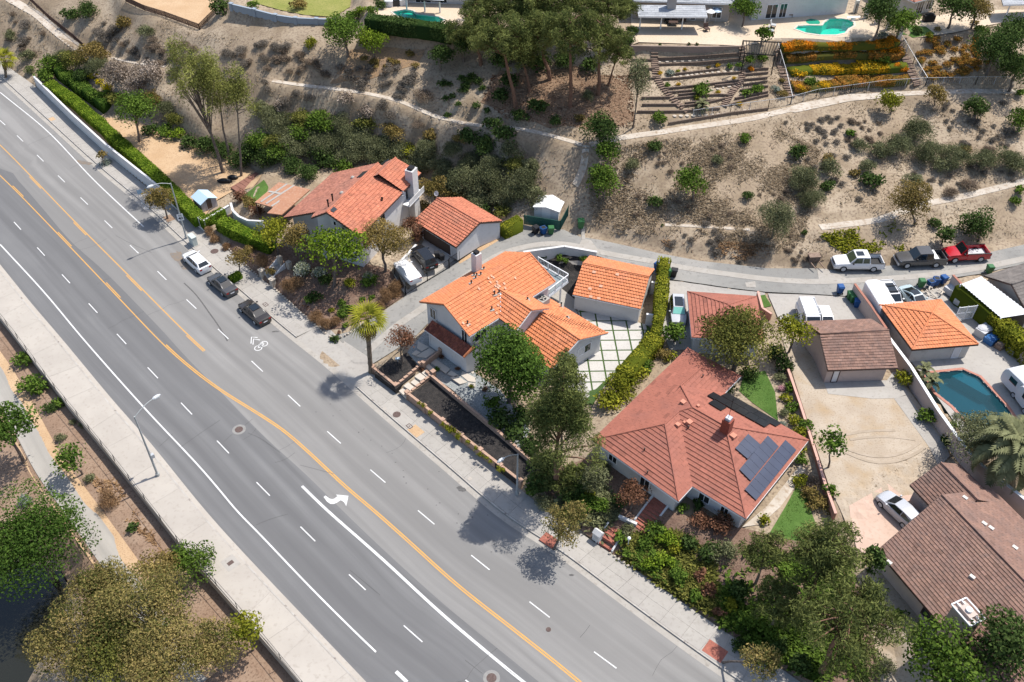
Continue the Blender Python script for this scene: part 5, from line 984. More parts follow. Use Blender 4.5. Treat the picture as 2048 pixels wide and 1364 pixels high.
# ---------------------------------------------------------------- walls, fences, gates
def wall(name, label, pts, h, th, m, cap=None, capw=.08, cat='wall', base=.3, post=None, level=None, group=None, capm=None):
    P = [V3(p) for p in pts]; t = thing(name, label, cat, P[0], group=group)
    for i in range(len(P) - 1):
        a, b = P[i], P[i + 1]; L = np.linalg.norm((b-a)[:2]); n = max(1, int(L / 6)) if not post else max(1, round(L / post))
        for k in range(n):
            p, q = a + (b-a)*k/n, a + (b-a)*(k+1)/n; d = (q-p); d[2] = 0; d /= np.linalg.norm(d); w_ = np.array([-d[1], d[0], 0])*th/2
            top = [level, level] if level else [p[2]+h, q[2]+h]
            g = lambda z, s, e: e + w_*s + [0,0,z-e[2]]
            MB().hexa([g(p[2]-base,-1,p), g(q[2]-base,-1,q), g(q[2]-base,1,q), g(p[2]-base,1,p)], [g(top[0],-1,p), g(top[1],-1,q), g(top[1],1,q), g(top[0],1,p)]).build('panel', m, t)
            if cap:
                MB().bar(p + [0,0,top[0]+.03-p[2]], q + [0,0,top[1]+.03-q[2]], th + capw, .07).build('cap', capm or cap, t)
            if post: MB().box(p + [0,0,-base], (th*1.9, th*1.9, h + base + .12), math.atan2(d[1], d[0])).build('pilaster', m, t); MB().box(p + [0,0,h+.12], (th*2.3, th*2.3, .07), math.atan2(d[1], d[0])).build('pilaster_cap', cap or m, t)
        if post and i == len(P) - 2: MB().box(b + [0,0,-base], (th*1.9, th*1.9, h + base + .12), math.atan2(d[1], d[0])).build('pilaster', m, t); MB().box(b + [0,0,h+.12], (th*2.3, th*2.3, .07), math.atan2(d[1], d[0])).build('pilaster_cap', cap or m, t)
    return t
gz = lambda px, z: [G(a, b, z) for a, b in px]
tz = lambda px: [T(a, b) for a, b in px]
wall('garden_wall', 'long white stucco wall below the clipped hedge along the sidewalk', gz([(75,173),(150,247),(220,311),(315,387),(411,463)], .15), 1.75, .22, M_wallW, M_wallW)
wall('garden_wall', 'short white wall turning the corner behind the utility cabinet', gz([(412,463),(440,446),(463,432)], .2), 1.7, .22, M_wallW, M_wallW)
wall('garden_wall', 'curved white wall beside the playhouse and planted bank', tz([(466,425),(470,440),(482,452),(500,460),(530,462)]), 1.5, .22, M_wallW, M_wallW)
wall('garden_wall', 'white angled wall between the alley and the sunken back garden', gz([(1046,534),(1127,522.5),(1191,534)], 1.5), 2.3, .22, M_wallW, M_wallW, base=.2)
wall('garden_wall', 'low white wall with a wheel ornament beside the parking court', gz([(795,540),(815,520),(833,500)], 2.5), .8, .2, M_wallW, M_wallW)
wall('garden_wall', 'short white wall closing the side yard of the orange garage', gz([(1290,648),(1318,652)], 1.6), 1.5, .18, M_wallW, M_trim)
wall('garden_wall', 'short white wall between the orange garage and the hedge by the bins', gz([(1300,585),(1316,588)], 1.7), 1.6, .18, M_wallW, M_trim)
wall('property_wall', 'pink wall with a reddish cap between the bins and the white trailer', gz([(1701,593),(1735,640),(1763,683)], 2.95), 1.9, .2, M_wallP, mat('reddish_cap', (.33,.15,.11)))
wall('property_wall', 'long pink wall topped with white vinyl beside the bare dirt yard', gz([(1770,700),(1812,757),(1866,845),(1905,900),(1938,943),(1990,985),(2060,1042)], 2.95), 1.75, .2, M_wallP, M_trim, .12)
wall('property_wall', 'low red block wall along the shrubs beside the dirt yard', gz([(1571,740),(1597,815),(1619,885),(1629,917),(1647,976),(1668,1036)], 2.5), .65, .18, mat('red_block', (.40,.20,.15), (.36,.17,.13), 2), mat('pink_block_cap', (.52,.31,.25)))
wall('property_wall', 'red block wall round the small lawn beside the red garage', gz([(1513,595),(1522,628),(1540,640)], 2.8), .9, .18, MATS['red_block'], MATS['pink_block_cap'])
wall('property_wall', 'pink capped wall under the ivy by the blue bins', gz([(1896,574),(1925,606),(1990,672),(2060,745)], 3.2), 1.8, .2, M_wallP, MATS['reddish_cap'])
wall('retaining_wall', 'brown retaining wall under the beige patio at the top', [G(1262,93,15.5)-[0,0,1], G(1330,94,15.5)-[0,0,1], G(1410,95,15.5)-[0,0,1], G(1486,93.5,15.5)-[0,0,1]], 1.15, .22, mat('brown_retaining', (.25,.19,.155), (.29,.22,.18), 1), None, base=.6)
wall('garden_wall', 'blue grey wall with square posts below the top left lawn', tz([(464,18),(510,29),(552,40),(592,46),(634,48),(668,49)]), .75, .25, mat('blue_grey_wall', (.26,.30,.34)), MATS['blue_grey_wall'], post=3.0)
wall('planter_wall', 'long tan block planter wall with seven pilasters beside the sidewalk', gz([(815,797),(1041,974)], .17), .95, .2, M_block, M_block, post=3.05)
wall('planter_wall', 'tan block wall along the back of the long black mulch planter', gz([(852,748),(1000,872),(1066,930)], 1.05), .5, .2, M_block, M_block)
wall('planter_wall', 'tan block planter wall under the reddish shrub near the palm', gz([(747,744),(792,781)], .17), .8, .2, M_block, M_block, post=4)
def stepwall(label, px, z0, z1, n):
    a, b = G(*px[0], z0), G(*px[1], z1); t = thing('planter_wall', label, 'wall', a); 
    for k in range(n):
        p, q = a + (b-a)*k/n, a + (b-a)*(k+1)/n; zz = z0 + (z1-z0)*(k+1)/n; d = (q-p)[:2]/np.linalg.norm((q-p)[:2]); rz = math.atan2(d[1], d[0]); L = np.linalg.norm((q-p)[:2])
        MB().box(((p+q)[0]/2, (p+q)[1]/2, .05), (L*.99, .2, zz + .55), rz).build('block', M_block, t); MB().box(((p+q)[0]/2, (p+q)[1]/2, zz + .6), (L*1.02, .28, .07), rz).build('cap', M_block, t)
    for p, zz in ((a, z0), (b, z1)): MB().box((p[0], p[1], .05), (.4,.4,zz+.85), rz).build('pilaster', M_block, t); MB().box((p[0], p[1], zz+.9), (.5,.5,.08), rz).build('pilaster_cap', M_block, t)
stepwall('stepped tan block wall left of the floating steps', [(792,780),(842,737)], .2, .95, 6)
stepwall('stepped tan block wall right of the floating steps', [(816,797),(867,754)], .2, .95, 6)
wall('planter_wall', 'tan block wall running from the steps to the porch of the orange house', gz([(848,735),(882,708)], 1.25), .75, .2, M_block, None, post=5)
# stone edging along the left front garden
def edging(label, px, z, r=.16, m=None, step=.42):
    P = SP(px, z, step); t = thing('stone_edging', label, 'edging', P[0]); rn = random.Random(len(P))
    for p in P: mb = MB(); mb.ball(p + [rn.uniform(-.04,.04), rn.uniform(-.04,.04), .05], (r*rn.uniform(.8,1.3), r*rn.uniform(.7,1.2), r*rn.uniform(.7,1.1)), 7, 5); mb.build('stone', m or M_stone, t)
    return t
edging('line of pale stones edging the front garden beside the parked sedans', [(549,578),(575,601),(607,630),(650,667),(664,676)], .2)
edging('row of white stones curving along the garden at the alley mouth', [(668,676),(690,671),(720,654),(748,634),(775,615)], .3, .15)
edging('line of dark stones edging the bank near the utility cabinet', [(452,494),(470,510),(500,538),(524,557)], .2, .13)
edging('low stone edging beside the brick steps and green slope', [(1220,1107),(1238,1118),(1255,1131),(1266,1132),(1275,1128)], .2, .15)
# stairs of the left house
def stair(label, A, B, wd, n, m, side=None, nm='stairs', cheek=.35, treads=True, nmat=None):
    a, b = V3(A), V3(B); d = (b-a); d[2] = 0; L = np.linalg.norm(d); d /= L; w_ = np.array([-d[1], d[0], 0])*wd/2; t = thing(nm, label, 'stairs', a); rz = math.atan2(d[1], d[0])
    for k in range(n):
        c = a + (b-a)*(k+.5)/n; zt = max(a[2] + (b[2]-a[2])*(k+1)/n, Z(c[0], c[1]) + .1); top_ = zt; MB().box((c[0], c[1], zt-.5), (L/n*1.02, wd, .5), rz).build('step', m, t)
    if side:
        b = np.array([b[0], b[1], max(b[2], top_)])
        for s in (-1, 1):
            e = w_*(1 + .24/wd)*s; MB().hexa([a+e-w_*.12*s+[0,0,-.4], b+e-w_*.12*s+[0,0,-.6], b+e+w_*.12*s+[0,0,-.6], a+e+w_*.12*s+[0,0,-.4]], [a+e-w_*.12*s+[0,0,cheek], b+e-w_*.12*s+[0,0,cheek], b+e+w_*.12*s+[0,0,cheek], a+e+w_*.12*s+[0,0,cheek]]).build('cheek_wall', side, t)
    return t
k3 = lambda x, y, z: G(400 + x / 6.82, 480 + y / 6.82, z)
st = stair('white walled steps with stone pillars beside the parked sedans', k3(940,560,.15), k3(1120,345,1.45), 1.25, 8, M_conc, M_wallW, cheek=.75)
for x, y in ((860,510),(1005,635)): MB().box(k3(x, y, .15), (.55,.55,1.15), .9).build('pillar', M_stone, st); MB().box(k3(x, y, .15) + [0,0,1.15], (.7,.7,.1), .9).build('pillar_cap', M_stone, st)
for x, y in ((1100,330),(1225,400)): MB().box(k3(x, y, 1.3), (.5,.5,1.2), .9).build('pillar', M_stone, st)
# brick steps of the red house
k4 = lambda x, y, z: G(1024 + x / 4, 1023 + y / 4, z)
bs = stair('red brick steps with white cheek walls up to the red house', k4(735,285,.2), k4(830,150,.75), 1.5, 4, M_brickR, M_wallW, cheek=.25)
MB().prism([k4(*p, .8) for p in ((790,170),(860,60),(985,130),(1035,215),(960,190))], .3, .8).build('landing', M_brickR, bs)
bs2 = stair('upper flight of red brick steps beside the green bank', k4(1010,160,.85), k4(1190,-75,2.2), 1.5, 9, M_brickR, M_wallW, cheek=.3)
wall('planter_wall', 'white topped wall beside the landing of the brick steps', gz([(1236,1042),(1272,1058)], .8), .8, .2, M_wallW, M_wallW)
# iron fence and gate of the parking court
def rail_fence(name, label, pts, h, m, pitch=.14, post=2.4, rails=(.12, .95), bars=True, cat='fence', bw=.022, pw=.07, wires=0, kindbars=None, rw=.045):
    P = [V3(p) for p in pts]; t = thing(name, label, cat, P[0])
    for a, b in zip(P[:-1], P[1:]):
        L = np.linalg.norm(b-a); n = max(1, round(L / post))
        for k in range(n + 1): p = a + (b-a)*k/n; MB().box(p - [0,0,.15], (pw,pw,h+.15)).build('post', m, t)
        for r in rails: MB().bar(a + [0,0,h*r], b + [0,0,h*r], rw, rw).build('rail', m, t)
        if bars:
            mb = MB()
            for k in range(int(L / pitch)): p = a + (b-a)*(k+.5)/int(L/pitch); mb.box(p + [0,0,h*rails[0]], (bw,bw,h*(rails[-1]-rails[0])))
            mb.build('bars', m, t, kind='stuff')
        if wires:
            mb = MB(); d = (b-a)/L; w_ = .32; k = int(L / w_)
            for i in range(k):
                p, q = a + d*i*w_, a + d*(i+1)*w_; mb.bar(p + [0,0,h*.05], q + [0,0,h*.97], .012, .012); mb.bar(q + [0,0,h*.05], p + [0,0,h*.97], .012, .012)
            mb.build('wire_mesh', m, t, kind='stuff')
    return t
rail_fence('iron_fence', 'black iron fence with a sliding gate round the parking court', tz([(789,549),(800,568),(812,590),(855,563),(898,537)]), 1.4, M_black)
rail_fence('iron_gate', 'black iron gate post frame at the corner of the white garage', tz([(899,537),(919,523)]), 1.6, M_black, cat='gate')
M_galv = plain('galvanised_steel', (.45,.46,.47), .5, metal=.3); M_dark = plain('dark_rail', (.05,.05,.05))
rail_fence('chain_link_fence', 'chain link fence with a pale top rail along the upper path', tz([(1385,237),(1460,226),(1536,216),(1580,209),(1632,195),(1700,186),(1770,176),(1850,172),(1950,170),(2060,169)]), 1.25, M_galv, bars=False, rails=(.98,), wires=1)
rail_fence('chain_link_fence', 'chain link fence running uphill right of the orange flower rows', tz([(1850,171),(1825,130),(1798,84)]), 1.2, M_galv, bars=False, rails=(.98,), wires=1)
rail_fence('chain_link_fence', 'pale handrail fence running uphill left of the orange flower rows', tz([(1582,207),(1568,150),(1553,100)]), 1.1, M_galv, bars=False, rails=(.98,))
rail_fence('bank_fence', 'thin dark rail fence along the river side of the sidewalk', [np.array([p[0], p[1], .05]) for p in offset(L_lo, 0)[60:-60:12]], 1.1, M_dark, bars=False, rails=(.05, .98), post=3.0, rw=.035, pw=.045)
wall('retaining_wall', 'low concrete retaining wall holding the river side sidewalk', [np.array([p[0], p[1], -1.4]) for p in L_lo[30:-30:8]], 1.5, .16, M_concP, None, base=.5)
rail_fence('screen_fence', 'dark brown mesh fence round the dirt pad at the top left', tz([(252,4),(290,22),(332,35),(400,60),(432,28)]), 1.0, M_brown, pitch=.12, bw=.05)
rail_fence('screen_fence', 'dark slatted fence beside the drain at the top left', tz([(60,2),(100,40),(150,80),(172,100)]), 1.0, M_brown, pitch=.16, bw=.05)
rail_fence('iron_fence', 'dark fence with tan stone posts right of the kidney pool', [G(1709,27,15.5), G(1752,48,15.5), G(1797,76,15.5)], 1.5, M_black, pitch=.16, post=50)
for i, (x, y) in enumerate(((1709,27),(1730,38),(1752,49),(1774,61),(1797,77))):
    o = MB().box(G(x, y, 15.4), (.5,.5,2.0)).build('fence_post', M_wallC); setp(o, ('tan stone post beside the white house wall, uppermost of the pool fence','second tan stone post down the fence from the white house wall','middle tan stone post of the dark pool fence','tan stone post of the pool fence next above the lowest','lowest tan stone post of the pool fence at the timber steps')[i], 'post', 'tan posts beside the kidney pool')
gm = rail_fence('mesh_fence', 'green screened fence in front of the white shed', tz([(1048,450),(1120,462),(1136,432)]), 1.6, plain('green_mesh', (.02,.09,.07)), pitch=.085, bw=.08)
wg = thing('iron_gate', 'white wire driveway gate right of the orange pyramid roof', 'gate', T(1910,640)); a, b = T(1908,641), T(1943,637)
for z_ in (.1, 1.0, 1.9): MB().bar(a + [0,0,z_], b + [0,0,z_], .06, .06).build('rail', M_trim, wg)
mb = MB()
for k in range(22): p = a + (b-a)*k/21; mb.box(p + [0,0,.1], (.03,.03,1.8))
mb.build('bars', M_trim, wg, kind='stuff')
for p in (a, (a+b)/2, b): MB().box(p, (.09,.09,2.0)).build('post', M_trim, wg)
# ---------------------------------------------------------------- terraced garden with timber steps
def timberline(px, h=.34, n=None):
    P = smooth(spl([T(*p) for p in px], .9), 3); P[:, 2] = [Z(a, b) for a, b in P[:, :2]]; return P
r1c3 = lambda x, y: (1024 + x / 4, y / 4)
TER = [[(1165,480),(1400,470),(1640,452),(1835,440)],[(1165,528),(1400,520),(1640,500),(1835,480)],[(1290,605),(1500,585),(1660,562)],[(1195,645),(1400,632),(1600,605),(1835,590)],[(1215,722),(1400,705),(1600,682),(1810,655)],[(1240,752),(1440,735)],[(1620,700),(1800,680)],[(1300,800),(1470,780),(1640,765),(1760,775)],
       [(1345,862),(1450,850),(1640,830),(1700,800)],[(1000,905),(1200,905),(1380,905),(1420,895),(1660,880)],[(1035,795),(1150,795),(1260,790)],[(1095,640),(1150,635)],[(1850,575),(1950,562),(2048,560)],[(1850,650),(1950,640),(2040,632)],[(1850,690),(1950,672),(2040,662)],[(1740,850),(1850,812),(2048,770)],[(950,490),(1130,492)],[(1250,1000),(1500,960),(1800,910),(2048,880)],[(1330,770),(1450,758),(1560,748)],[(1380,838),(1500,825),(1620,812)],[(1850,610),(1950,600),(2045,592)],[(1820,735),(1950,715),(2045,700)],[(1780,800),(1900,775),(2045,745)],[(960,560),(1140,562)],[(1040,850),(1180,852),(1330,848)]]
tg = thing('garden_terrace', 'planted hillside terraces held by dark timber edging below the beige patio', 'terraced garden', T(1400,160))
for L_ in TER:
    P = timberline([r1c3(*p) for p in L_]); 
    for i in range(0, len(P) - 1, 3):
        j = min(i + 3, len(P) - 1); MB().bar(P[i] + [0,0,.12], P[j] + [0,0,.1], .18, .52).build('timber', M_timber, tg)
def logs(label, px, n, wd, m=M_log):
    P = spl([T(*p) for p in px], .2); t = thing('log_steps', label, 'steps', P[0]); s = np.r_[0, np.cumsum(np.linalg.norm(np.diff(P, axis=0), axis=1))]
    for k in range(n):
        i = int(np.searchsorted(s, s[-1]*(k+.5)/n)); i = min(max(i, 1), len(P)-2); d = P[i+1]-P[i-1]; rz = math.atan2(d[1], d[0]); c = P[i]; MB().box((c[0], c[1], Z(c[0], c[1]) + .02), (.22, wd, .2), rz).build('step', m, t)
    return t
logs('timber log steps down the left side of the terraces', [r1c3(1140,380),r1c3(1145,520),r1c3(1160,630),r1c3(1220,720),r1c3(1310,820),r1c3(1410,905)], 30, 1.0)
logs('timber log steps down the right side of the terraces', [r1c3(1835,380),r1c3(1838,520),r1c3(1835,640),r1c3(1760,740),r1c3(1690,860)], 28, .95)
logs('steep timber steps between the terraces and the flower rows', [(1555,98),(1560,130),(1572,165),(1582,197)], 26, 1.15)
logs('steep timber steps right of the orange flower rows', [(1796,82),(1810,115),(1822,145),(1836,175)], 26, 1.3)
pg = thing('pergola', 'dark slatted pergola over shrubs at the edge of the beige patio', 'pergola', T(1500,105)); a, b, c, d = G(1487,118,15.4), G(1548,122,15.4), G(1560,96,16.6), G(1484,93,16.6)
for k in range(14): s = k / 13; MB().bar(a*(1-s)+b*s + [0,0,.9], d*(1-s)+c*s + [0,0,.9], .07, .12).build('slat', M_black, pg)
for s, e in ((a, b), (d, c)): MB().bar(s + [0,0,.8], e + [0,0,.8], .1, .14).build('beam', M_black, pg)
for p in (a, b, c, d): MB().box(p - [0,0,2.0], (.12,.12,2.85)).build('post', M_black, pg)
# flat stepping stones along the terraces
ss = thing('stepping_stones', 'pale round stepping stones along the timber terraces', 'stepping stones', T(1400,150)); rn = random.Random(3)
for L_ in ([(1180,498),(1300,492),(1420,488),(1530,480)],[(1250,625),(1400,605),(1560,585),(1800,570)],[(1450,745),(1600,720),(1780,685)],[(1300,930),(1500,925),(1700,910),(1900,880)]):
    P = spl([T(*r1c3(*p)) for p in L_], .75)
    for p in P: r = rn.uniform(.18,.3); MB().tube([p + [0,0,-.05], p + [0,0,.09]], r, 8).build('stone', M_stone, ss)
# ---------------------------------------------------------------- street furniture
def lamp(px, h, ax, label, sign=None, arm=2.2):
    B = G(*px, .15); t = thing('street_lamp', label, 'street lamp', B, group='grey street lamps on the big road'); d = np.array([math.cos(ax), math.sin(ax), 0.0])
    M_pole = mat('weathered_grey_pole', (.30,.315,.31), (.36,.37,.36), 3, rough=.6)
    mb = MB(); mb.tube([B, B + [0,0,h]], [.12, .07], 8); mb.tube([B, B + [0,0,.35]], .19, 8); mb.build('pole', M_pole, t)
    arc = [B + [0,0,h-.1] + d*arm*s + [0,0,.75*math.sin(s*1.7)] for s in np.linspace(0, 1, 7)]; mb = MB(); mb.tube(arc, .045, 6); mb.build('arm', M_pole, t)
    e = arc[-1]; mb = MB(); w_ = np.array([-d[1], d[0], 0]); mb.tube([e - d*.1, e + d*.1, e + d*.45, e + d*.75], [.07,.16,.17,.05], 8); mb.build('lamp_head', plain('lamp_head_grey', (.52,.54,.55), .4), t)
    MB().box(e + d*.4 - [0,0,.17], (.34,.2,.06), ax).build('lens', plain('lamp_lens', (.6,.62,.6), .15, .6), t); return t, B, d
sd = math.atan2(*(np.array([G(720,800) - G(640,900)])[0][:2][::-1]))
tgt = lambda px: (lambda i: math.atan2(*(L_rc[i+1]-L_rc[i-1])[:2][::-1]))(near(L_rc, G(*px)))
ta = tgt((373,476)); across = ta - math.pi/2 if np.hypot(*((G(373,476) + [math.cos(ta-math.pi/2), math.sin(ta-math.pi/2), 0]) - G(200,600))[:2]) < np.hypot(*(G(373,476)-G(200,600))[:2]) else ta + math.pi/2
t, B, d = lamp((373,476.5), 8.4, across, 'grey street lamp carrying the speed limit 40 sign')
def textmesh(s, size, name, m, parent, M_, ext=.004, bold=0):
    c = bpy.data.curves.new(name, 'FONT'); c.body = s; c.size = size; c.align_x = 'CENTER'; c.align_y = 'CENTER'; c.extrude = ext; c.offset = bold; o = bpy.data.objects.new(name, c); COL.objects.link(o)
    dg = bpy.context.evaluated_depsgraph_get(); me = bpy.data.meshes.new_from_object(o.evaluated_get(dg)); bpy.data.objects.remove(o); me.transform(M_); me.materials.clear(); me.materials.append(m)
    V = [v.co for v in me.vertices]; iv = WM[parent.name].inverted(); me.transform(iv); o2 = bpy.data.objects.new(name, me); link(o2, parent, WM[parent.name]); return o2
M_sign = plain('white_sign_face', (.72,.73,.74), .5); M_ink = plain('black_sign_ink', (.015,.015,.015), .5)
# the sign faces the traffic coming up the road, towards the drone
f = np.array([.30, -.95, 0.0]); f /= np.linalg.norm(f); xs = np.array([-f[1], f[0], 0.0]); sc_ = B + [0,0,3.4] + f*.16
sg = thing('speed_limit_sign', 'white speed limit 40 sign on the street lamp', 'road sign', sc_)
c8 = [sc_ + xs*a + np.array([0,0,b]) for a, b in ((-.38,-.48),(.38,-.48),(.38,.48),(-.38,.48))]; MB().hexa([p - f*.02 for p in c8], c8).build('plate', M_sign, sg)
Mx = Matrix(((xs[0],0,f[0],sc_[0]+f[0]*.012),(xs[1],0,f[1],sc_[1]+f[1]*.012),(0,1,0,sc_[2]),(0,0,0,1)))
textmesh('40', .56, 'numerals', M_ink, sg, Mx @ Matrix.Translation((0,-.17,0)), bold=.014); textmesh('SPEED', .18, 'lettering', M_ink, sg, Mx @ Matrix.Translation((0,.36,0))); textmesh('LIMIT', .18, 'lettering', M_ink, sg, Mx @ Matrix.Translation((0,.19,0)))
t, B2, d2 = lamp((316,951), 8.6, math.atan2(*(G(420,880) - G(316,951))[:2][::-1]), 'dark poled street lamp on the river side sidewalk'); MB().box(B2 + [0,0,2.6] + d2*.2, (.35,.3,.45), .7).build('control_box', M_galv, t)
lamp((1034,988), 6.0, math.atan2(*(G(1000,1010) - G(1034,988))[:2][::-1]), 'short grey street lamp at the end of the long block planter', arm=1.7)
B = G(288,413,.15); t = thing('street_sign', 'small pale blue sign on a thin post beside the white wall', 'road sign', B); mb = MB(); mb.tube([B, B + [0,0,2.5]], .035, 6); mb.build('post', M_galv, t); c = B + [0,0,2.35] + f*.05; c8 = [c + xs*a + np.array([0,0,b]) for a, b in ((-.28,-.32),(.28,-.32),(.28,.32),(-.28,.32))]; MB().hexa([p - f*.02 for p in c8], c8).build('plate', plain('pale_blue_sign', (.30,.42,.52)), t)
B = G(388,488,.15); ra = tgt((388,488)); t = thing('utility_cabinet', 'pale grey green utility cabinet beside the street lamp', 'utility cabinet', B, ra)
MB().box(B, (1.15,.6,1.25), ra).build('cabinet', mat('pale_green_metal', (.42,.47,.44), (.46,.5,.47), 2, rough=.6), t); MB().box(B + [0,0,1.25], (1.22,.68,.07), ra).build('lid', MATS['pale_green_metal'], t); MB().box(B - [0,0,.02], (1.4,.9,.06), ra).build('plinth', M_conc, t)
for s in (-.28, .28): MB().box(B + np.array([math.cos(ra)*s + math.sin(ra)*.31*1, math.sin(ra)*s - math.cos(ra)*.31, .15]), (.5,.03,1.0), ra).build('door', MATS['pale_green_metal'], t)
B = G(1195,1079,.18); ra = tgt((1195,1079)); t = thing('mailbox_pillar', 'white masonry mailbox pillar with a peaked top at the brick steps', 'mailbox', B, ra); mb = MB(); mb.box(B, (.8,.65,1.05), ra); mb.build('pillar', M_wallW, t)
co, si = math.cos(ra), math.sin(ra); Lc = lambda x, y, z: B + [x*co - y*si, x*si + y*co, z]; mb = MB(); mb.add([Lc(-.45,-.36,1.05), Lc(.45,-.36,1.05), Lc(.45,.36,1.05), Lc(-.45,.36,1.05), Lc(-.45,0,1.4), Lc(.45,0,1.4)], [(0,1,5,4),(2,3,4,5),(0,4,3),(1,2,5),(3,2,1,0)]); mb.build('peaked_top', M_wallW, t); MB().box(Lc(0,-.335,.5), (.4,.03,.28), ra).build('mail_slot', M_galv, t)
B = T(1256,1090); t = thing('garden_lamp', 'small white globe lamp on a post in the green bank', 'garden lamp', B); mb = MB(); mb.tube([B, B + [0,0,.9]], .04, 6); mb.build('post', M_trim, t); mb = MB(); mb.ball(B + [0,0,1.05], .18, 10, 8); mb.build('globe', M_trim, t)
B = T(796,724); t = thing('garden_lamp', 'small pale blue lamp in the dark planter under the reddish shrub', 'garden lamp', B); mb = MB(); mb.tube([B, B+[0,0,.5]], .04, 6); mb.build('post', M_galv, t); MB().box(B + [0,0,.5], (.5,.28,.12), .2).build('lamp_head', plain('pale_blue_metal', (.5,.6,.66)), t)
# sheds, playhouse
def shed(label, a, b, depth, h, rise, wm, rm, nm='shed', door=None, ov=.15):
    a, b = V3(a), V3(b); u = b - a; u[2] = 0; L = np.linalg.norm(u); u /= L; n = np.array([-u[1], u[0], 0]); n = n if n[1] > 0 else -n; t = thing(nm, label, nm if nm != 'play_house' else 'playhouse', (a+b)/2); z = a[2]; up = lambda p, h_: np.array([p[0], p[1], h_])
    m_ = (a + b) / 2; f = [(a[0],a[1],z+h),(b[0],b[1],z+h),(*(b+n*depth)[:2],z+h),(*(m_+n*depth)[:2],z+h+rise-.02),(*(a+n*depth)[:2],z+h)]; walls(t, [(a[0],a[1],z+h),(m_[0],m_[1],z+h+rise-.02)] + f[1:], z-.1, wm)
    for s, e in ((a - u*ov, m_), (m_, b + u*ov)):
        hs, he = (h-.05, h+rise) if s is not m_ else (h+rise, h-.05); P = [up(s - n*ov, z+hs), up(e - n*ov, z+he), up(e + n*(depth+ov), z+he), up(s + n*(depth+ov), z+hs)]; MB().hexa([p - [0,0,.05] for p in P], P).build('roof_panel', rm, t)
    if door: opening(t, a, b, .3, .7, z+.05, z+1.7, nm='door', frame=wm, pane=door, mull=0)
    return t
shed('white metal shed behind the green screened fence', T(1068,432), T(1116,444), 3.0, 1.5, .3, M_wallW, plain('white_metal', (.66,.66,.65), .5), door=M_doorW)
shed('grey playhouse with a pale blue roof behind the clipped hedge', G(406,425,.95), G(436,412,.95), 2.3, 1.35, .55, mat('grey_siding', (.36,.33,.33), (.4,.37,.37), 2), plain('pale_blue_roof', (.42,.55,.66), .5), nm='play_house', door=M_door)
# deck, tables and bits of the left garden
dq = thing('timber_deck', 'reddish brown timber deck stepped beside the small lawn', 'deck', T(500,372))
for k in range(6):
    s = k / 6; a0, a1, b0, b1 = G(462,378,.95), G(488,395,.95), G(512,347,.95), G(536,360,.95); p, q = a0*(1-s)+b0*s, a1*(1-s)+b1*s; p2, q2 = a0*(1-s-.155)+b0*(s+.155), a1*(1-s-.155)+b1*(s+.155); MB().hexa([x - [0,0,.1] for x in (p, q, q2, p2)], [x + [0,0,.28] for x in (p, q, q2, p2)]).build('plank', mat('reddish_deck', (.19,.09,.065), (.23,.11,.08), 2), dq)
for i, (x, y, c) in enumerate(((450,365,'black'),(466,358,'black'))): 
    B = T(x, y); t = thing('tarp_heap', ('long' if i == 0 else 'short') + ' dark tarp bundle at the foot of the tall trees', 'tarp', B); mb = MB(); mb.ball(B + [0,0,.25], (1.1 - .3*i,.4,.4), 8, 6); mb.build('tarp', M_black, t)
B = T(998,428); t = thing('picnic_table', 'pale table with a dark bowl behind the terracotta garage', 'table', B); MB().box(B + [0,0,.7], (1.6,1.0,.08), .0).build('table_top', M_concB, t); mb = MB(); mb.ball(B + [0,0,.85], (.25,.25,.12), 8, 5); mb.build('bowl', M_black, t)
for s in (-.6, .6): MB().box(B + [s,0,0], (.1,.8,.7)).build('leg', M_concB, t)
MB().box(B + [.1,-.9,.0], (1.5,.35,.42)).build('bench', M_concB, t)
def dish(p, label, r=.33):
    t = thing('satellite_dish', label, 'satellite dish', p); p = V3(p); mb = MB(); mb.tube([p, p + [0,0,.6]], .03, 5); mb.build('mast', M_galv, t); mb = MB(); nrm = Vector((-.4,-.75,.5)).normalized(); x = nrm.cross(Vector((0,0,1))).normalized(); y = x.cross(nrm); C = Vector(p) + Vector((0,0,.75))
    pts = [C + nrm*(-.12)] + [C + (x*math.cos(a)+y*math.sin(a))*r for a in np.linspace(0, 2*math.pi, 12, endpoint=False)]; mb.add(pts, [(0, 1+(k+1)%12, 1+k) for k in range(12)] + [(0, 1+k, 1+(k+1)%12) for k in range(12)]); mb.build('reflector', M_trim, t); MB().bar(C, C + nrm*.35, .03, .03).build('feed_arm', M_galv, t)
dish(G(873,397,6.0), 'round satellite dish on the ridge of the terracotta garage'); dish(G(806,397,6.6), 'white satellite dish on the chimney side of the two storey house')
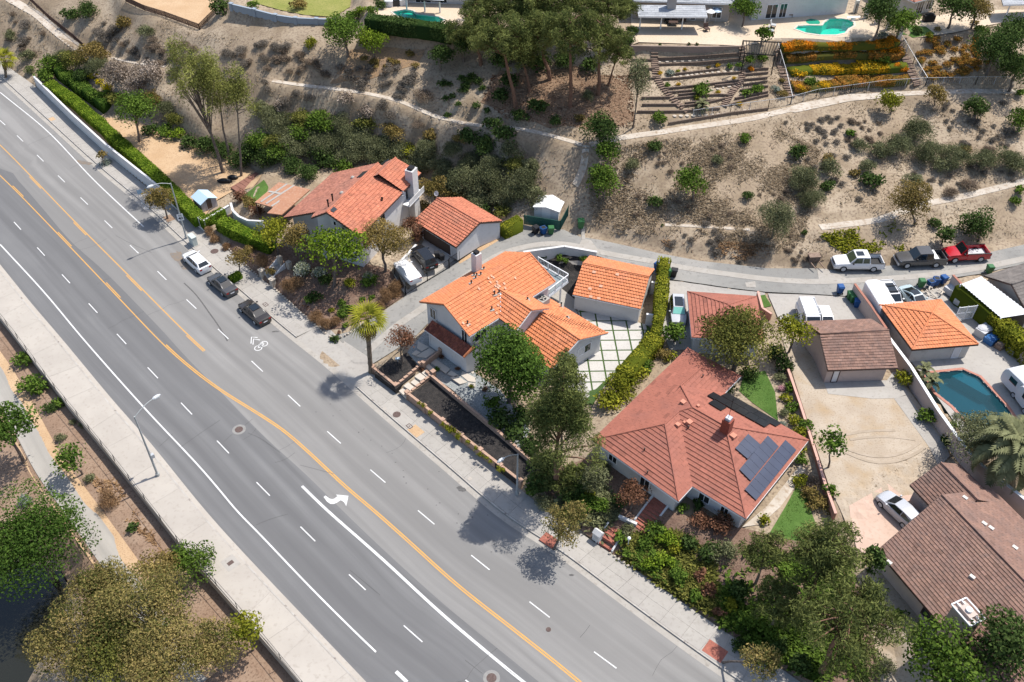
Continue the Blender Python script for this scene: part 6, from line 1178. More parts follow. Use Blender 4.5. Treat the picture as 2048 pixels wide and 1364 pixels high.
# patio furniture at the top
def pchair(p, rz, label, m, grp=None):
    t = thing('patio_chair', label, 'chair', p, rz, grp); p = V3(p); co, si = math.cos(rz), math.sin(rz); L_ = lambda x, y, z: p + [x*co-y*si, x*si+y*co, z]
    MB().box(L_(0,0,.32), (.7,.7,.14), rz).build('seat', m, t); MB().hexa([L_(-.35,.3,.4),L_(.35,.3,.4),L_(.35,.42,.4),L_(-.35,.42,.4)],[L_(-.35,.42,1.0),L_(.35,.42,1.0),L_(.35,.52,1.0),L_(-.35,.52,1.0)]).build('backrest', m, t)
    for x, y in ((-.3,-.3),(.3,-.3),(-.3,.3),(.3,.3)): MB().box(L_(x,y,0), (.06,.06,.32), rz).build('leg', M_black, t)
for i, (x, y, r, l) in enumerate(((1335,46,.4,'dark cushioned patio chair left of the low table under the cover'),(1349,42,0,'dark patio chair behind the low table under the cover'),(1366,44,-.5,'dark high backed patio chair right of the table under the cover'),(1413,62,.3,'small dark chair standing in the sun on the beige patio'))): pchair(G(x, y, 15.53), r, l, M_brown if i else M_black)
B = G(1346,50,15.53); t = thing('patio_table', 'low dark patio table under the grey cover', 'table', B); MB().box(B + [0,0,.45], (1.3,.8,.06)).build('table_top', M_brown, t)
for s, u in ((-.5,-.3),(.5,-.3),(.5,.3),(-.5,.3)): MB().box(B + [s,u,0], (.07,.07,.45)).build('leg', M_brown, t)
for x, y, l, s in ((1417,42,'pale umbrella over the patio left of the small tree','a'),(1430,40,'pale blue umbrella over the patio beside the small tree','b')):
    B = G(x, y+6, 15.53); t = thing('parasol', l, 'parasol', B); mb = MB(); mb.tube([B, B + [0,0,2.1]], .04, 6); mb.build('pole', M_galv, t); mb = MB(); mb.tube([B + [0,0,1.85], B + [0,0,2.2]], [.75,.03], 8); mb.build('canopy', M_trim if s == 'a' else plain('pale_blue_cloth', (.45,.55,.65)), t)
for i, (x, y) in enumerate(((1579,33),(1590,30),(1602,30))): pchair(G(x, y, 15.53), .3*i, ('left','middle','right')[i] + ' brown wicker chair against the white wall by the kidney pool', M_log)
for i, (x, y) in enumerate(((1546,55),(1542,66))): pchair(G(x, y, 15.53), 1.2, ('upper','lower')[i] + ' pale lounge chair at the left of the kidney pool', M_galv)
B = G(1706,40,15.53); t = thing('diving_board', 'white diving board at the right end of the kidney pool', 'diving board', B); MB().box(B + [0,0,.4], (2.0,.45,.06), .15).build('board', M_trim, t); MB().box(B, (.5,.4,.4), .15).build('stand', M_trim, t)
B = G(1856,42,15.53); t = thing('grill', 'large dark covered grill under the trees at the top right', 'grill', B); MB().box(B, (1.6,.7,.9), .1).build('cabinet', M_black, t); mb = MB(); mb.ball(B + [0,0,.95], (.7,.35,.35), 8, 6); mb.build('hood', M_black, t)
for i, (x, y, m, l) in enumerate(((778,12,'w','white heap of covered things beside the pool at the top'),(794,10,'b','dark pile of garden things beside the pool at the top'),(806,9,'w','white box beside the pool at the top'))):
    B = G(x, y, 16.53); t = thing('storage_box', l, 'box', B); MB().box(B, (1.2,.8,.8), .3*i).build('body', M_trim if m == 'w' else M_dark, t); MB().box(B + [0,0,.8], (1.3,.9,.08), .3*i).build('lid', M_trim if m == 'w' else M_black, t)
# ---------------------------------------------------------------- vehicles
M_tyre = plain('tyre_rubber', (.012,.012,.012), .8); M_rim = plain('alloy_rim', (.42,.43,.44), .35, .5); M_carglass = plain('car_glass', (.012,.016,.018), .05, .8); M_head = plain('headlight', (.6,.62,.64), .15, .6); M_tail = plain('tail_light', (.32,.012,.012), .25, .5); M_plast = plain('black_plastic', (.018,.018,.019), .6)
def paint(name, c, rough=.22): return plain(name, c, rough, .6)
class Frame:                                    # x forward, y left, z up, on the ground
    def __init__(s, c, yaw, nz=None): s.c = V3(c); s.x = np.array([math.cos(yaw), math.sin(yaw), 0]); s.y = np.array([-s.x[1], s.x[0], 0]); s.yaw = yaw; s.zs = 1.0
    def __call__(s, x, y, z): return s.c + s.x * x + s.y * y + [0, 0, z * s.zs]
def loft(F, secs, m, name, root, close=True):
    mb = MB(); n = len(secs[0]); V = [F(*p) for s in secs for p in s]; fs = []
    for i in range(len(secs) - 1):
        for k in range(n): fs.append((i*n+k, i*n+(k+1) % n, (i+1)*n+(k+1) % n, (i+1)*n+k))
    fs += [tuple(range(n)), tuple(range(len(V)-n, len(V)))]; mb.add(V, fs); o = mb.build(name, m, root)
    import bmesh as bm_
    b = bm_.new(); b.from_mesh(o.data); bm_.ops.recalc_face_normals(b, faces=b.faces); b.to_mesh(o.data); b.free()
    for p in o.data.polygons: p.use_smooth = True
    try: o.data.set_sharp_from_angle(angle=.75)
    except Exception: pass
    return o
def wheel(F, x, y, r, root, w_=.22):
    s = 1 if y > 0 else -1; t = MB(); t.tube([F(x, y - s*w_, r), F(x, y, r)], r, 14); o = t.build('wheel', M_tyre, root); t = MB(); t.tube([F(x, y, r), F(x, y + s*.012, r)], r*.66, 12); q = t.build('rim', M_rim, o); return o
def quadg(F, pts, m, name, root, push=.012):
    P = [F(*p) for p in pts]; n = np.cross(P[1]-P[0], P[2]-P[0]); n /= np.linalg.norm(n); c = np.mean(P, 0) - F(0, 0, .6); n = n if n @ c > 0 else -n; return MB().poly([p + n*push for p in P]).build(name, m, root)
def car(label, rear, front, kind, color, L=4.7, W=1.84, H=1.46, cat='car', nm='parked_car', roofm=None, sunroof=False, shade=False, group=None, glass=None, z=None, cover=False, rack=False):
    a, b = (T(*rear), T(*front)) if z is None else (G(*rear, z), G(*front, z)); c = (a + b) / 2; yaw = math.atan2(*(b - a)[:2][::-1]); c[2] = max(a[2], b[2], c[2]) + (.035 if z is None else .012)
    t = thing(nm, label, cat, c, yaw, group); F = Frame(c, yaw); h = L/2; w = W/2; gm = glass or M_carglass
    S = dict(sedan=dict(z=[(-1,.62,.80),(-.985,.93,.88),(-.9,1.0,.94),(-.62,1.02,1),(-.2,.97,1),(.28,.93,1),(.5,.88,.98),(.8,.77,.93),(.94,.66,.82),(1,.5,.70)], b=(-.70,.46), t=(-.36,.14)),
             coupe=dict(z=[(-1,.6,.78),(-.98,.92,.9),(-.85,1.0,.97),(-.5,.98,1),(-.2,.93,1),(.2,.9,1),(.45,.86,.98),(.8,.72,.92),(.95,.6,.8),(1,.45,.66)], b=(-.80,.38), t=(-.26,.05)),
             suv=dict(z=[(-1,.7,.84),(-.985,1.02,.9),(-.85,1.06,.97),(-.2,1.05,1),(.25,1.03,1),(.45,1.0,.99),(.8,.9,.93),(.95,.78,.84),(1,.55,.74)], b=(-.95,.46), t=(-.80,.20)),
             hatch=dict(z=[(-1,.7,.84),(-.985,.98,.9),(-.85,1.02,.97),(-.2,1.0,1),(.25,.97,1),(.48,.93,.99),(.8,.82,.93),(.95,.68,.84),(1,.5,.72)], b=(-.93,.52), t=(-.72,.14)),
             van=dict(z=[(-1,.8,.94),(-.99,1.1,.96),(-.9,1.12,1),(.3,1.12,1),(.6,1.1,1),(.85,.98,.95),(.96,.85,.86),(1,.6,.78)], b=(-.98,.72), t=(-.94,.40)))[kind]
    zs = H / 1.46 if kind in ('sedan', 'coupe', 'hatch') else H / (1.7 if kind == 'suv' else 1.95)
    secs = []
    for x, zz, ww in S['z']:
        Y, Zt = w*ww, zz*zs; secs.append([(x*h, -Y*.9, .2), (x*h, -Y, .36), (x*h, -Y, Zt-.16), (x*h, -Y*.93, Zt-.02), (x*h, -Y*.5, Zt+.02), (x*h, Y*.5, Zt+.02), (x*h, Y*.93, Zt-.02), (x*h, Y, Zt-.16), (x*h, Y, .36), (x*h, Y*.9, .2)])
    body = loft(F, secs, color, 'body', t)
    b0, b1 = S['b'][0]*h, S['b'][1]*h; t0, t1 = S['t'][0]*h, S['t'][1]*h; zb = (.95 if kind not in ('suv','van') else (1.03 if kind == 'suv' else 1.08))*zs; yb, yt = w*.91, w*(.68 if kind != 'van' else .84)
    cabs = [[(b0, -yb*.95, zb-.02), (b0, yb*.95, zb-.02), (b0+.02, yb*.9, zb), (b0+.02, -yb*.9, zb)], [(t0, -yb, zb), (t0, yb, zb), (t0, yt, H-.05), (t0, -yt, H-.05)], [((t0+t1)/2, -yb, zb), ((t0+t1)/2, yb, zb), ((t0+t1)/2, yt, H), ((t0+t1)/2, -yt, H)], [(t1, -yb, zb), (t1, yb, zb), (t1, yt, H-.04), (t1, -yt, H-.04)], [(b1, -yb*.9, zb-.03), (b1, yb*.9, zb-.03), (b1-.02, yb*.86, zb), (b1-.02, -yb*.86, zb)]]
    loft(F, cabs, roofm or color, 'cabin', t)
    lerp = lambda p, q, s: tuple(p[i]*(1-s)+q[i]*s for i in range(3))
    def inset4(P, i, j): A, B, C, D = P; e = lambda u, v: lerp(lerp(A, B, u), lerp(D, C, u), v); return [e(i, j), e(1-i, j), e(1-i, 1-j), e(i, 1-j)]
    quadg(F, inset4([(b1, -yb*.88, zb), (b1, yb*.88, zb), (t1, yt, H-.05), (t1, -yt, H-.05)], .05, .05), plain('sunshade', (.25,.62,.52), .4) if shade else gm, 'windshield', t)
    if kind != 'van': quadg(F, inset4([(b0, -yb*.9, zb), (b0, yb*.9, zb), (t0, yt, H-.06), (t0, -yt, H-.06)], .07, .06), gm, 'rear_window', t)
    mid = (t0 + t1)/2
    for s in (-1, 1):
        if kind == 'van':
            quadg(F, [(t1-.95, s*yb, zb+.05), (b1-.35, s*yb, zb+.05), (t1-.05, s*yt*1.03, H-.22), (t1-.95, s*yt*1.04, H-.22)], gm, 'side_window', t)
        else:
            quadg(F, [(mid+.04, s*yb, zb+.05), (b1-.28, s*yb*.97, zb+.05), (t1-.02, s*yt*1.03, H-.1), (mid+.04, s*yt*1.03, H-.07)], gm, 'side_window', t); quadg(F, [(mid-.04, s*yb, zb+.05), (b0+.45, s*yb*.97, zb+.06), (t0+.06, s*yt*1.03, H-.13), (mid-.04, s*yt*1.03, H-.07)], gm, 'side_window', t)
        MB().box(F(b1-.32, s*(w+.07), zb+.02), (.14,.2,.13), yaw).build('mirror', color, t)
        quadg(F, [(h*.955, s*w*.45, .62*zs), (h*.90, s*w*.80, .64*zs), (h*.87, s*w*.86, .76*zs), (h*.93, s*w*.45, .73*zs)], M_head, 'headlight', t, .05)
        quadg(F, [(-h*.985, s*w*.5, .74*zs), (-h*.985, s*w*.84, .74*zs), (-h*.98, s*w*.85, .93*zs), (-h*.98, s*w*.5, .92*zs)], M_tail, 'tail_light', t, .05)
    rw = .34 if kind not in ('suv','van') else .38
    if not cover:
        for x in (h*.62, -h*.58):
            for s in (-1, 1): wheel(F, x, s*(w+.012), rw, t)
        MB().box(F(-h*.99, 0, .55*zs), (.05,.5,.14), yaw).build('number_plate', M_trim, t); MB().box(F(h*.995, 0, .34), (.06,W*.55,.18), yaw).build('grille', M_plast, t)
    if sunroof: quadg(F, [(t1-.12, -yt*.72, H), (t1-.12, yt*.72, H), (mid-.55, yt*.72, H+.015), (mid-.55, -yt*.72, H+.015)], M_carglass, 'sunroof', t, .02)
    if rack:
        for x in (t1-.3, mid, t0+.3): MB().bar(F(x, -yt-.05, H+.09), F(x, yt+.05, H+.09), .06, .05).build('roof_bar', M_plast if kind == 'suv' else M_trim, t)
        for s in (-1, 1): MB().bar(F(t1-.1, s*yt, H+.05), F(t0+.1, s*yt, H+.05), .05, .05).build('roof_rail', M_galv, t)
    return t
def pickup(label, rear, front, color, L=5.8, W=2.02, H=1.86, crew=1.0, bedm=None, glass=None, tool=False, sunroof=False):
    a, b = T(*rear), T(*front); c = (a+b)/2; c[2] += .04; yaw = math.atan2(*(b-a)[:2][::-1]); t = thing('pickup_truck', label, 'pickup truck', c, yaw); F = Frame(c, yaw); F.zs = 1.12; h, w = L/2, W/2
    xc = -.02*h if crew >= 1 else .15*h; secs = []
    for x, zz, ww in [(xc-.0, 1.12, 1), (.3*h, 1.12, 1), (.48*h, 1.1, .99), (.82*h, 1.02, .95), (.97*h, .9, .9), (h, .62, .86)]:
        Y = w*ww; secs.append([(x,-Y*.92,.38),(x,-Y,.5),(x,-Y,zz-.14),(x,-Y*.94,zz),(x,-Y*.5,zz+.05),(x,Y*.5,zz+.05),(x,Y*.94,zz),(x,Y,zz-.14),(x,Y,.5),(x,Y*.92,.38)])
    secs = [[(p[0]-1.9*0 - (0), p[1], p[2]) for p in s] for s in secs]; xr = xc - (1.15 if crew >= 1 else .1); secs.insert(0, [(xr, p[1], p[2]) for p in secs[0]]); loft(F, secs, color, 'body', t)
    yb, yt = w*.95, w*.8; zb = 1.12; b0, b1, t0, t1 = xr+.02, .44*h, xr+.18, .20*h
    loft(F, [[(b0,-yb,zb-.02),(b0,yb,zb-.02),(b0+.01,yb*.98,zb),(b0+.01,-yb*.98,zb)],[(t0,-yb,zb),(t0,yb,zb),(t0,yt,H-.03),(t0,-yt,H-.03)],[((t0+t1)/2,-yb,zb),((t0+t1)/2,yb,zb),((t0+t1)/2,yt,H),((t0+t1)/2,-yt,H)],[(t1,-yb,zb),(t1,yb,zb),(t1,yt,H-.04),(t1,-yt,H-.04)],[(b1,-yb*.95,zb-.02),(b1,yb*.95,zb-.02),(b1-.02,yb*.9,zb),(b1-.02,-yb*.9,zb)]], color, 'cab', t)
    gm = glass or M_carglass; mid = (t0+t1)/2
    quadg(F, [(b1-.03,-yb*.84,zb+.04),(b1-.03,yb*.84,zb+.04),(t1+.03,yt*.93,H-.08),(t1+.03,-yt*.93,H-.08)], gm, 'windshield', t); quadg(F, [(b0+.02,-yb*.8,zb+.1),(b0+.02,yb*.8,zb+.1),(t0,yt*.9,H-.1),(t0,-yt*.9,H-.1)], gm, 'rear_window', t)
    for s in (-1, 1):
        if crew >= 1: quadg(F, [(mid+.05,s*yb,zb+.06),(b1-.35,s*yb,zb+.06),(t1,s*yt*1.04,H-.12),(mid+.05,s*yt*1.04,H-.1)], gm, 'side_window', t); quadg(F, [(mid-.05,s*yb,zb+.06),(b0+.15,s*yb,zb+.06),(t0+.08,s*yt*1.04,H-.12),(mid-.05,s*yt*1.04,H-.1)], gm, 'side_window', t)
        else: quadg(F, [(b0+.2,s*yb,zb+.06),(b1-.35,s*yb,zb+.06),(t1,s*yt*1.04,H-.12),(t0+.1,s*yt*1.04,H-.1)], gm, 'side_window', t)
        MB().box(F(b1-.35, s*(w+.1), zb+.05), (.14,.24,.2), yaw).build('mirror', M_plast, t)
        MB().hexa([F(x, y, .42) for x, y in ((-h,s*w),(xr-.03,s*w),(xr-.03,s*(w-.12)),(-h,s*(w-.12)))], [F(x, y, 1.14) for x, y in ((-h,s*w),(xr-.03,s*w),(xr-.03,s*(w-.12)),(-h,s*(w-.12)))]).build('bed_side', color, t)
        MB().bar(F(-h, s*(w-.06), 1.16), F(xr-.03, s*(w-.06), 1.16), .15, .05).build('bed_rail', M_plast, t)
        quadg(F, [(h*.97,s*w*.5,.78),(h*.93,s*w*.86,.78),(h*.9,s*w*.88,.95),(h*.95,s*w*.5,.94)], M_head, 'headlight', t, .06); MB().box(F(-h-.01, s*(w-.1), .8), (.05,.16,.3), yaw).build('tail_light', M_tail, t)
        for x in (h*.64, -h*.58): wheel(F, x, s*(w+.015), .42, t, .26)
    MB().box(F((xr-h)/2, 0, .45), (xr+h, W-.2, .22), yaw).build('bed_floor', bedm or M_plast, t); MB().box(F(-h+.04, 0, .5), (.08, W, .64), yaw).build('tailgate', color, t); MB().box(F(-h-.08, 0, .42), (.16, W*.92, .2), yaw).build('rear_bumper', M_galv, t); MB().box(F(h, 0, .42), (.14, W*.9, .26), yaw).build('front_bumper', M_galv, t); MB().box(F(h*.985, 0, .7), (.08, W*.5, .26), yaw).build('grille', M_plast, t)
    if tool: MB().box(F(xr-.35, 0, .95), (.55, W-.26, .3), yaw).build('tool_box', M_trim, t)
    if sunroof: quadg(F, [(t1-.15,-.42,H),(t1-.15,.42,H),(mid-.2,.42,H+.01),(mid-.2,-.42,H+.01)], M_carglass, 'sunroof', t, .02)
    return t
def along(px, L, flip=1):                       # rear and front pixels of a car parked along the right kerb, nose up the road
    C = G(*px, .01); i = near(L_rc, C); d = L_rc[i+1] - L_rc[i-1]; d /= np.linalg.norm(d); a, b = C + d*L/2, C - d*L/2; pa, pb = PR(a), PR(b); return (pa, pb) if pa[1] > pb[1] else (pb, pa)
P_w, P_bk, P_gr, P_si = paint('white_car_paint', (.68,.68,.68)), paint('black_car_paint', (.012,.013,.015)), paint('dark_grey_car_paint', (.075,.072,.07)), paint('silver_car_paint', (.42,.43,.45), .28)
car('white hatchback with dark rear glass parked nearest the utility cabinet', *along((395,530), 4.7), 'hatch', P_w, 4.75, 1.86, 1.5, z=0.01, sunroof=False)
car('dark grey sedan parked beside the clipped kerbside shrub', *along((446,575.5), 4.75), 'sedan', paint('graphite_car_paint', (.06,.06,.063)), 4.75, 1.82, 1.46, z=.01, sunroof=True)
car('black sedan parked rearmost in the kerbside row of three', *along((510,631), 4.85), 'sedan', paint('brownish_black_car_paint', (.035,.03,.027)), 4.9, 1.84, 1.46, z=.01, sunroof=True)
car('black car parked in the gated court beside the covered car', (861,541), (835,506), 'suv', P_bk, 4.7, 1.86, 1.6)
car('car under a shiny silver cover in the gated court', (828,572), (803,536), 'sedan', plain('silver_cover', (.62,.63,.64), .3, .6), 4.5, 1.85, 1.42, cover=True, glass=plain('silver_cover', (.62,.63,.64)), nm='covered_car')
car('silver grey crossover with a green sunshade between the hedge and the red garage', (1352.5,605), (1356,656), 'suv', P_si, 4.5, 1.84, 1.66, sunroof=True, shade=True)
car('white cargo van with roof bars behind the brown garage', (1606,622), (1624,672), 'van', P_w, 5.0, 1.95, 1.95, cat='van', nm='cargo_van', rack=True)
car('small white car half behind the brown garage, right of the van', (1641,628), (1655,668), 'hatch', P_w, 4.1, 1.74, 1.46)
car('long white sport utility car beside the white trailer', (1764,588), (1790,626), 'suv', P_w, 5.1, 1.95, 1.8, rack=True, sunroof=True)
car('light blue coupe parked behind the orange pyramid roof', (1813,593), (1843,622), 'coupe', paint('light_blue_car_paint', (.36,.44,.46), .25), 4.7, 1.85, 1.38, sunroof=True)
car('silver hatchback on the pink concrete drive of the brown roofed house', (1822,1053), (1768,1003), 'hatch', P_si, 4.5, 1.8, 1.52)
pickup('white pickup truck with an open black bed on the alley edge', (1753,535), (1670,535), P_w, 5.9, sunroof=True, glass=plain('greenish_glass', (.06,.075,.04), .1, .6))
pickup('dark grey pickup truck between the white and the red one', (1876,526), (1796,529), P_gr, 5.8, tool=True)
pickup('red pickup truck with an open dark bed on the alley', (1964,514), (1890,519), paint('red_car_paint', (.42,.012,.02)), 5.3, crew=.5, bedm=M_galv)
# box trailer, caravans
a, b = T(1738,600), T(1765,643); c = (a+b)/2; yaw = math.atan2(*(b-a)[:2][::-1]); t = thing('box_trailer', 'white enclosed box trailer beside the reddish capped wall', 'trailer', c, yaw); F = Frame(c, yaw)
MB().box(F(0,0,.45), (4.6,2.0,1.95), yaw).build('box', P_w, t); MB().hexa([F(*p) for p in ((-2.3,-1,.45),(-2.3,-1,2.4),(-2.3,1,2.4),(-2.3,1,.45))], [F(*p) for p in ((-2.7,-.5,.5),(-2.7,-.5,2.35),(-2.7,.5,2.35),(-2.7,.5,.5))]).build('nose', P_w, t); MB().box(F(2.31,0,.55), (.03,1.7,1.7), yaw).build('door', M_galv, t); MB().box(F(0,0,2.4), (4.5,1.9,.05), yaw).build('roof', P_w, t)
for x in (-.4,.4):
    for s in (-1,1): wheel(F, x, s*1.02, .33, t)
def caravan(label, px, yaw_px, L, nm='caravan'):
    a, b = T(*px), T(*yaw_px); c = (a+b)/2; yaw = math.atan2(*(b-a)[:2][::-1]); t = thing(nm, label, 'caravan', c, yaw); F = Frame(c, yaw); h = L/2; secs = []
    for x, zb, zt in ((-h,1.0,1.6),(-h*.95,.6,2.1),(-h*.8,.45,2.45),(0,.42,2.55),(h*.8,.45,2.45),(h*.95,.6,2.1),(h,1.0,1.6)): secs.append([(x,-1.1,zb),(x,-1.1,zt-.12),(x,-.95,zt),(x,.95,zt),(x,1.1,zt-.12),(x,1.1,zb)])
    loft(F, secs, P_w, 'body', t)
    for s in (-1, 1):
        quadg(F, [(-h*.55,s*1.1,1.35),(-h*.1,s*1.1,1.35),(-h*.1,s*1.1,2.0),(-h*.55,s*1.1,2.0)], M_carglass, 'window', t); quadg(F, [(h*.1,s*1.1,.6),(h*.35,s*1.1,.6),(h*.35,s*1.1,2.2),(h*.1,s*1.1,2.2)], M_galv, 'door', t); wheel(F, 0, s*1.12, .34, t)
    quadg(F, [(-h*.97,-.7,1.3),(-h*.97,.7,1.3),(-h*.93,.7,2.0),(-h*.93,-.7,2.0)], M_carglass, 'window', t); MB().box(F(0,0,2.5), (.8,.6,.22), yaw).build('roof_vent', M_trim, t); return t
caravan('white caravan parked beside the teal pool', (2022,770), (2062,812), 4.6); caravan('lower white trailer at the right edge beside the caravan', (2046,800), (2085,850), 4.0, 'camper_trailer')
def heap(px, label, parts):
    B = T(*px); t = thing('covered_heap', label, 'heap', B)
    for nm, m, dx, dy, sx, sy, sz in parts: mb = MB(); mb.box(B + [dx,dy,0], (sx,sy,sz), .6); mb.build(nm, m, t); mb = MB(); mb.ball(B + [dx,dy,sz], (sx*.52,sy*.52,.22), 8, 5); mb.build(nm, m, t)
M_tarp = plain('blue_tarp', (.03,.12,.30), .5); M_greyt = plain('grey_tarp', (.45,.45,.46), .5)
heap((1965,668), 'things under a pale grey tarp along the ivy hedge', [('grey_tarp', M_greyt, 0, 0, 1.8, 1.2, .9)]); heap((1980,684), 'things under a blue tarp along the ivy hedge', [('blue_tarp', M_tarp, 0, 0, 1.3, 1.1, .7)]); heap((1998,696), 'brown and grey bundle at the end of the tarps by the hedge', [('brown_bundle', M_log, 0, 0, .9, .8, .6), ('grey_bundle', M_greyt, 1.2, -.6, 1.1, .8, .55)])
heap((1906,590), 'white wrapped pile against the ivy wall by the blue bins', [('white_wrap', M_greyt, 0, 0, 1.1, 2.2, .8)]); heap((1922,608), 'grey slatted stack beside the white driveway gate', [('stack', M_galv, 0, 0, 1.3, 1.3, .7)])
B = T(1872,589); t = thing('timber_scraps', 'scattered pile of pale timber scraps near the blue bins', 'scraps', B); rn = random.Random(8)
for k in range(14): p = B + [rn.uniform(-1,1), rn.uniform(-1,1), .05 + .03*k]; q = p + [rn.uniform(-.8,.8), rn.uniform(-.8,.8), .08]; MB().bar(p, q, .16, .06).build('plank', M_stone, t)
# wheeled bins
def bin_(px, label, c, yaw=0.0, group='wheeled rubbish bins', lid=True, s=1.0, z=None):
    B = T(*px) + [0,0,.05]; t = thing('wheeled_bin', label, 'rubbish bin', B, yaw, group); F = Frame(B, yaw); m = plain('bin_' + c, dict(green=(.035,.13,.045), blue=(.012,.07,.22), black=(.018,.018,.02))[c], .5); w1, w2, h = .27*s, .36*s, 1.0*s
    MB().hexa([F(x, y, .08) for x, y in ((-w1,-w1),(w1,-w1),(w1,w1),(-w1,w1))], [F(x, y, h) for x, y in ((-w2,-w2),(w2,-w2),(w2,w2),(-w2,w2))]).build('body', m, t)
    if lid: MB().hexa([F(x, y, h) for x, y in ((-w2-.03,-w2-.03),(w2+.05,-w2-.03),(w2+.05,w2+.03),(-w2-.03,w2+.03))], [F(x, y, h+.1) for x, y in ((-w2+.05,-w2+.05),(w2,-w2+.05),(w2,w2-.05),(-w2+.05,w2-.05))]).build('lid', m, t)
    else: MB().box(F(0,0,h-.3), (w2*1.5,w2*1.5,.32), yaw).build('dark_inside', M_plast, t)
    MB().bar(F(-w2-.08,-.22,h-.04), F(-w2-.08,.22,h-.04), .05, .05).build('handle', m, t)
    for y in (-.28, .28): mb = MB(); mb.tube([F(-w1-.05,y-.03,.12), F(-w1-.05,y+.03,.12)], .12, 8); mb.build('wheel', M_tyre, t)
    return t
for px, c, l, kw in (((1071,467),'black','black bin leftmost of three before the green screen',{}),((1086.5,468),'blue','open blue bin between the black and green bins',dict(lid=False)),((1101.5,468),'green','green bin rightmost of three before the green screen',{}),((1161,456),'green','lone green bin on the slope above the alley bend',dict(s=1.15)),
    ((1314,541),'blue','blue bin between the orange garage and the hedge',{}),((1334,553),'green','green bin just right of the hedge top',{}),((1347,553),'black','dark grey bin right of the hedge top',{}),((1678,586),'blue','lone blue bin standing at the alley edge',{}),
    ((1698,598),'green','upper green bin against the pink wall',dict(s=.95)),((1704,605),'green','lower green bin against the pink wall',{}),((1712,614),'blue','blue bin at the end of the row on the pink wall',{}),
    ((1840,574),'green','green bin left of the open blue bins by the ivy',{}),((1858,575),'blue','leftmost blue bin near the ivy wall, lid open',dict(lid=False)),((1869,570),'blue','middle blue bin near the ivy wall',dict(lid=False)),((1884,567),'blue','rightmost blue bin near the ivy wall',{}),((1976,546),'green','green bin behind the iron gate near the grey roof',{}),
    ((874,516),'black','black bin at the garage door right of the black car',dict(s=.8)),((884,521),'black','second black bin at the garage door nearest the gate',dict(s=.8))): bin_(px, l, c, random.Random(px[0]).uniform(0, 6.2) if c != 'green' else -1.5, **kw)
B = T(1626,520); t = thing('wooden_box', 'dark wooden box structure at the foot of the slope left of the white pickup', 'box', B)
MB().box(B, (1.3,.8,.7), .1).build('body', M_timber, t); MB().box(B + [0,0,.7], (1.4,.9,.08), .1).build('lid', M_log, t)
for s in (-.5,.6): MB().bar(B + [s,-.4,.1], B + [s+.5,-1.6,-.1], .1, .1).build('skid', M_log, t)
# ---------------------------------------------------------------- plants
def leafm(name, a, b, tr=.25): return mat('leaf_' + name, a, b, tint='mix', trans=tr, rand=.08)
LM = dict(deep=leafm('deep', (.03,.06,.012), (.115,.19,.034)), green=leafm('green', (.035,.07,.012), (.15,.225,.038)), bright=leafm('bright', (.055,.105,.010), (.235,.31,.034)), yellow=leafm('yellow', (.085,.105,.013), (.33,.32,.035)), dark=leafm('dark', (.024,.046,.013), (.095,.14,.04)),
  olive=leafm('olive', (.07,.082,.038), (.245,.25,.13)), pine=leafm('pine', (.038,.056,.018), (.20,.22,.068)), pepper=leafm('pepper', (.06,.08,.02), (.35,.265,.10)), dry=leafm('dry', (.12,.092,.068), (.29,.225,.165)), mixg=leafm('mixg', (.05,.065,.016), (.25,.24,.06)),
  grey=leafm('grey', (.11,.095,.078), (.26,.225,.185)), pinkgrey=leafm('pinkgrey', (.18,.14,.105), (.46,.38,.31)), straw=leafm('straw', (.19,.11,.055), (.40,.26,.145)), red=leafm('red', (.085,.045,.026), (.29,.145,.09)), rust=leafm('rust', (.095,.08,.024), (.32,.23,.08)),
  orange=leafm('orange', (.10,.11,.02), (.82,.27,.015)), gold=leafm('gold', (.10,.13,.02), (.80,.44,.02)), white=leafm('white', (.07,.10,.03), (.60,.60,.50)), pink=leafm('pink', (.10,.10,.04), (.65,.33,.39)), sage=leafm('sage', (.12,.145,.105), (.28,.32,.27)), flower=leafm('flower', (.10,.10,.025), (.50,.22,.05)), eucal=leafm('eucal', (.075,.088,.022), (.29,.295,.085)), bloom=leafm('bloom', (.14,.14,.01), (.85,.66,.02)))
M_bark = mat('grey_bark', (.13,.10,.08), (.21,.17,.14), 3, c3=(.07,.055,.045), sc3=9, bump=.5, bsc=14); M_barkR = mat('reddish_bark', (.16,.085,.055), (.22,.125,.08), 3, c3=(.08,.05,.035), sc3=9, bump=.5, bsc=14); M_twig = mat('pale_twig', (.36,.31,.27), (.26,.22,.19), 4)
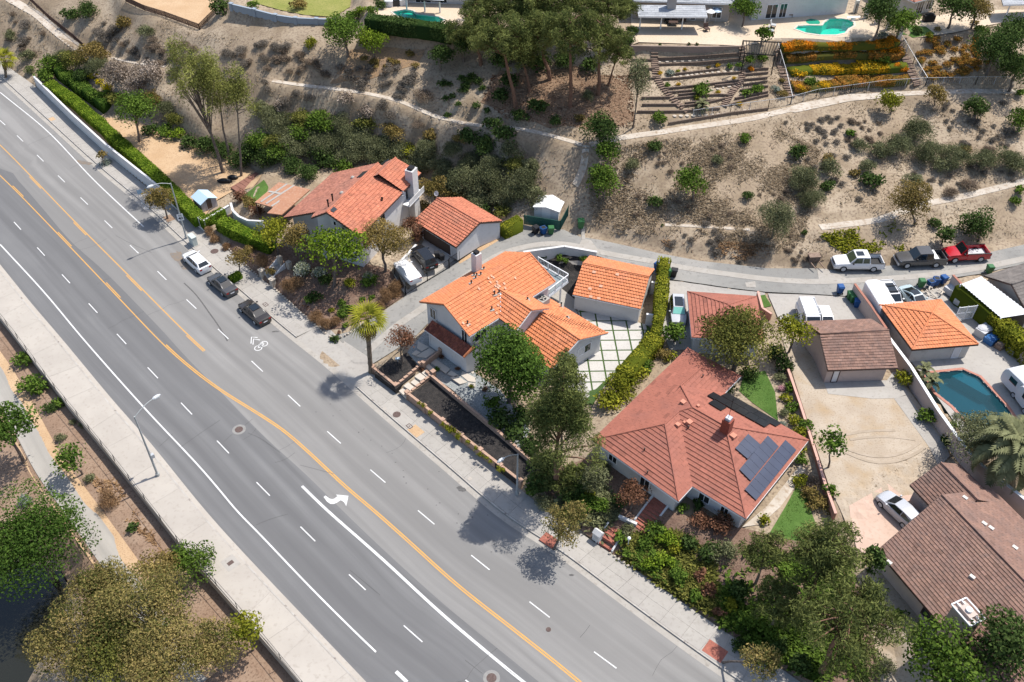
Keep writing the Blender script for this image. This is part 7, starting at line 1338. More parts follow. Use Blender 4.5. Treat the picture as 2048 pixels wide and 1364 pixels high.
#       leaf size, leaf aspect, blobs, blob radius, density, inner fill, leaf lift, lumpy
KIND = dict(deep=(.26,1.5,26,.34,1.5,.5,.65), green=(.26,1.5,22,.40,1.5,.55,.6), bright=(.26,1.5,24,.36,1.25,.55,.6), yellow=(.24,1.5,18,.40,1.4,.55,.6), dark=(.26,1.5,22,.40,1.6,.55,.6), olive=(.15,3.2,26,.36,1.5,.4,.75), pine=(.16,4.0,84,.165,1.75,.25,.85), pepper=(.17,2.4,50,.25,1.45,.3,.8),
  dry=(.13,2.6,14,.46,1.3,.5,.8), grey=(.13,2.6,14,.46,1.3,.5,.8), pinkgrey=(.2,1.4,24,.36,1.4,.5,.6), straw=(.09,7,10,.5,1.8,.2,.95), red=(.18,1.8,20,.36,1.2,.45,.7), rust=(.2,1.6,22,.36,1.3,.5,.65), mixg=(.22,1.6,26,.36,1.4,.5,.65), orange=(.16,1.3,18,.42,1.6,.6,.5), gold=(.16,1.3,18,.42,1.6,.6,.5),
  white=(.18,1.4,18,.42,1.5,.55,.6), pink=(.16,1.3,12,.5,1.6,.6,.5), sage=(.14,1.5,12,.5,1.6,.7,.5), flower=(.17,1.4,18,.42,1.5,.6,.5), eucal=(.15,4.0,46,.21,1.3,.2,.9), bloom=(.2,1.3,12,.5,1.4,.6,.5))
def leaves(C, Rb, n, ls, asp, inner, jit, rg, flat=0.0):
    p = Rb.prod(1) ** (2/3); b = rg.choice(len(C), n, p=p/p.sum()); d = rg.normal(size=(n, 3)); d[:, 2] = np.where(d[:, 2] < -.2, np.abs(d[:, 2]) * np.where(rg.random(n) < .6, 1, -1), d[:, 2]); d /= np.linalg.norm(d, axis=1)[:, None]
    r = 1 - (1 - inner) * rg.random(n) ** 1.8; P = C[b] + Rb[b] * d * r[:, None]
    nr = d * (1 - jit) + rg.normal(size=(n, 3)) * jit * .8 + [0, 0, .25]; nr /= np.linalg.norm(nr, axis=1)[:, None]
    t = np.cross(nr, rg.normal(size=(n, 3))); t /= np.linalg.norm(t, axis=1)[:, None] + 1e-9; u = np.cross(nr, t); s = ls * (.6 + .8 * rg.random(n))[:, None]
    a, c = t * s * math.sqrt(asp) / 2, u * s / math.sqrt(asp) / 2; V = np.stack([P - a, P - c * 1.0, P + a, P + c], 1).reshape(-1, 3)
    tb = rg.normal(.5, .24, len(C)); tn = np.clip(tb[b] + rg.normal(0, .2, n), 0, 1); return V, tn
def crown_mesh(kind, R, hz, seed, name='crown', scale_ls=1.0, dens=1.0, nbm=1.0, cone=0.0):
    ls, asp, nb, br, de, inner, jit = KIND[kind]; ls *= scale_ls * (.82 if R > 1.6 else 1); rg = np.random.default_rng(seed); nb = max(5, int(nb * nbm)); rad = R
    R, hz = R * 1.2, hz * 1.2; rad = R; d = rg.normal(size=(nb, 3)); d /= np.linalg.norm(d, axis=1)[:, None]; d[:, 2] = np.where(d[:, 2] < -.35, -d[:, 2] * .6, d[:, 2]); rr = rg.uniform(.38, .95, nb)[:, None]
    C = d * rr * np.array([rad, rad, hz]) * (1 - br * .75); f_ = 1 - cone * (C[:, 2:] / hz + .5); C[:, :2] *= f_; k = rg.uniform(.7, 1.3, nb)[:, None]; Rb = k * br * np.array([[rad, rad, hz * .95]])
    n = int(de * dens * 4.2 * (R * R + 2 * R * hz) / 1.0 / (ls * ls) * .62); n = min(int(n * 1.25), 24000); V, tn = leaves(C, Rb, n, ls, asp, inner, jit, rg)
    return npmesh(name, V, np.arange(len(V)).reshape(-1, 4), LM[kind], tn), C
LAND = [(1711,516,'the white pickup truck'),(1833,512,'the dark grey pickup'),(1922,502,'the red pickup'),(1085,415,'the white metal shed'),(920,445,'the terracotta garage'),(700,400,'the white two storey house'),(414,395,'the blue roofed playhouse'),(1225,575,'the orange roofed garage'),(1010,600,'the orange roofed house'),(1400,860,'the red roofed house'),(1700,700,'the brown roofed garage'),(1860,650,'the orange pyramid roof'),(1940,800,'the teal pool'),(1650,52,'the kidney pool'),(835,32,'the half hidden pool'),(1345,35,'the grey patio cover'),(1400,160,'the timber terraces'),(1690,130,'the orange flower rows'),(1170,290,'the meeting of the two upper drains'),(1640,455,'the left end of the lower drain'),(2000,375,'the right end of the lower drain'),(1330,452,'the short drain on the bare slope'),(360,25,'the fenced dirt pad'),(600,20,'the top left lawn'),(460,350,'the foot of the three tall trees'),(372,478,'the speed limit sign pole'),(545,530,'the white walled steps'),(742,745,'the tall fan palm'),(850,740,'the floating steps'),(1100,985,'the big pine by the planter'),(1205,1060,'the white mailbox pillar'),(1290,1030,'the brick steps'),(316,950,'the river side street lamp'),(150,1010,'the bike path bend'),(1790,1015,'the silver hatchback'),(1900,1240,'the tall beige chimney'),(1355,630,'the crossover with the sunshade'),(1161,450,'the lone green bin'),(1850,140,'the steep timber steps by the flower rows'),(1780,190,'the fence corner on the upper drain'),(800,203,'the bend of the upper left drain'),(820,545,'the gated parking court'),(120,70,'the drain at the top left')]
ADJ = dict(deep='deep green',green='green leafy', bright='bright green', yellow='yellow green', dark='dark green', olive='grey green', pine='dark needled', pepper='brownish drooping', dry='dry brown', grey='grey brown', pinkgrey='pinkish grey', straw='straw coloured', red='reddish brown', rust='rusty green', mixg='mottled green', orange='orange flowering', gold='golden flowering', white='white flowering', pink='pink flowering', sage='pale sage', flower='brown and orange', eucal='loose yellowish', bloom='bright yellow flowering')
USED = {}; PEND = []
def autolabel(o, kind, px, py, r, noun):
    s = 'tiny' if r < 6 else 'small' if r < 12 else 'medium' if r < 22 else 'large'
    L = sorted((math.hypot(px - a, py - b), a, b, n) for a, b, n in LAND)[0]; dx, dy = px - L[1], py - L[2]
    rel = ('right of' if dx > 0 else 'left of') if abs(dx) > 1.1 * abs(dy) else ('below' if dy > 0 else 'above'); PEND.append((o, f'{s} {ADJ[kind]} {noun}', rel, L[3], L[0]))
def finish_labels():
    g = {}
    for o, a, rel, lm, d in PEND: g.setdefault((a, rel, lm), []).append((d, o))
    W_ = ['nearest', 'second nearest', 'third nearest', 'fourth nearest', 'fifth nearest', 'sixth nearest', 'seventh nearest', 'eighth nearest', 'ninth nearest', 'tenth nearest']
    for (a, rel, lm), L in g.items():
        L.sort(key=lambda q: q[0]); n = len(L)
        for i, (d, o) in enumerate(L):
            if n == 1: o['label'] = f'{a} {rel} {lm}'
            else:
                w_ = W_[min(i, 9)] if i < n - 1 or n > 10 else ('farther one' if n == 2 else 'farthest'); o['label'] = f'{a} {rel} {lm}, ' + w_
PROTO = {}
def place(px, py, r, hfrac=.8, base=None):
    C = T(px, py, 0); 
    for _ in range(3): R = r / pxm(C + [0,0,1]); C = T(px, py, R * hfrac)
    return C, r / pxm(C + [0,0,R*hfrac])
def shrub(kind, px, py, r, label=None, hz=.75, noun='shrub', group=None, cat='shrub', nm='shrub', seed=None, z=None):
    B, R = place(px, py, r, hz * .75)
    if z is not None: B = G(px, py + r * .4, z); R = r / pxm(B)
    sz = 0 if R < .8 else 1 if R < 1.7 else 2; v = (int(px * 7 + py * 13) if seed is None else seed) % 3; key = (kind, sz, v)
    if key not in PROTO: R0 = (.55, 1.2, 2.2)[sz]; PROTO[key] = (crown_mesh(kind, R0, R0 * .8, hash(key[1:]) % 999 + len(PROTO), kind + '_foliage', (.75, .9, 1.0)[sz])[0], R0)
    me, R0 = PROTO[key]; o = bpy.data.objects.new(nm, me); s = R / R0; rn = random.Random(int(px * 31 + py)); COL.objects.link(o)
    o.location = (B[0], B[1], B[2] + R * hz * .55); o.scale = (s, s, s * hz / .8); o.rotation_euler = (0, 0, rn.uniform(0, 6.28)); o['category'] = cat
    if group: o['group'] = group
    if label: o['label'] = label
    else: autolabel(o, kind, px, py, r, noun)
    return o
def tree(kind, px, py, r, label=None, base=None, H=None, hz=.85, bark=None, dens=1.0, nm='tree', noun='tree', ls=1.0, limbs=9, thick=1.0, sub=None, nbm=1.0, group=None, spire=False, cone=0.0):
    if base is None:
        C = T(px, py, 3.0); R = r / pxm(C + [0,0,3]); H = H or R * .95 + .3; B = T(px, py, H); top = B + [0, 0, H]; R = r / pxm(top)
    else:
        B = T(*base) if len(base) == 2 else G(*base); d = ray(px, py); t = (B[0]*d[0] + B[1]*d[1]) / (d[0]**2 + d[1]**2); top = np.array([0, 0, CAMZ]) + d * t
        if H: t = (B[2] + H - CAMZ) / d[2]; top = np.array([0, 0, CAMZ]) + d * t
        R = r / pxm(top)
    R = float(R); Hc = top - B; t_ = thing(nm, label or '', 'tree', B, 0, group)
    if not label: autolabel(t_, kind, px, py, r, noun)
    cm, C = crown_mesh(kind, R, R * hz, int(px * 3 + py * 7) % 9973, 'crown', ls, dens, nbm, cone); o = bpy.data.objects.new('crown', cm); link(o, t_, Matrix.Translation(Vector([float(q) for q in top])))
    mb = MB(); rad = max(.09, R * .055) * thick; m1 = B + Hc * .5 + [R*.05*math.sin(px), R*.05*math.cos(px), 0]; mb.tube([B - [0,0,.3], B + Hc*.25 + [R*.03,0,0], m1, top] + ([top + Hc/np.linalg.norm(Hc)*R*hz*.8] if spire else []), [rad * 1.25, rad, rad * .8, rad * .5] + ([rad*.12] if spire else []), 8)
    rn = random.Random(int(px)); idx = list(range(len(C))); rn.shuffle(idx)
    for i in idx[:limbs]:
        e = top + C[i] * 1.05; s = rn.uniform(.45, .85) if not spire else max(.55, (e[2] - .22*R - B[2]) / Hc[2]); a = B + Hc * s; mb.tube([a, (a + e)/2 + [0,0,R*.06], e], [rad*.42, rad*.28, rad*.1], 5)
    mb.build('trunk', bark or M_bark, t_); return t_
def hedge(label, P, width, h, kind='bright', ls=.16, nm='hedge', dens=1.0, seed=1, level=None, wob=.12):
    P = np.array(P); rg = np.random.default_rng(seed); A, B = offset(P, width/2), offset(P, -width/2); w_ = rg.normal(0, wob, len(P)); w_ = np.convolve(w_, np.ones(3)/3, 'same'); s = np.r_[0, np.cumsum(np.linalg.norm(np.diff(P[:, :2], axis=0), axis=1))]; L = s[-1]
    n = int(dens * 2.3 * L * (width + 2*h) / ls**2); n = min(n, 26000); q = rg.random(n) * L; fr = rg.random(n) * (width + 2*h); i = np.clip(np.searchsorted(s, q) - 1, 0, len(P)-2); f = ((q - s[i]) / (s[i+1]-s[i]+1e-9))[:, None]
    a, b = A[i]*(1-f)+A[i+1]*f, B[i]*(1-f)+B[i+1]*f; c = (a+b)/2; wv = (b-a); wv /= np.linalg.norm(wv, axis=1)[:, None]+1e-9; wob_ = w_[i]
    u = np.where(fr < h, 0, np.where(fr < h + width, (fr-h)/width, 1.0)); z = np.where(fr < h, fr, np.where(fr < h+width, h, width+2*h-fr)); nr = np.where((fr < h)[:, None], -wv, np.where((fr < h+width)[:, None], [[0,0,1.0]], wv))
    Pt = a + (b-a)*u[:, None]; Pt[:, 2] = (level if level else c[:, 2]*1.0) + (z - h if level else z) + wob_*.5; Pt += nr*(rg.normal(0, .035, n)+.03)[:, None] + wv*(wob_*(u-.5)*2)[:, None]
    nn = nr*.75 + rg.normal(size=(n, 3))*.42; nn /= np.linalg.norm(nn, axis=1)[:, None]; t = np.cross(nn, rg.normal(size=(n, 3))); t /= np.linalg.norm(t, axis=1)[:, None]; uu = np.cross(nn, t); sz = ls*(.6+.8*rg.random(n))[:, None]
    V = np.stack([Pt-t*sz*.6, Pt-uu*sz*.45, Pt+t*sz*.6, Pt+uu*sz*.45], 1).reshape(-1, 3); tn = np.clip(.5 + .18*np.sin(q*2.1)+ rg.normal(0, .22, n), 0, 1)
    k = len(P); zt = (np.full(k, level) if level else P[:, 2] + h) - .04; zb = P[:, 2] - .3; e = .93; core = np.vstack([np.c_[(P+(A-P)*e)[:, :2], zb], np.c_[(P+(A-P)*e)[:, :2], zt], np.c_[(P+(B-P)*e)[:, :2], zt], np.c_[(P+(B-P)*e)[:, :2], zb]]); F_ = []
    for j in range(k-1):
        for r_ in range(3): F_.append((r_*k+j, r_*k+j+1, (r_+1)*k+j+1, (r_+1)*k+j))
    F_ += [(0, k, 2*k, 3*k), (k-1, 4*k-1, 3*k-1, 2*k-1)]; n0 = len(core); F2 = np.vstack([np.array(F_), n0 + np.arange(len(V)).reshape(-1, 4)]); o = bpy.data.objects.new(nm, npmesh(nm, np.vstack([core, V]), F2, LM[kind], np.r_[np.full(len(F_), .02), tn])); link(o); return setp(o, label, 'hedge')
hp = lambda px, z, st=.8: SP(px, z, st)
ht = lambda px, st=.8: (lambda P: np.c_[P[:, :2], [Z(a, b) for a, b in P[:, :2]]])(spl([T(*p) for p in px], st))
# hedges
hedge('long clipped green hedge behind the white sidewalk wall', hp([(96,165),(150,202),(172,222),(205,250),(240,285),(275,314),(320,357),(362,398),(398,434)], 1.9, .7) - [0,0,1.0], 1.75, 1.05, 'bright', .15, level=2.05)
hedge('short clipped hedge returning at the corner by the playhouse', hp([(400,440),(420,432),(446,417)], 1.9, .5) - [0,0,1.0], 1.0, 1.0, 'bright', .15, level=2.0, seed=3)
hedge('thick clipped hedge curving between the wall and the yellow green tree', ht([(444,455),(470,470),(505,486),(548,502)]), 1.7, 1.5, 'bright', .16, seed=4)
hedge('dark clipped hedge behind the long bright hedge', ht([(120,150),(140,165),(165,185),(190,202),(216,222)]), 1.7, 1.5, 'green', .18, seed=5, wob=.3)
hedge('tall narrow yellowish hedge between the orange garage and the driveway', ht([(1325,541),(1322,580),(1319,620),(1314,660),(1308,690)]), 1.15, 2.0, 'yellow', .17, seed=6, wob=.15)
hedge('loose yellowish hedge bending from the narrow hedge toward the patio', ht([(1308,694),(1290,718),(1268,742),(1245,770)]), 1.9, 1.9, 'yellow', .2, seed=7, wob=.35)
hedge('long ivy covered hedge beside the driveway and carport', ht([(1908,596),(1940,622),(1975,652),(2010,686),(2050,722),(2100,768)]), 1.5, 2.1, 'yellow', .2, seed=8, wob=.3)
hedge('dark clipped hedge in front of the half hidden pool', ht([(735,56),(790,62),(850,70),(905,80)]), 2.0, 1.7, 'dark', .2, seed=9, wob=.35)
hedge('yellowish hedge beside the terracotta garage at the alley', ht([(1004,474),(1020,466),(1040,455)]), 1.6, 1.6, 'yellow', .18, seed=10, wob=.2)
hedge('small square clipped shrub at the kerb beside the dark grey sedan', ht([(468,560),(477,566)]) + [0,0,.25], 1.5, .8, 'bright', .14, seed=11)
for i, (P, k, l) in enumerate((([(1562,97),(1620,92),(1700,93),(1795,86)],'orange','uppermost row of orange and yellow flowers below the kidney pool'),([(1568,118),(1640,112),(1720,110),(1805,106)],'flower','second flower row down, brownish orange, below the kidney pool'),([(1578,146),(1620,142),(1680,142),(1740,140),(1812,134)],'gold','third flower row down with yellow at its left end'),([(1584,177),(1605,178),(1640,175),(1700,168),(1745,166),(1815,160)],'flower','lowest flower row, golden on the left, along the chain link fence'))):
    hedge(l, ht(P), 1.8, .55, k, .17, nm='flower_row', seed=20+i, wob=.4, dens=2.2)
for x, y, k in ((1575,96,'orange'),(1590,93,'orange'),(1604,97,'orange'),(1622,94,'gold'),(1640,95,'gold'),(1658,94,'gold'),(1676,92,'gold'),(1694,93,'gold'),(1715,90,'flower'),(1735,88,'orange'),(1755,86,'orange'),(1772,88,'orange'),(1580,117,'gold'),(1600,118,'gold'),(1618,114,'gold'),(1640,115,'gold'),(1668,112,'orange'),(1690,110,'flower'),(1720,108,'orange'),(1745,106,'orange'),(1765,104,'orange'),(1782,102,'orange'),(1590,145,'gold'),(1605,148,'gold'),(1640,142,'gold'),(1660,144,'gold'),(1795,132,'orange'),(1808,138,'orange'),(1700,160,'flower'),(1730,156,'flower')): shrub(k, x, y, 10, nm='flower_clump', cat='flowers', noun='clump', hz=.85, group='flower clumps in the rows below the pool')
shrub('gold', 1600, 176, 13, 'large golden flower clump at the left of the lowest flower row', nm='flower_clump', cat='flowers'); shrub('gold', 1648, 172, 15, 'large golden flower clump right of the dark bush in the lowest row', nm='flower_clump', cat='flowers'); shrub('orange', 1785, 78, 14, 'orange flower clump at the top of the right hand timber steps', nm='flower_clump', cat='flowers'); shrub('orange', 1795, 98, 14, 'orange flower clump at the right end of the second flower row', nm='flower_clump', cat='flowers')
# trees with a place of their own
tree('deep', 62, 1085, 118, 'big sycamore leaning over the dark water at the lower left', H=6.5, ls=.85, dens=1.15, hz=.7); tree('deep', 12, 860, 62, 'leafy tree at the left edge beside the bike path', H=5, ls=1.1, dens=1.0); tree('green', 142, 922, 36, 'small leaning tree between the bike path and the sidewalk', base=(166,948), ls=1.15, dens=.7)
tree('pepper', 420, 1290, 62, 'brownish feathery tree nearest the yellow green tree at the bottom', H=4.6, dens=1.0, hz=.72, limbs=14, bark=M_twig, thick=.6); tree('mixg', 250, 1310, 85, 'mottled green feathery tree at the bottom edge among the brownish ones', H=4.8, ls=.8, hz=.7, limbs=16, bark=M_twig, thick=.6)
for x, y, r, l in ((165,1270,108,'brownish feathery tree at the water edge in the lower left corner'),(300,1225,108,'broad brownish feathery tree over the bike path at the bottom'),(345,1320,100,'brownish feathery tree at the bottom edge beside the sidewalk'),(200,1180,70,'smaller brownish feathery tree nearest the sycamore')): tree('pepper', x, y, r, l, H=5.2, dens=1.0, hz=.72, limbs=20, bark=M_twig, ls=1.05, thick=.6)
tree('green', 382, 1122, 46, 'rounded green bushy tree at the fence beside the pale concrete panel', H=2.4, ls=.8); tree('yellow', 492, 1262, 46, 'yellow green tree by the fence at the bottom', H=3.2, ls=1.1, dens=.8); tree('rust', 320, 1140, 45, 'rusty tree touching the rounded green one above the feathery trees', H=3.0)
tree('eucal', 392, 178, 62, 'left one of the three tall slender trees in the tan yard', base=(446,345), dens=.62, limbs=26, thick=1.0, hz=1.75, ls=1.35); tree('eucal', 438, 190, 46, 'middle one of the three tall slender trees in the tan yard', base=(459,326), spire=True, dens=.62, limbs=22, hz=1.8, ls=1.35); tree('eucal', 474, 205, 42, 'right one of the three tall slender trees in the tan yard', base=(482,352), spire=True, dens=.62, limbs=22, hz=1.9, ls=1.35)
tree('green', 270, 225, 46, 'round shade tree standing in the tan yard', base=(278,284)); tree('yellow', 547, 462, 37, 'yellow green tree before the terracotta patio cover', H=3.6); tree('rust', 592, 478, 34, 'rusty brown tree between the yellow green and the bright tree', H=3.4); tree('bright', 668, 500, 62, 'bright green spreading tree in front of the white two storey house', base=(668,572), ls=1.2, dens=.9)
tree('rust', 765, 490, 52, 'olive brown tree between the two storey house and the parking court', H=4.0, ls=.9); tree('red', 826, 452, 27, 'dark bush dotted red at the wall of the parking court', H=2.0); tree('rust', 868, 378, 30, 'rusty bush between the two storey house and the terracotta garage', H=2.6)
tree('rust', 322, 400, 34, 'brownish street tree in a square pit near the speed limit sign', base=(335,437,.15)); tree('rust', 205, 312, 13, 'spindly sapling on the sidewalk by the long white wall', base=(208,330,.15), dens=.6); shrub('sage', 210, 325, 11, 'grey green tuft at the foot of the spindly sapling'); tree('rust', 480, 517, 27, 'thin brownish street tree over the square clipped shrub', base=(477,553,.15), dens=.6)
tree('red', 802, 685, 33, 'reddish small tree in the dark planter beside the fan palm', base=(803,728), dens=.8); tree('deep', 1018, 745, 82, 'dense dark green tree in front of the orange roofed house', H=4.4, ls=1.05, dens=1.4, hz=1.45, cone=.35)
tree('pine', 1118, 862, 104, 'big pine between the orange and red roofed houses', base=(1108,975), cone=.6, bark=M_barkR, spire=True, limbs=46, hz=1.75, dens=1.15, ls=1.2); tree('pine', 1130, 755, 48, 'slender upper pine beside the orange lower roof', base=(1120,930), cone=.5, limbs=22, hz=1.5, ls=1.2)
tree('pepper', 1135, 1045, 48, 'brownish drooping street tree beside the white mailbox pillar', base=(1107,1096,.15), ls=1.1); tree('pepper', 1522, 1325, 44, 'brownish drooping street tree at the bottom right of the sidewalk', base=(1442,1322,.15), H=4.5, ls=1.1, dens=.9); tree('red', 1265, 992, 36, 'reddish brown shrub tree at the corner of the red roofed house', H=2.2); tree('olive', 1190, 955, 34, 'olive shrub tree at the base of the big pine', H=2.2)
tree('pine', 1648, 1115, 92, 'upper one of the two big pines left of the cypress', base=(1600,1225), cone=.25,bark=M_barkR, spire=True, limbs=40, hz=.95, ls=1.3, dens=.95); tree('pine', 1690, 1250, 112, 'lower one of the two big pines in the bottom right', base=(1640,1345),bark=M_barkR, spire=True, limbs=44, hz=.85, ls=1.3, dens=.95); tree('pine', 1530, 1110, 52, 'smaller pine at the corner of the red roofed house', H=4.5, limbs=22, ls=1.2); tree('pine', 1560, 1205, 60, 'ragged pine over the green bank at the lower right', H=4.5, limbs=22, ls=1.2)
tree('dark', 1742, 1125, 26, 'dark pointed cypress against the brown roof', base=(1722,1182), H=3.6, hz=2.1, limbs=3); tree('dark', 1745, 1090, 13, None, base=(1722,1182), H=5.8, hz=2.4, limbs=2, noun='cypress tip') if False else None
tree('green', 1900, 1325, 84, 'dark green tree under the tall beige chimney', H=4.5, ls=1.1); tree('dark', 2005, 1295, 76, 'dark green tree over the brown roof in the right corner', H=5.0, ls=1.1)
tree('mixg', 1478, 688, 88, 'broad loose tree spreading over the red garage', H=4.2, dens=1.1, hz=.75); tree('yellow', 1592, 655, 40, 'yellow green tree beside the brown roofed garage', H=3.6, dens=.9); tree('green', 1350, 668, 29, 'dark round bush in front of the crossover with the sunshade', H=1.2); tree('green', 1663, 888, 34, 'small leaning tree in the bare dirt yard', base=(1657,935), dens=.75)
tree('olive', 1962, 872, 66, 'olive brown tree hanging over the teal pool', H=3.6, dens=.9, ls=1.2)
for x, y, r, b, l in ((1005,85,62,(1032,216),'left big pine with a reddish trunk on the litter slope'),(1080,78,64,(1100,160),'second big pine from the left at the top'),(1140,70,64,(1140,215),'middle big pine with a bare lower trunk'),(1200,82,62,(1196,190),'right big pine leaning over the beige patio'),(948,62,56,(962,130),'big pine beside the half hidden pool'),(1235,112,34,(1215,172),'low pine branch mass nearest the terraces'),(1060,30,75,(1065,100),'background pine at the top edge'),(1130,10,70,(1135,80),'pine crown cut by the top edge'),(975,15,60,(980,80),'pine crown over the half hidden pool house'),(1215,25,60,(1215,95),'pine crown at the left end of the grey patio cover'),(1045,120,42,(1060,185),'lower inner pine between the two left trunks')): tree('pine', x, y, r, l, base=b, bark=M_barkR, spire=True, limbs=34, ls=1.35, hz=.85, thick=1.1, dens=1.15)
tree('olive', 1277, 165, 24, 'thin ragged conifer beside the terraces', base=(1266,255), H=6.5, hz=2.6, limbs=10, dens=.8)
for a in (('green',690,68,46,'large green bush below the top left lawn'),('bright',745,85,32,'bright bush right of the large green one by the pool hedge'),('dark',925,85,38,'dark bush left of the big pines'),('dark',880,112,28,'dark bush under the half hidden pool hedge'),('green',1490,22,30,'round green tree at the right end of the beige patio'),('green',1526,70,20,'green bush between the beige patio and kidney pool'),('dark',1762,32,44,'dark green tree behind the tan pool posts'),('green',1800,48,34,'green tree between the pool posts and small cream house'),('dark',1910,15,42,'dark tree at the top right edge'),('rust',1955,20,36,'rusty tree left of the corner patio cover'),('dark',1992,100,52,'big dark tree at the right end of the red brown slope'),('dark',2035,140,46,'dark tree at the right edge above the upper drain'),('dark',2030,70,44,'dark tree at the right edge below the corner patio cover')): tree(a[0], a[1], a[2], a[3], a[4], dens=1.1)
for a in (('yellow',1780,205,25,None,(1782,228)),('rust',1872,192,24,None,(1868,212)),('dark',1950,218,25,None,(1950,238)),('green',2036,242,25,None,(2036,262)),('rust',1822,408,44,'tall rusty tree on the slope between the pickups and the lower drain',(1830,452)),('dark',1955,456,34,'dark round tree behind the red pickup',(1958,482)),('dark',1890,470,21,None,None),('green',1383,368,33,'leafy tree with its own shadow on the bare slope',(1386,400)),('green',1205,365,36,'leafy tree on the slope above the lone green bin',(1208,398)),('dark',1198,268,38,'low wide dark tree at the meeting of the two upper drains',(1205,296)),('green',1212,305,28,'green tree just below the meeting of the two upper drains',None),('olive',1552,440,42,'large grey green bush tree at the foot of the slope',None)): tree(*a[:5], base=a[5], hz=1.1)
# palms
def palm(label, base, px, py, r, n, fan=True, trunk=.3, skirt=True):
    B = T(*base); d = ray(px, py); t = (B[0]*d[0]+B[1]*d[1])/(d[0]**2+d[1]**2); top = np.array([0,0,CAMZ]) + d*t; R = r/pxm(top); tr = thing('palm_tree', label, 'palm tree', B); mb = MB(); k = 14
    mb.tube([B + (top-B)*i/k for i in range(k+1)], [trunk*(1.25 if i == 0 else 1.0 + .12*(i % 2)) for i in range(k+1)], 10); mb.build('trunk', mat('palm_trunk', (.15,.115,.085), (.21,.165,.12), 4, c3=(.08,.06,.045), sc3=7), tr); rn = random.Random(int(px)); protos = []
    for kd in range(2):
        V, F_ = [], []
        if fan:
            for j in range(13):
                a = (j-6)/6*1.5; L = R*.58*(1-.2*abs(j-6)/6); dx, dy = math.cos(a)*L, math.sin(a)*L; w_ = .06; n0 = len(V); nx, ny_ = -math.sin(a)*w_, math.cos(a)*w_
                V += [(R*.42,0,0),(R*.42+dx*.55+nx,dy*.55+ny_,.03),(R*.42+dx,dy,-.2*R-.03*abs(j-6)*R*.3),(R*.42+dx*.55-nx,dy*.55-ny_,.0)]; F_.append((n0,n0+1,n0+2,n0+3))
            n0 = len(V); V += [(0,-.025,0),(R*.43,-.02,.02),(R*.43,.02,.02),(0,.025,0)]; F_.append((n0,n0+1,n0+2,n0+3))
        else:
            m = 22
            for j in range(m):
                s = j/(m-1); x = R*(.08+.9*s); z = .38*R*math.sin(s*2.2)-.42*R*s*s; L = R*.26*math.sin(.35+2.5*s)+.05
                for sg in (-1, 1): n0 = len(V); V += [(x,0,z),(x+L*.35,sg*L*.5,z+.04*R),(x+L*.75,sg*L,z-.1*R),(x+.07*R*.9,sg*.0,z)]; F_.append((n0,n0+1,n0+2,n0+3))
        protos.append(npmesh('frond', np.array(V), np.array(F_), LM[('yellow' if kd == 0 else 'rust') if fan else 'olive'], np.random.default_rng(kd).uniform(.3,.95,len(F_))))
    for i in range(n):
        dead = fan and skirt and i > n*.75; el = (1.25 - 2.0*(i/n)) if not dead else -1.1; o = bpy.data.objects.new('frond', protos[1 if dead else 0]); az = i*2.399 + rn.uniform(-.2,.2); M_ = Matrix.Translation(Vector([float(q) for q in top])) @ Matrix.Rotation(az, 4, 'Z') @ Matrix.Rotation(-el, 4, 'Y') @ Matrix.Rotation(rn.uniform(-.25,.25), 4, 'X'); link(o, tr, WM[tr.name]); o.matrix_basis = Matrix.Identity(4) @ WM[tr.name].inverted() @ M_
    return tr
palm('tall fan palm with a hairy trunk at the alley corner', (742,747), 734, 642, 48, 30, trunk=.24); palm('fan palm cut by the left edge of the photo', (12,158), 9, 118, 27, 24, trunk=.2); palm('large feathery date palm at the right edge below the pool', (2022,985), 2022, 905, 78, 40, fan=False, trunk=.38); palm('small arching palm between the white wall and the pool', (1845,760), 1848, 742, 20, 14, fan=False, trunk=.1); palm('second small arching palm at the left corner of the pool', (1856,778), 1862, 765, 22, 14, fan=False, trunk=.1)
palm('low spiky palm plant in the lower terraces', (1405,222), 1404, 212, 16, 16, fan=False, trunk=.1)
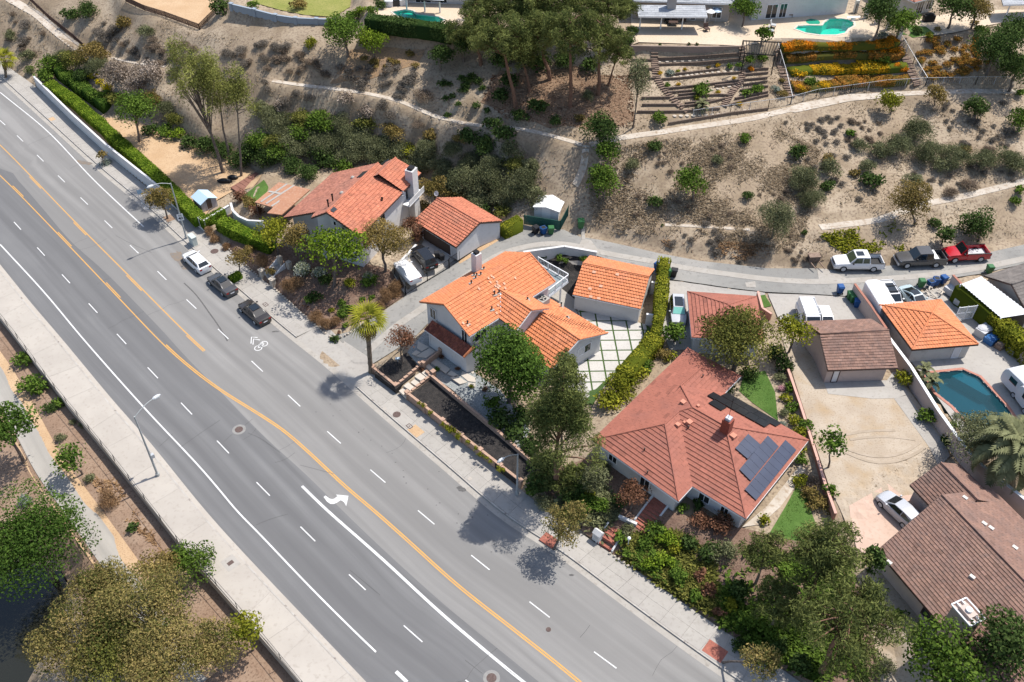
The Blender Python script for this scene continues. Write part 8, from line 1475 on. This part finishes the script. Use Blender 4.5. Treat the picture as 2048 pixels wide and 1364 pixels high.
# shrubs, one by one
S = '''dark 1000 835 28|dark 1030 860 28|dark 1060 890 26|green 985 805 20|dark 1045 830 26|dark 1075 930 22|dark 1075 968 26|pine 1125 965 34|pine 1095 925 34|pine 1150 945 30|pine 1085 960 24|dark 1160 970 24|green 1175 1005 22|dark 1000 190 20|dark 1040 230 18|dark 1075 210 22|dark 1020 160 20|dark 1110 240 14|dark 1130 120 26|dark 1080 125 24|dark 1180 130 22|rust 1160 235 12|olive 1175 190 14|dark 1040 110 26|dark 1000 120 22|olive 575 275 34|olive 625 278 32|dark 640 300 30|olive 675 240 26|olive 715 275 36|mixg 730 245 24|olive 765 285 34|olive 825 330 32|olive 770 315 30|olive 860 295 30|olive 890 365 30|olive 960 375 36|olive 1010 385 34|olive 1050 350 34|olive 1065 385 24|mixg 555 285 30|green 520 280 28|dark 480 320 26|dark 585 330 26|green 690 330 20|mixg 600 235 26|olive 540 225 26|olive 940 325 30|olive 985 325 32|dark 970 290 30|dark 935 270 22|mixg 1030 330 28|olive 1075 410 18|rust 915 385 22|dark 960 420 22|dark 900 400 20|mixg 1000 420 22|green 88 150 20|mixg 150 120 28|olive 195 130 26|dark 165 150 22|green 205 190 18|mixg 232 195 20|rust 300 195 24|olive 330 215 26|mixg 350 240 24|olive 520 215 20|dark 545 310 26|green 45 720 22|green 62 770 29|dark 100 815 15|green 117 806 14|dark 265 1055 13|olive 122 875 12|olive 145 843 8|olive 165 848 9|sage 50 1000 16|olive 180 955 12|straw 215 1000 20|green 105 128 28|olive 130 112 22|rust 182 108 36|pinkgrey 238 150 40|pinkgrey 292 142 34|pinkgrey 265 172 26|bloom 186 152 10|bloom 212 174 11|bloom 200 163 9|grey 50 48 15|grey 46 82 13|dry 85 66 8|olive 20 70 14|olive 55 110 16|dark 175 20 24|dark 140 28 18|rust 248 45 20|olive 290 62 18|grey 205 70 16|grey 225 60 14
dark 300 258 18|green 330 262 19|bright 352 268 19|dark 378 284 20|dark 412 290 28|dark 445 300 26|dark 500 300 30|dark 530 318 26|green 560 300 30|olive 555 250 36|green 600 262 30|green 640 240 34|bright 655 250 18|olive 600 300 32|olive 650 285 36|olive 690 265 32|olive 700 305 34|olive 745 300 38|rust 785 262 30|olive 795 305 36|yellow 815 300 22|olive 850 315 34|olive 880 335 32|olive 905 300 26|olive 930 358 42|olive 985 355 44|olive 1035 370 38|olive 950 400 34|olive 1000 395 34|dark 1005 265 26|dark 985 245 20|green 870 375 18|olive 1020 300 26|olive 1058 330 22|dark 615 345 26|dark 655 322 22
grey 595 188 12|grey 620 195 12|pinkgrey 692 195 18|pinkgrey 735 222 20|grey 765 210 16|grey 780 232 14|grey 570 200 14|pinkgrey 560 210 14|dry 838 248 12|dark 842 300 14|yellow 620 85 15|rust 920 275 16|rust 860 270 18|dark 895 230 8|grey 530 165 9|grey 536 178 8|dry 845 190 18
red 480 392 18|rust 495 405 18|red 512 420 18|straw 420 462 12|straw 430 480 11|straw 452 492 10|rust 500 500 14|straw 520 520 16|rust 540 545 12|straw 578 572 16|straw 592 565 14|white 605 538 24|white 640 545 18|dark 630 592 15|green 617 600 10|dark 650 560 16|yellow 700 565 14|green 740 560 18|straw 632 632 14|straw 650 645 14|straw 670 640 12|green 685 628 14|green 700 618 12|straw 770 590 16|straw 790 575 15|straw 760 612 12|green 724 598 7|green 743 594 7|green 684 605 9|green 686 615 8|yellow 662 620 7|dark 670 678 11|red 678 664 5|green 690 650 7|white 735 555 14|rust 850 408 14|red 836 470 18
green 875 738 7|red 882 713 6|red 916 737 6|yellow 942 773 6|red 970 777 8|rust 797 772 6|red 845 738 6|green 1066 980 16|olive 1090 1005 22|dark 1140 990 24|green 1165 1010 22|olive 1205 935 20|dark 1100 940 22
green 1118 515 9|green 1130 520 8|green 1168 518 10|dark 1085 515 9|yellow 1240 770 38|yellow 1270 745 26|yellow 1215 800 30|green 1290 730 20|rust 1325 710 18|yellow 1340 712 14|olive 1300 700 14
dark 1375 740 18|dark 1400 770 14|dark 1450 770 22|dark 1420 750 20|dark 1500 745 20|dark 1555 705 22|dark 1570 730 20|olive 1560 755 14|pink 1562 776 9|green 1578 775 12|yellow 1572 795 13|green 1585 815 15|olive 1570 825 12|yellow 1590 840 16|yellow 1600 865 16|green 1612 850 16|yellow 1600 895 15|green 1605 920 14|yellow 1600 960 17|dry 1622 965 18|rust 1622 985 20|rust 1640 1010 24|green 1660 980 17|sage 1565 850 10
yellow 1812 756 22|green 1855 832 22|dark 1895 880 16|green 1905 850 12|olive 1925 880 18|sage 1915 830 8|olive 1990 940 18|rust 1940 900 18
green 1240 1075 15|olive 1255 1060 16|green 1310 1060 22|bright 1330 1075 20|bright 1345 1085 20|yellow 1350 1095 18|green 1290 1085 18|dark 1380 1085 20|red 1402 1040 26|red 1445 1045 30|rust 1455 1030 22|red 1400 1150 16|red 1420 1180 18|yellow 1462 1210 16|red 1440 1225 14|dark 1420 1100 24|olive 1450 1100 28|dark 1480 1180 24|green 1500 1240 22|dark 1480 1290 20|green 1540 1260 26|dark 1560 1290 22|green 1365 1015 12|dark 1395 1010 16|green 1430 1010 14|yellow 1530 1040 14|green 1510 1280 18|dark 1240 1000 18|green 1200 1010 20|yellow 1180 985 14|bright 1330 1120 22|bright 1300 1130 18|green 1360 1150 20|green 1390 1190 16|green 1545 1320 22|dark 1600 1330 26|olive 1770 1330 22|dark 1830 1180 14|green 1800 1230 16|dark 1830 1265 14|dark 1850 1290 14
olive 1840 262 36|olive 1795 292 34|olive 1855 300 34|olive 1905 310 34|olive 1965 320 32|olive 2015 315 30|olive 2040 330 24|olive 1760 300 22|olive 1660 335 24|dark 1655 370 16|dark 1595 303 21|rust 1655 318 16|olive 1605 355 36|olive 1625 395 28|dark 1745 358 24|olive 1830 360 20|dark 1870 445 14|green 2030 402 13|green 2040 380 12|dark 1310 292 17|olive 1265 328 17|dark 1310 402 17|dark 1495 390 13|green 1490 275 14|olive 1435 320 12|dry 1905 385 16|dry 1940 370 18|grey 1955 335 14|rust 1930 300 14|olive 1885 330 22|green 1700 265 12|olive 1720 290 18|dry 1980 300 14
green 1405 180 21|green 1320 236 17|green 1515 178 14|green 1493 185 11|sage 1340 145 10|yellow 1356 143 6|gold 1320 146 6|gold 1435 130 6|gold 1370 138 5|rust 1417 134 5|green 1460 132 8|gold 1357 168 5|gold 1436 184 6|green 1336 170 7|gold 1480 208 7|gold 1468 156 5|yellow 1395 195 8|rust 1565 185 12|sage 1552 178 10|green 1500 118 14|green 1525 115 14|orange 1502 137 8|green 1480 130 8|green 1620 162 15|green 1762 118 18|sage 1766 70 11|rust 1565 160 8|yellow 1750 140 14
green 705 32 16|bright 722 22 14|green 745 20 14|dark 760 8 14|rust 595 6 18|dark 440 12 22|green 505 8 12|dark 1835 60 12|rust 1950 45 9|rust 1875 58 8|green 1965 60 16|dark 1265 60 14|dark 1255 80 16|yellow 1860 70 8|dark 1320 90 4|dark 1378 88 4|dark 1394 88 4
dark 1325 450 4|green 2040 185 12|dark 1610 465 8|olive 1735 330 18|rust 1710 345 12|olive 60 140 10|dark 95 145 14|green 60 138 10'''
for ln in S.split('\n'):
    for q in ln.split('|'):
        k, a, b, c = q.split(); shrub(k, float(a), float(b), float(c), hz=1.1 if k == 'straw' else .8)
# low mounds scattered over the dry slope
O1 = 'zeroth first second third fourth fifth sixth seventh eighth ninth tenth eleventh twelfth thirteenth fourteenth fifteenth sixteenth seventeenth eighteenth nineteenth'.split(); O2 = {2: 'twenti', 3: 'thirti', 4: 'forti', 5: 'fifti', 6: 'sixti'}
def ORD(i): k = i + 1; return 'leftmost counted first' if False else (O1[k] if k < 20 else O2[k // 10] + 'eth' if k % 10 == 0 else O2[k // 10][:-1] + 'y-' + O1[k % 10])
def mounds(kind, poly, n, r0, r1, label, group, seed, z=None):
    rn = random.Random(seed); xs, ys = [p[0] for p in poly], [p[1] for p in poly]; k = 0; made = []
    while k < n:
        x, y = rn.uniform(min(xs), max(xs)), rn.uniform(min(ys), max(ys))
        if inpoly(x, y, poly): made.append((x, shrub(kind, x, y, rn.uniform(r0, r1), label, hz=.62 if z is None else 1.2, group=group, nm='young_plant' if z else dict(flower='ground_shrub', green='bank_shrub', straw='grass_clump').get(kind, 'mound_shrub'), z=z))); k += 1
    made.sort(key=lambda q: q[0])
    for i, (x, o) in enumerate(made): o['label'] = label + ', ' + ORD(i) + ' from left'
for kd, po, n, r0, r1, l in (('grey',[(440,100),(500,85),(560,70),(590,100),(560,150),(500,160),(450,150)],12,9,15,'grey brown mound left of the clipped dome bush'),('dry',[(585,95),(640,95),(640,140),(600,145)],6,9,14,'dry mound shrub directly below the clipped dome bush'),('grey',[(670,130),(830,125),(850,165),(800,195),(700,180)],30,7,12,'packed grey brown mound shrub above the upper left drain'),('dry',[(240,90),(330,70),(430,90),(420,130),(300,130)],18,7,13,'dry mound shrub on the slope below the fenced dirt pad'),('grey',[(1600,250),(1675,215),(1685,250),(1665,290),(1610,290)],18,5,9,'small grey mound below the flower row fence'),('dry',[(1680,240),(1760,230),(1770,285),(1700,300)],20,4,8,'small dry mound in the ring between the two slope clusters'),('grey',[(1850,215),(1920,195),(2040,205),(2040,290),(1930,290)],30,5,9,'small grey mound on the bare slope at the right edge'),('grey',[(1340,450),(1440,445),(1500,465),(1490,525),(1440,515),(1345,485)],12,6,11,'grey mound near the short drain above the alley'),('dry',[(1570,460),(1640,480),(1660,525),(1570,525)],12,4,8,'small dry mound left of the white pickup'),
    ('flower',[(1822,80),(1960,65),(1990,90),(1980,155),(1850,158)],60,7,11,'rusty ground shrub carpeting the slope right of the flower rows'),('dry',[(1200,320),(1350,300),(1560,270),(1580,420),(1330,440),(1210,430)],34,4,8,'small dry mound on the wide slope above the short drain'),('grey',[(1570,240),(1760,290),(2040,300),(2040,360),(1700,400),(1590,380)],34,5,9,'grey mound among the big grey green bushes'),('dry',[(470,110),(560,100),(680,150),(540,155)],16,6,11,'dry mound above the left end of the upper drain'),('grey',[(230,20),(250,80),(430,140),(330,150),(180,60)],22,6,11,'grey mound on the slope beside the fenced dirt pad'),('dry',[(20,20),(90,60),(80,110),(10,100)],10,5,9,'dry mound on the slope at the far left above the sidewalk'),('grey',[(560,225),(640,215),(720,240),(700,250),(600,240)],8,6,11,'grey mound on the pale slope under the upper left drain'),('dark',[(850,150),(960,150),(975,225),(900,215)],14,8,14,'dark shaded shrub on the slope left of the leaf litter'),('rust',[(700,105),(840,105),(840,130),(720,135)],10,7,11,'rusty low shrub below the pool hedge'),('yellow',[(834,802),(1010,941),(1006,947),(830,808)],26,4,6,'young green plant in the row along the long block planter'),('straw',[(760,570),(800,560),(805,590),(770,600)],4,9,13,'straw coloured clump at the court fence'),('green',[(1225,1110),(1290,1090),(1360,1130),(1370,1190),(1270,1130)],26,8,13,'green ground shrub on the bank beside the brick steps')): mounds(kd, po, n, r0, r1, l, l.split(' on ')[0].split(' above ')[0].split(' in ')[0] + 's', n*7 + int(po[0][0]), 1.0 if 'block planter' in l else None)
finish_labels()
# ---------------------------------------------------------------- grass and litter nobody could count
def Zv(x, y):
    i = np.clip(np.searchsorted(GX, x)-1, 0, len(GX)-2); j = np.clip(np.searchsorted(GY, y)-1, 0, len(GY)-2); u = (x-GX[i])/(GX[i+1]-GX[i]); v = (y-GY[j])/(GY[j+1]-GY[j]); return ZG[j,i]*(1-u)*(1-v)+ZG[j,i+1]*u*(1-v)+ZG[j+1,i]*(1-u)*v+ZG[j+1,i+1]*u*v
def scatter(name, px, n, size, h, kind, keep=(), seed=1, blades=3, world=None, clump=0):
    rg = np.random.default_rng(seed); P = np.array([T(*p)[:2] for p in px]); lo, hi = P.min(0), P.max(0); X = rg.uniform(lo[0], hi[0], n*2); Y = rg.uniform(lo[1], hi[1], n*2)
    if clump: c = np.sin(X*.55+1.3*np.sin(Y*.4))+np.sin(Y*.7+X*.2)+.6*np.sin(X*1.7-Y*1.3); m0 = c > rg.normal(clump-1, .7, len(X)); X, Y = X[m0], Y[m0]
    m = pdist(X, Y, P) < 0
    for S_ in keep: m &= pdist(X, Y, S_) > .25
    for B_, hw in BENCH:
        d = np.full(X.shape, 1e9)
        for q in B_[::2]: d = np.minimum(d, np.hypot(X-q[0], Y-q[1]))
        m &= d > hw + .45
    X, Y = X[m][:n], Y[m][:n]; k = len(X); Zz = Zv(X, Y); V = []; T_ = []
    for b in range(blades):
        a = rg.uniform(0, 6.28, k); w_ = size*rg.uniform(.5, 1.2, k); hh = h*rg.uniform(.4, 1.3, k); ln = rg.uniform(-1, 1, (k, 2))*hh[:, None]*2.2; ca, sa = np.cos(a)*w_/2, np.sin(a)*w_/2
        V.append(np.stack([np.c_[X-ca, Y-sa, Zz-.02], np.c_[X+ca, Y+sa, Zz-.02], np.c_[X+ca*.7+ln[:, 0], Y+sa*.7+ln[:, 1], Zz+hh], np.c_[X-ca*.7+ln[:, 0], Y-sa*.7+ln[:, 1], Zz+hh*.8]], 1)); T_.append(np.clip(rg.normal(.5, .28, k), 0, 1))
    V = np.concatenate(V).reshape(-1, 3); o = bpy.data.objects.new(name, npmesh(name, V, np.arange(len(V)).reshape(-1, 4), LM[kind], np.concatenate(T_))); link(o); o['kind'] = 'stuff'; return o
LM['hay'] = leafm('hay', (.27,.205,.135), (.50,.41,.29), .35); LM['litter'] = leafm('litter', (.11,.05,.03), (.29,.16,.095), .15); LM['lawnblade'] = leafm('lawnblade', (.045,.095,.014), (.12,.20,.04), .3)
KS = SHEETS + [STREET] + [p for p, z_, b_ in PADW[13:18]]
HILL = [(0,20),(240,10),(440,70),(700,110),(980,130),(1260,100),(1560,100),(1800,85),(2047,90),(2047,480),(1880,510),(1640,530),(1400,512),(1180,470),(1040,440),(900,390),(600,330),(300,240),(60,150),(0,120)]
scatter('dry_grass', HILL, 52000, .12, .15, 'hay', KS, 1, 2, clump=1.2); scatter('dry_grass', [(1180,300),(1560,260),(1640,300),(1600,520),(1180,468)], 26000, .12, .17, 'hay', KS, 2, 2, clump=1.0)
scatter('leaf_litter', [(985,150),(1200,150),(1262,150),(1270,252),(1180,262),(1010,238),(965,200)], 6000, .28, .07, 'litter', (), 3, 2); scatter('weeds', [(1640,470),(1790,445),(1810,500),(1690,510)], 1800, .3, .2, 'yellow', (), 4, 2, clump=1.2); scatter('dry_grass', [(1330,480),(1540,490),(1540,530),(1330,505)], 3600, .12, .2, 'straw', KS, 5, 2, clump=1)
scatter('ground_cover', [(1225,1112),(1270,1070),(1350,1060),(1430,1110),(1440,1240),(1375,1205),(1262,1130)], 5200, .3, .22, 'mixg', (), 6, 3, clump=.3); scatter('ground_cover', [(1440,1100),(1700,1120),(1730,1360),(1620,1360),(1440,1250)], 5200, .36, .24, 'green', (), 7, 3, clump=.7); scatter('ground_cover', [(1110,1010),(1200,950),(1240,1020),(1200,1085)], 1500, .36, .26, 'olive', (), 8, 3, clump=.5)
scatter('fallen_leaves', [(450,495),(548,578),(650,668),(745,632),(805,590),(780,545),(600,510)], 3600, .22, .05, 'litter', (), 9, 2, clump=.8); scatter('river_bank_litter', [(0,650),(100,780),(310,1040),(530,1290),(400,1290),(200,1060),(60,850),(0,760)], 4200, .2, .05, 'litter', (), 10, 2, clump=.8); scatter('dry_grass', [(180,960),(235,960),(300,1060),(330,1110),(260,1050)], 1500, .28, .16, 'straw', (), 11, 2, clump=.6)
scatter('grass_blades', [(1482,782),(1490,750),(1530,744),(1548,785),(1554,838),(1505,804)], 2600, .1, .06, 'lawnblade', (), 12, 2); scatter('grass_blades', [(1545,1065),(1572,1015),(1592,978),(1610,992),(1628,1050),(1608,1085)], 2600, .1, .06, 'lawnblade', (), 13, 2); 
scatter('yard_stubble', [(1602,800),(1660,770),(1785,772),(1895,905),(1830,995),(1755,1005),(1668,980)], 900, .2, .03, 'hay', (), 15, 1, clump=1.3)
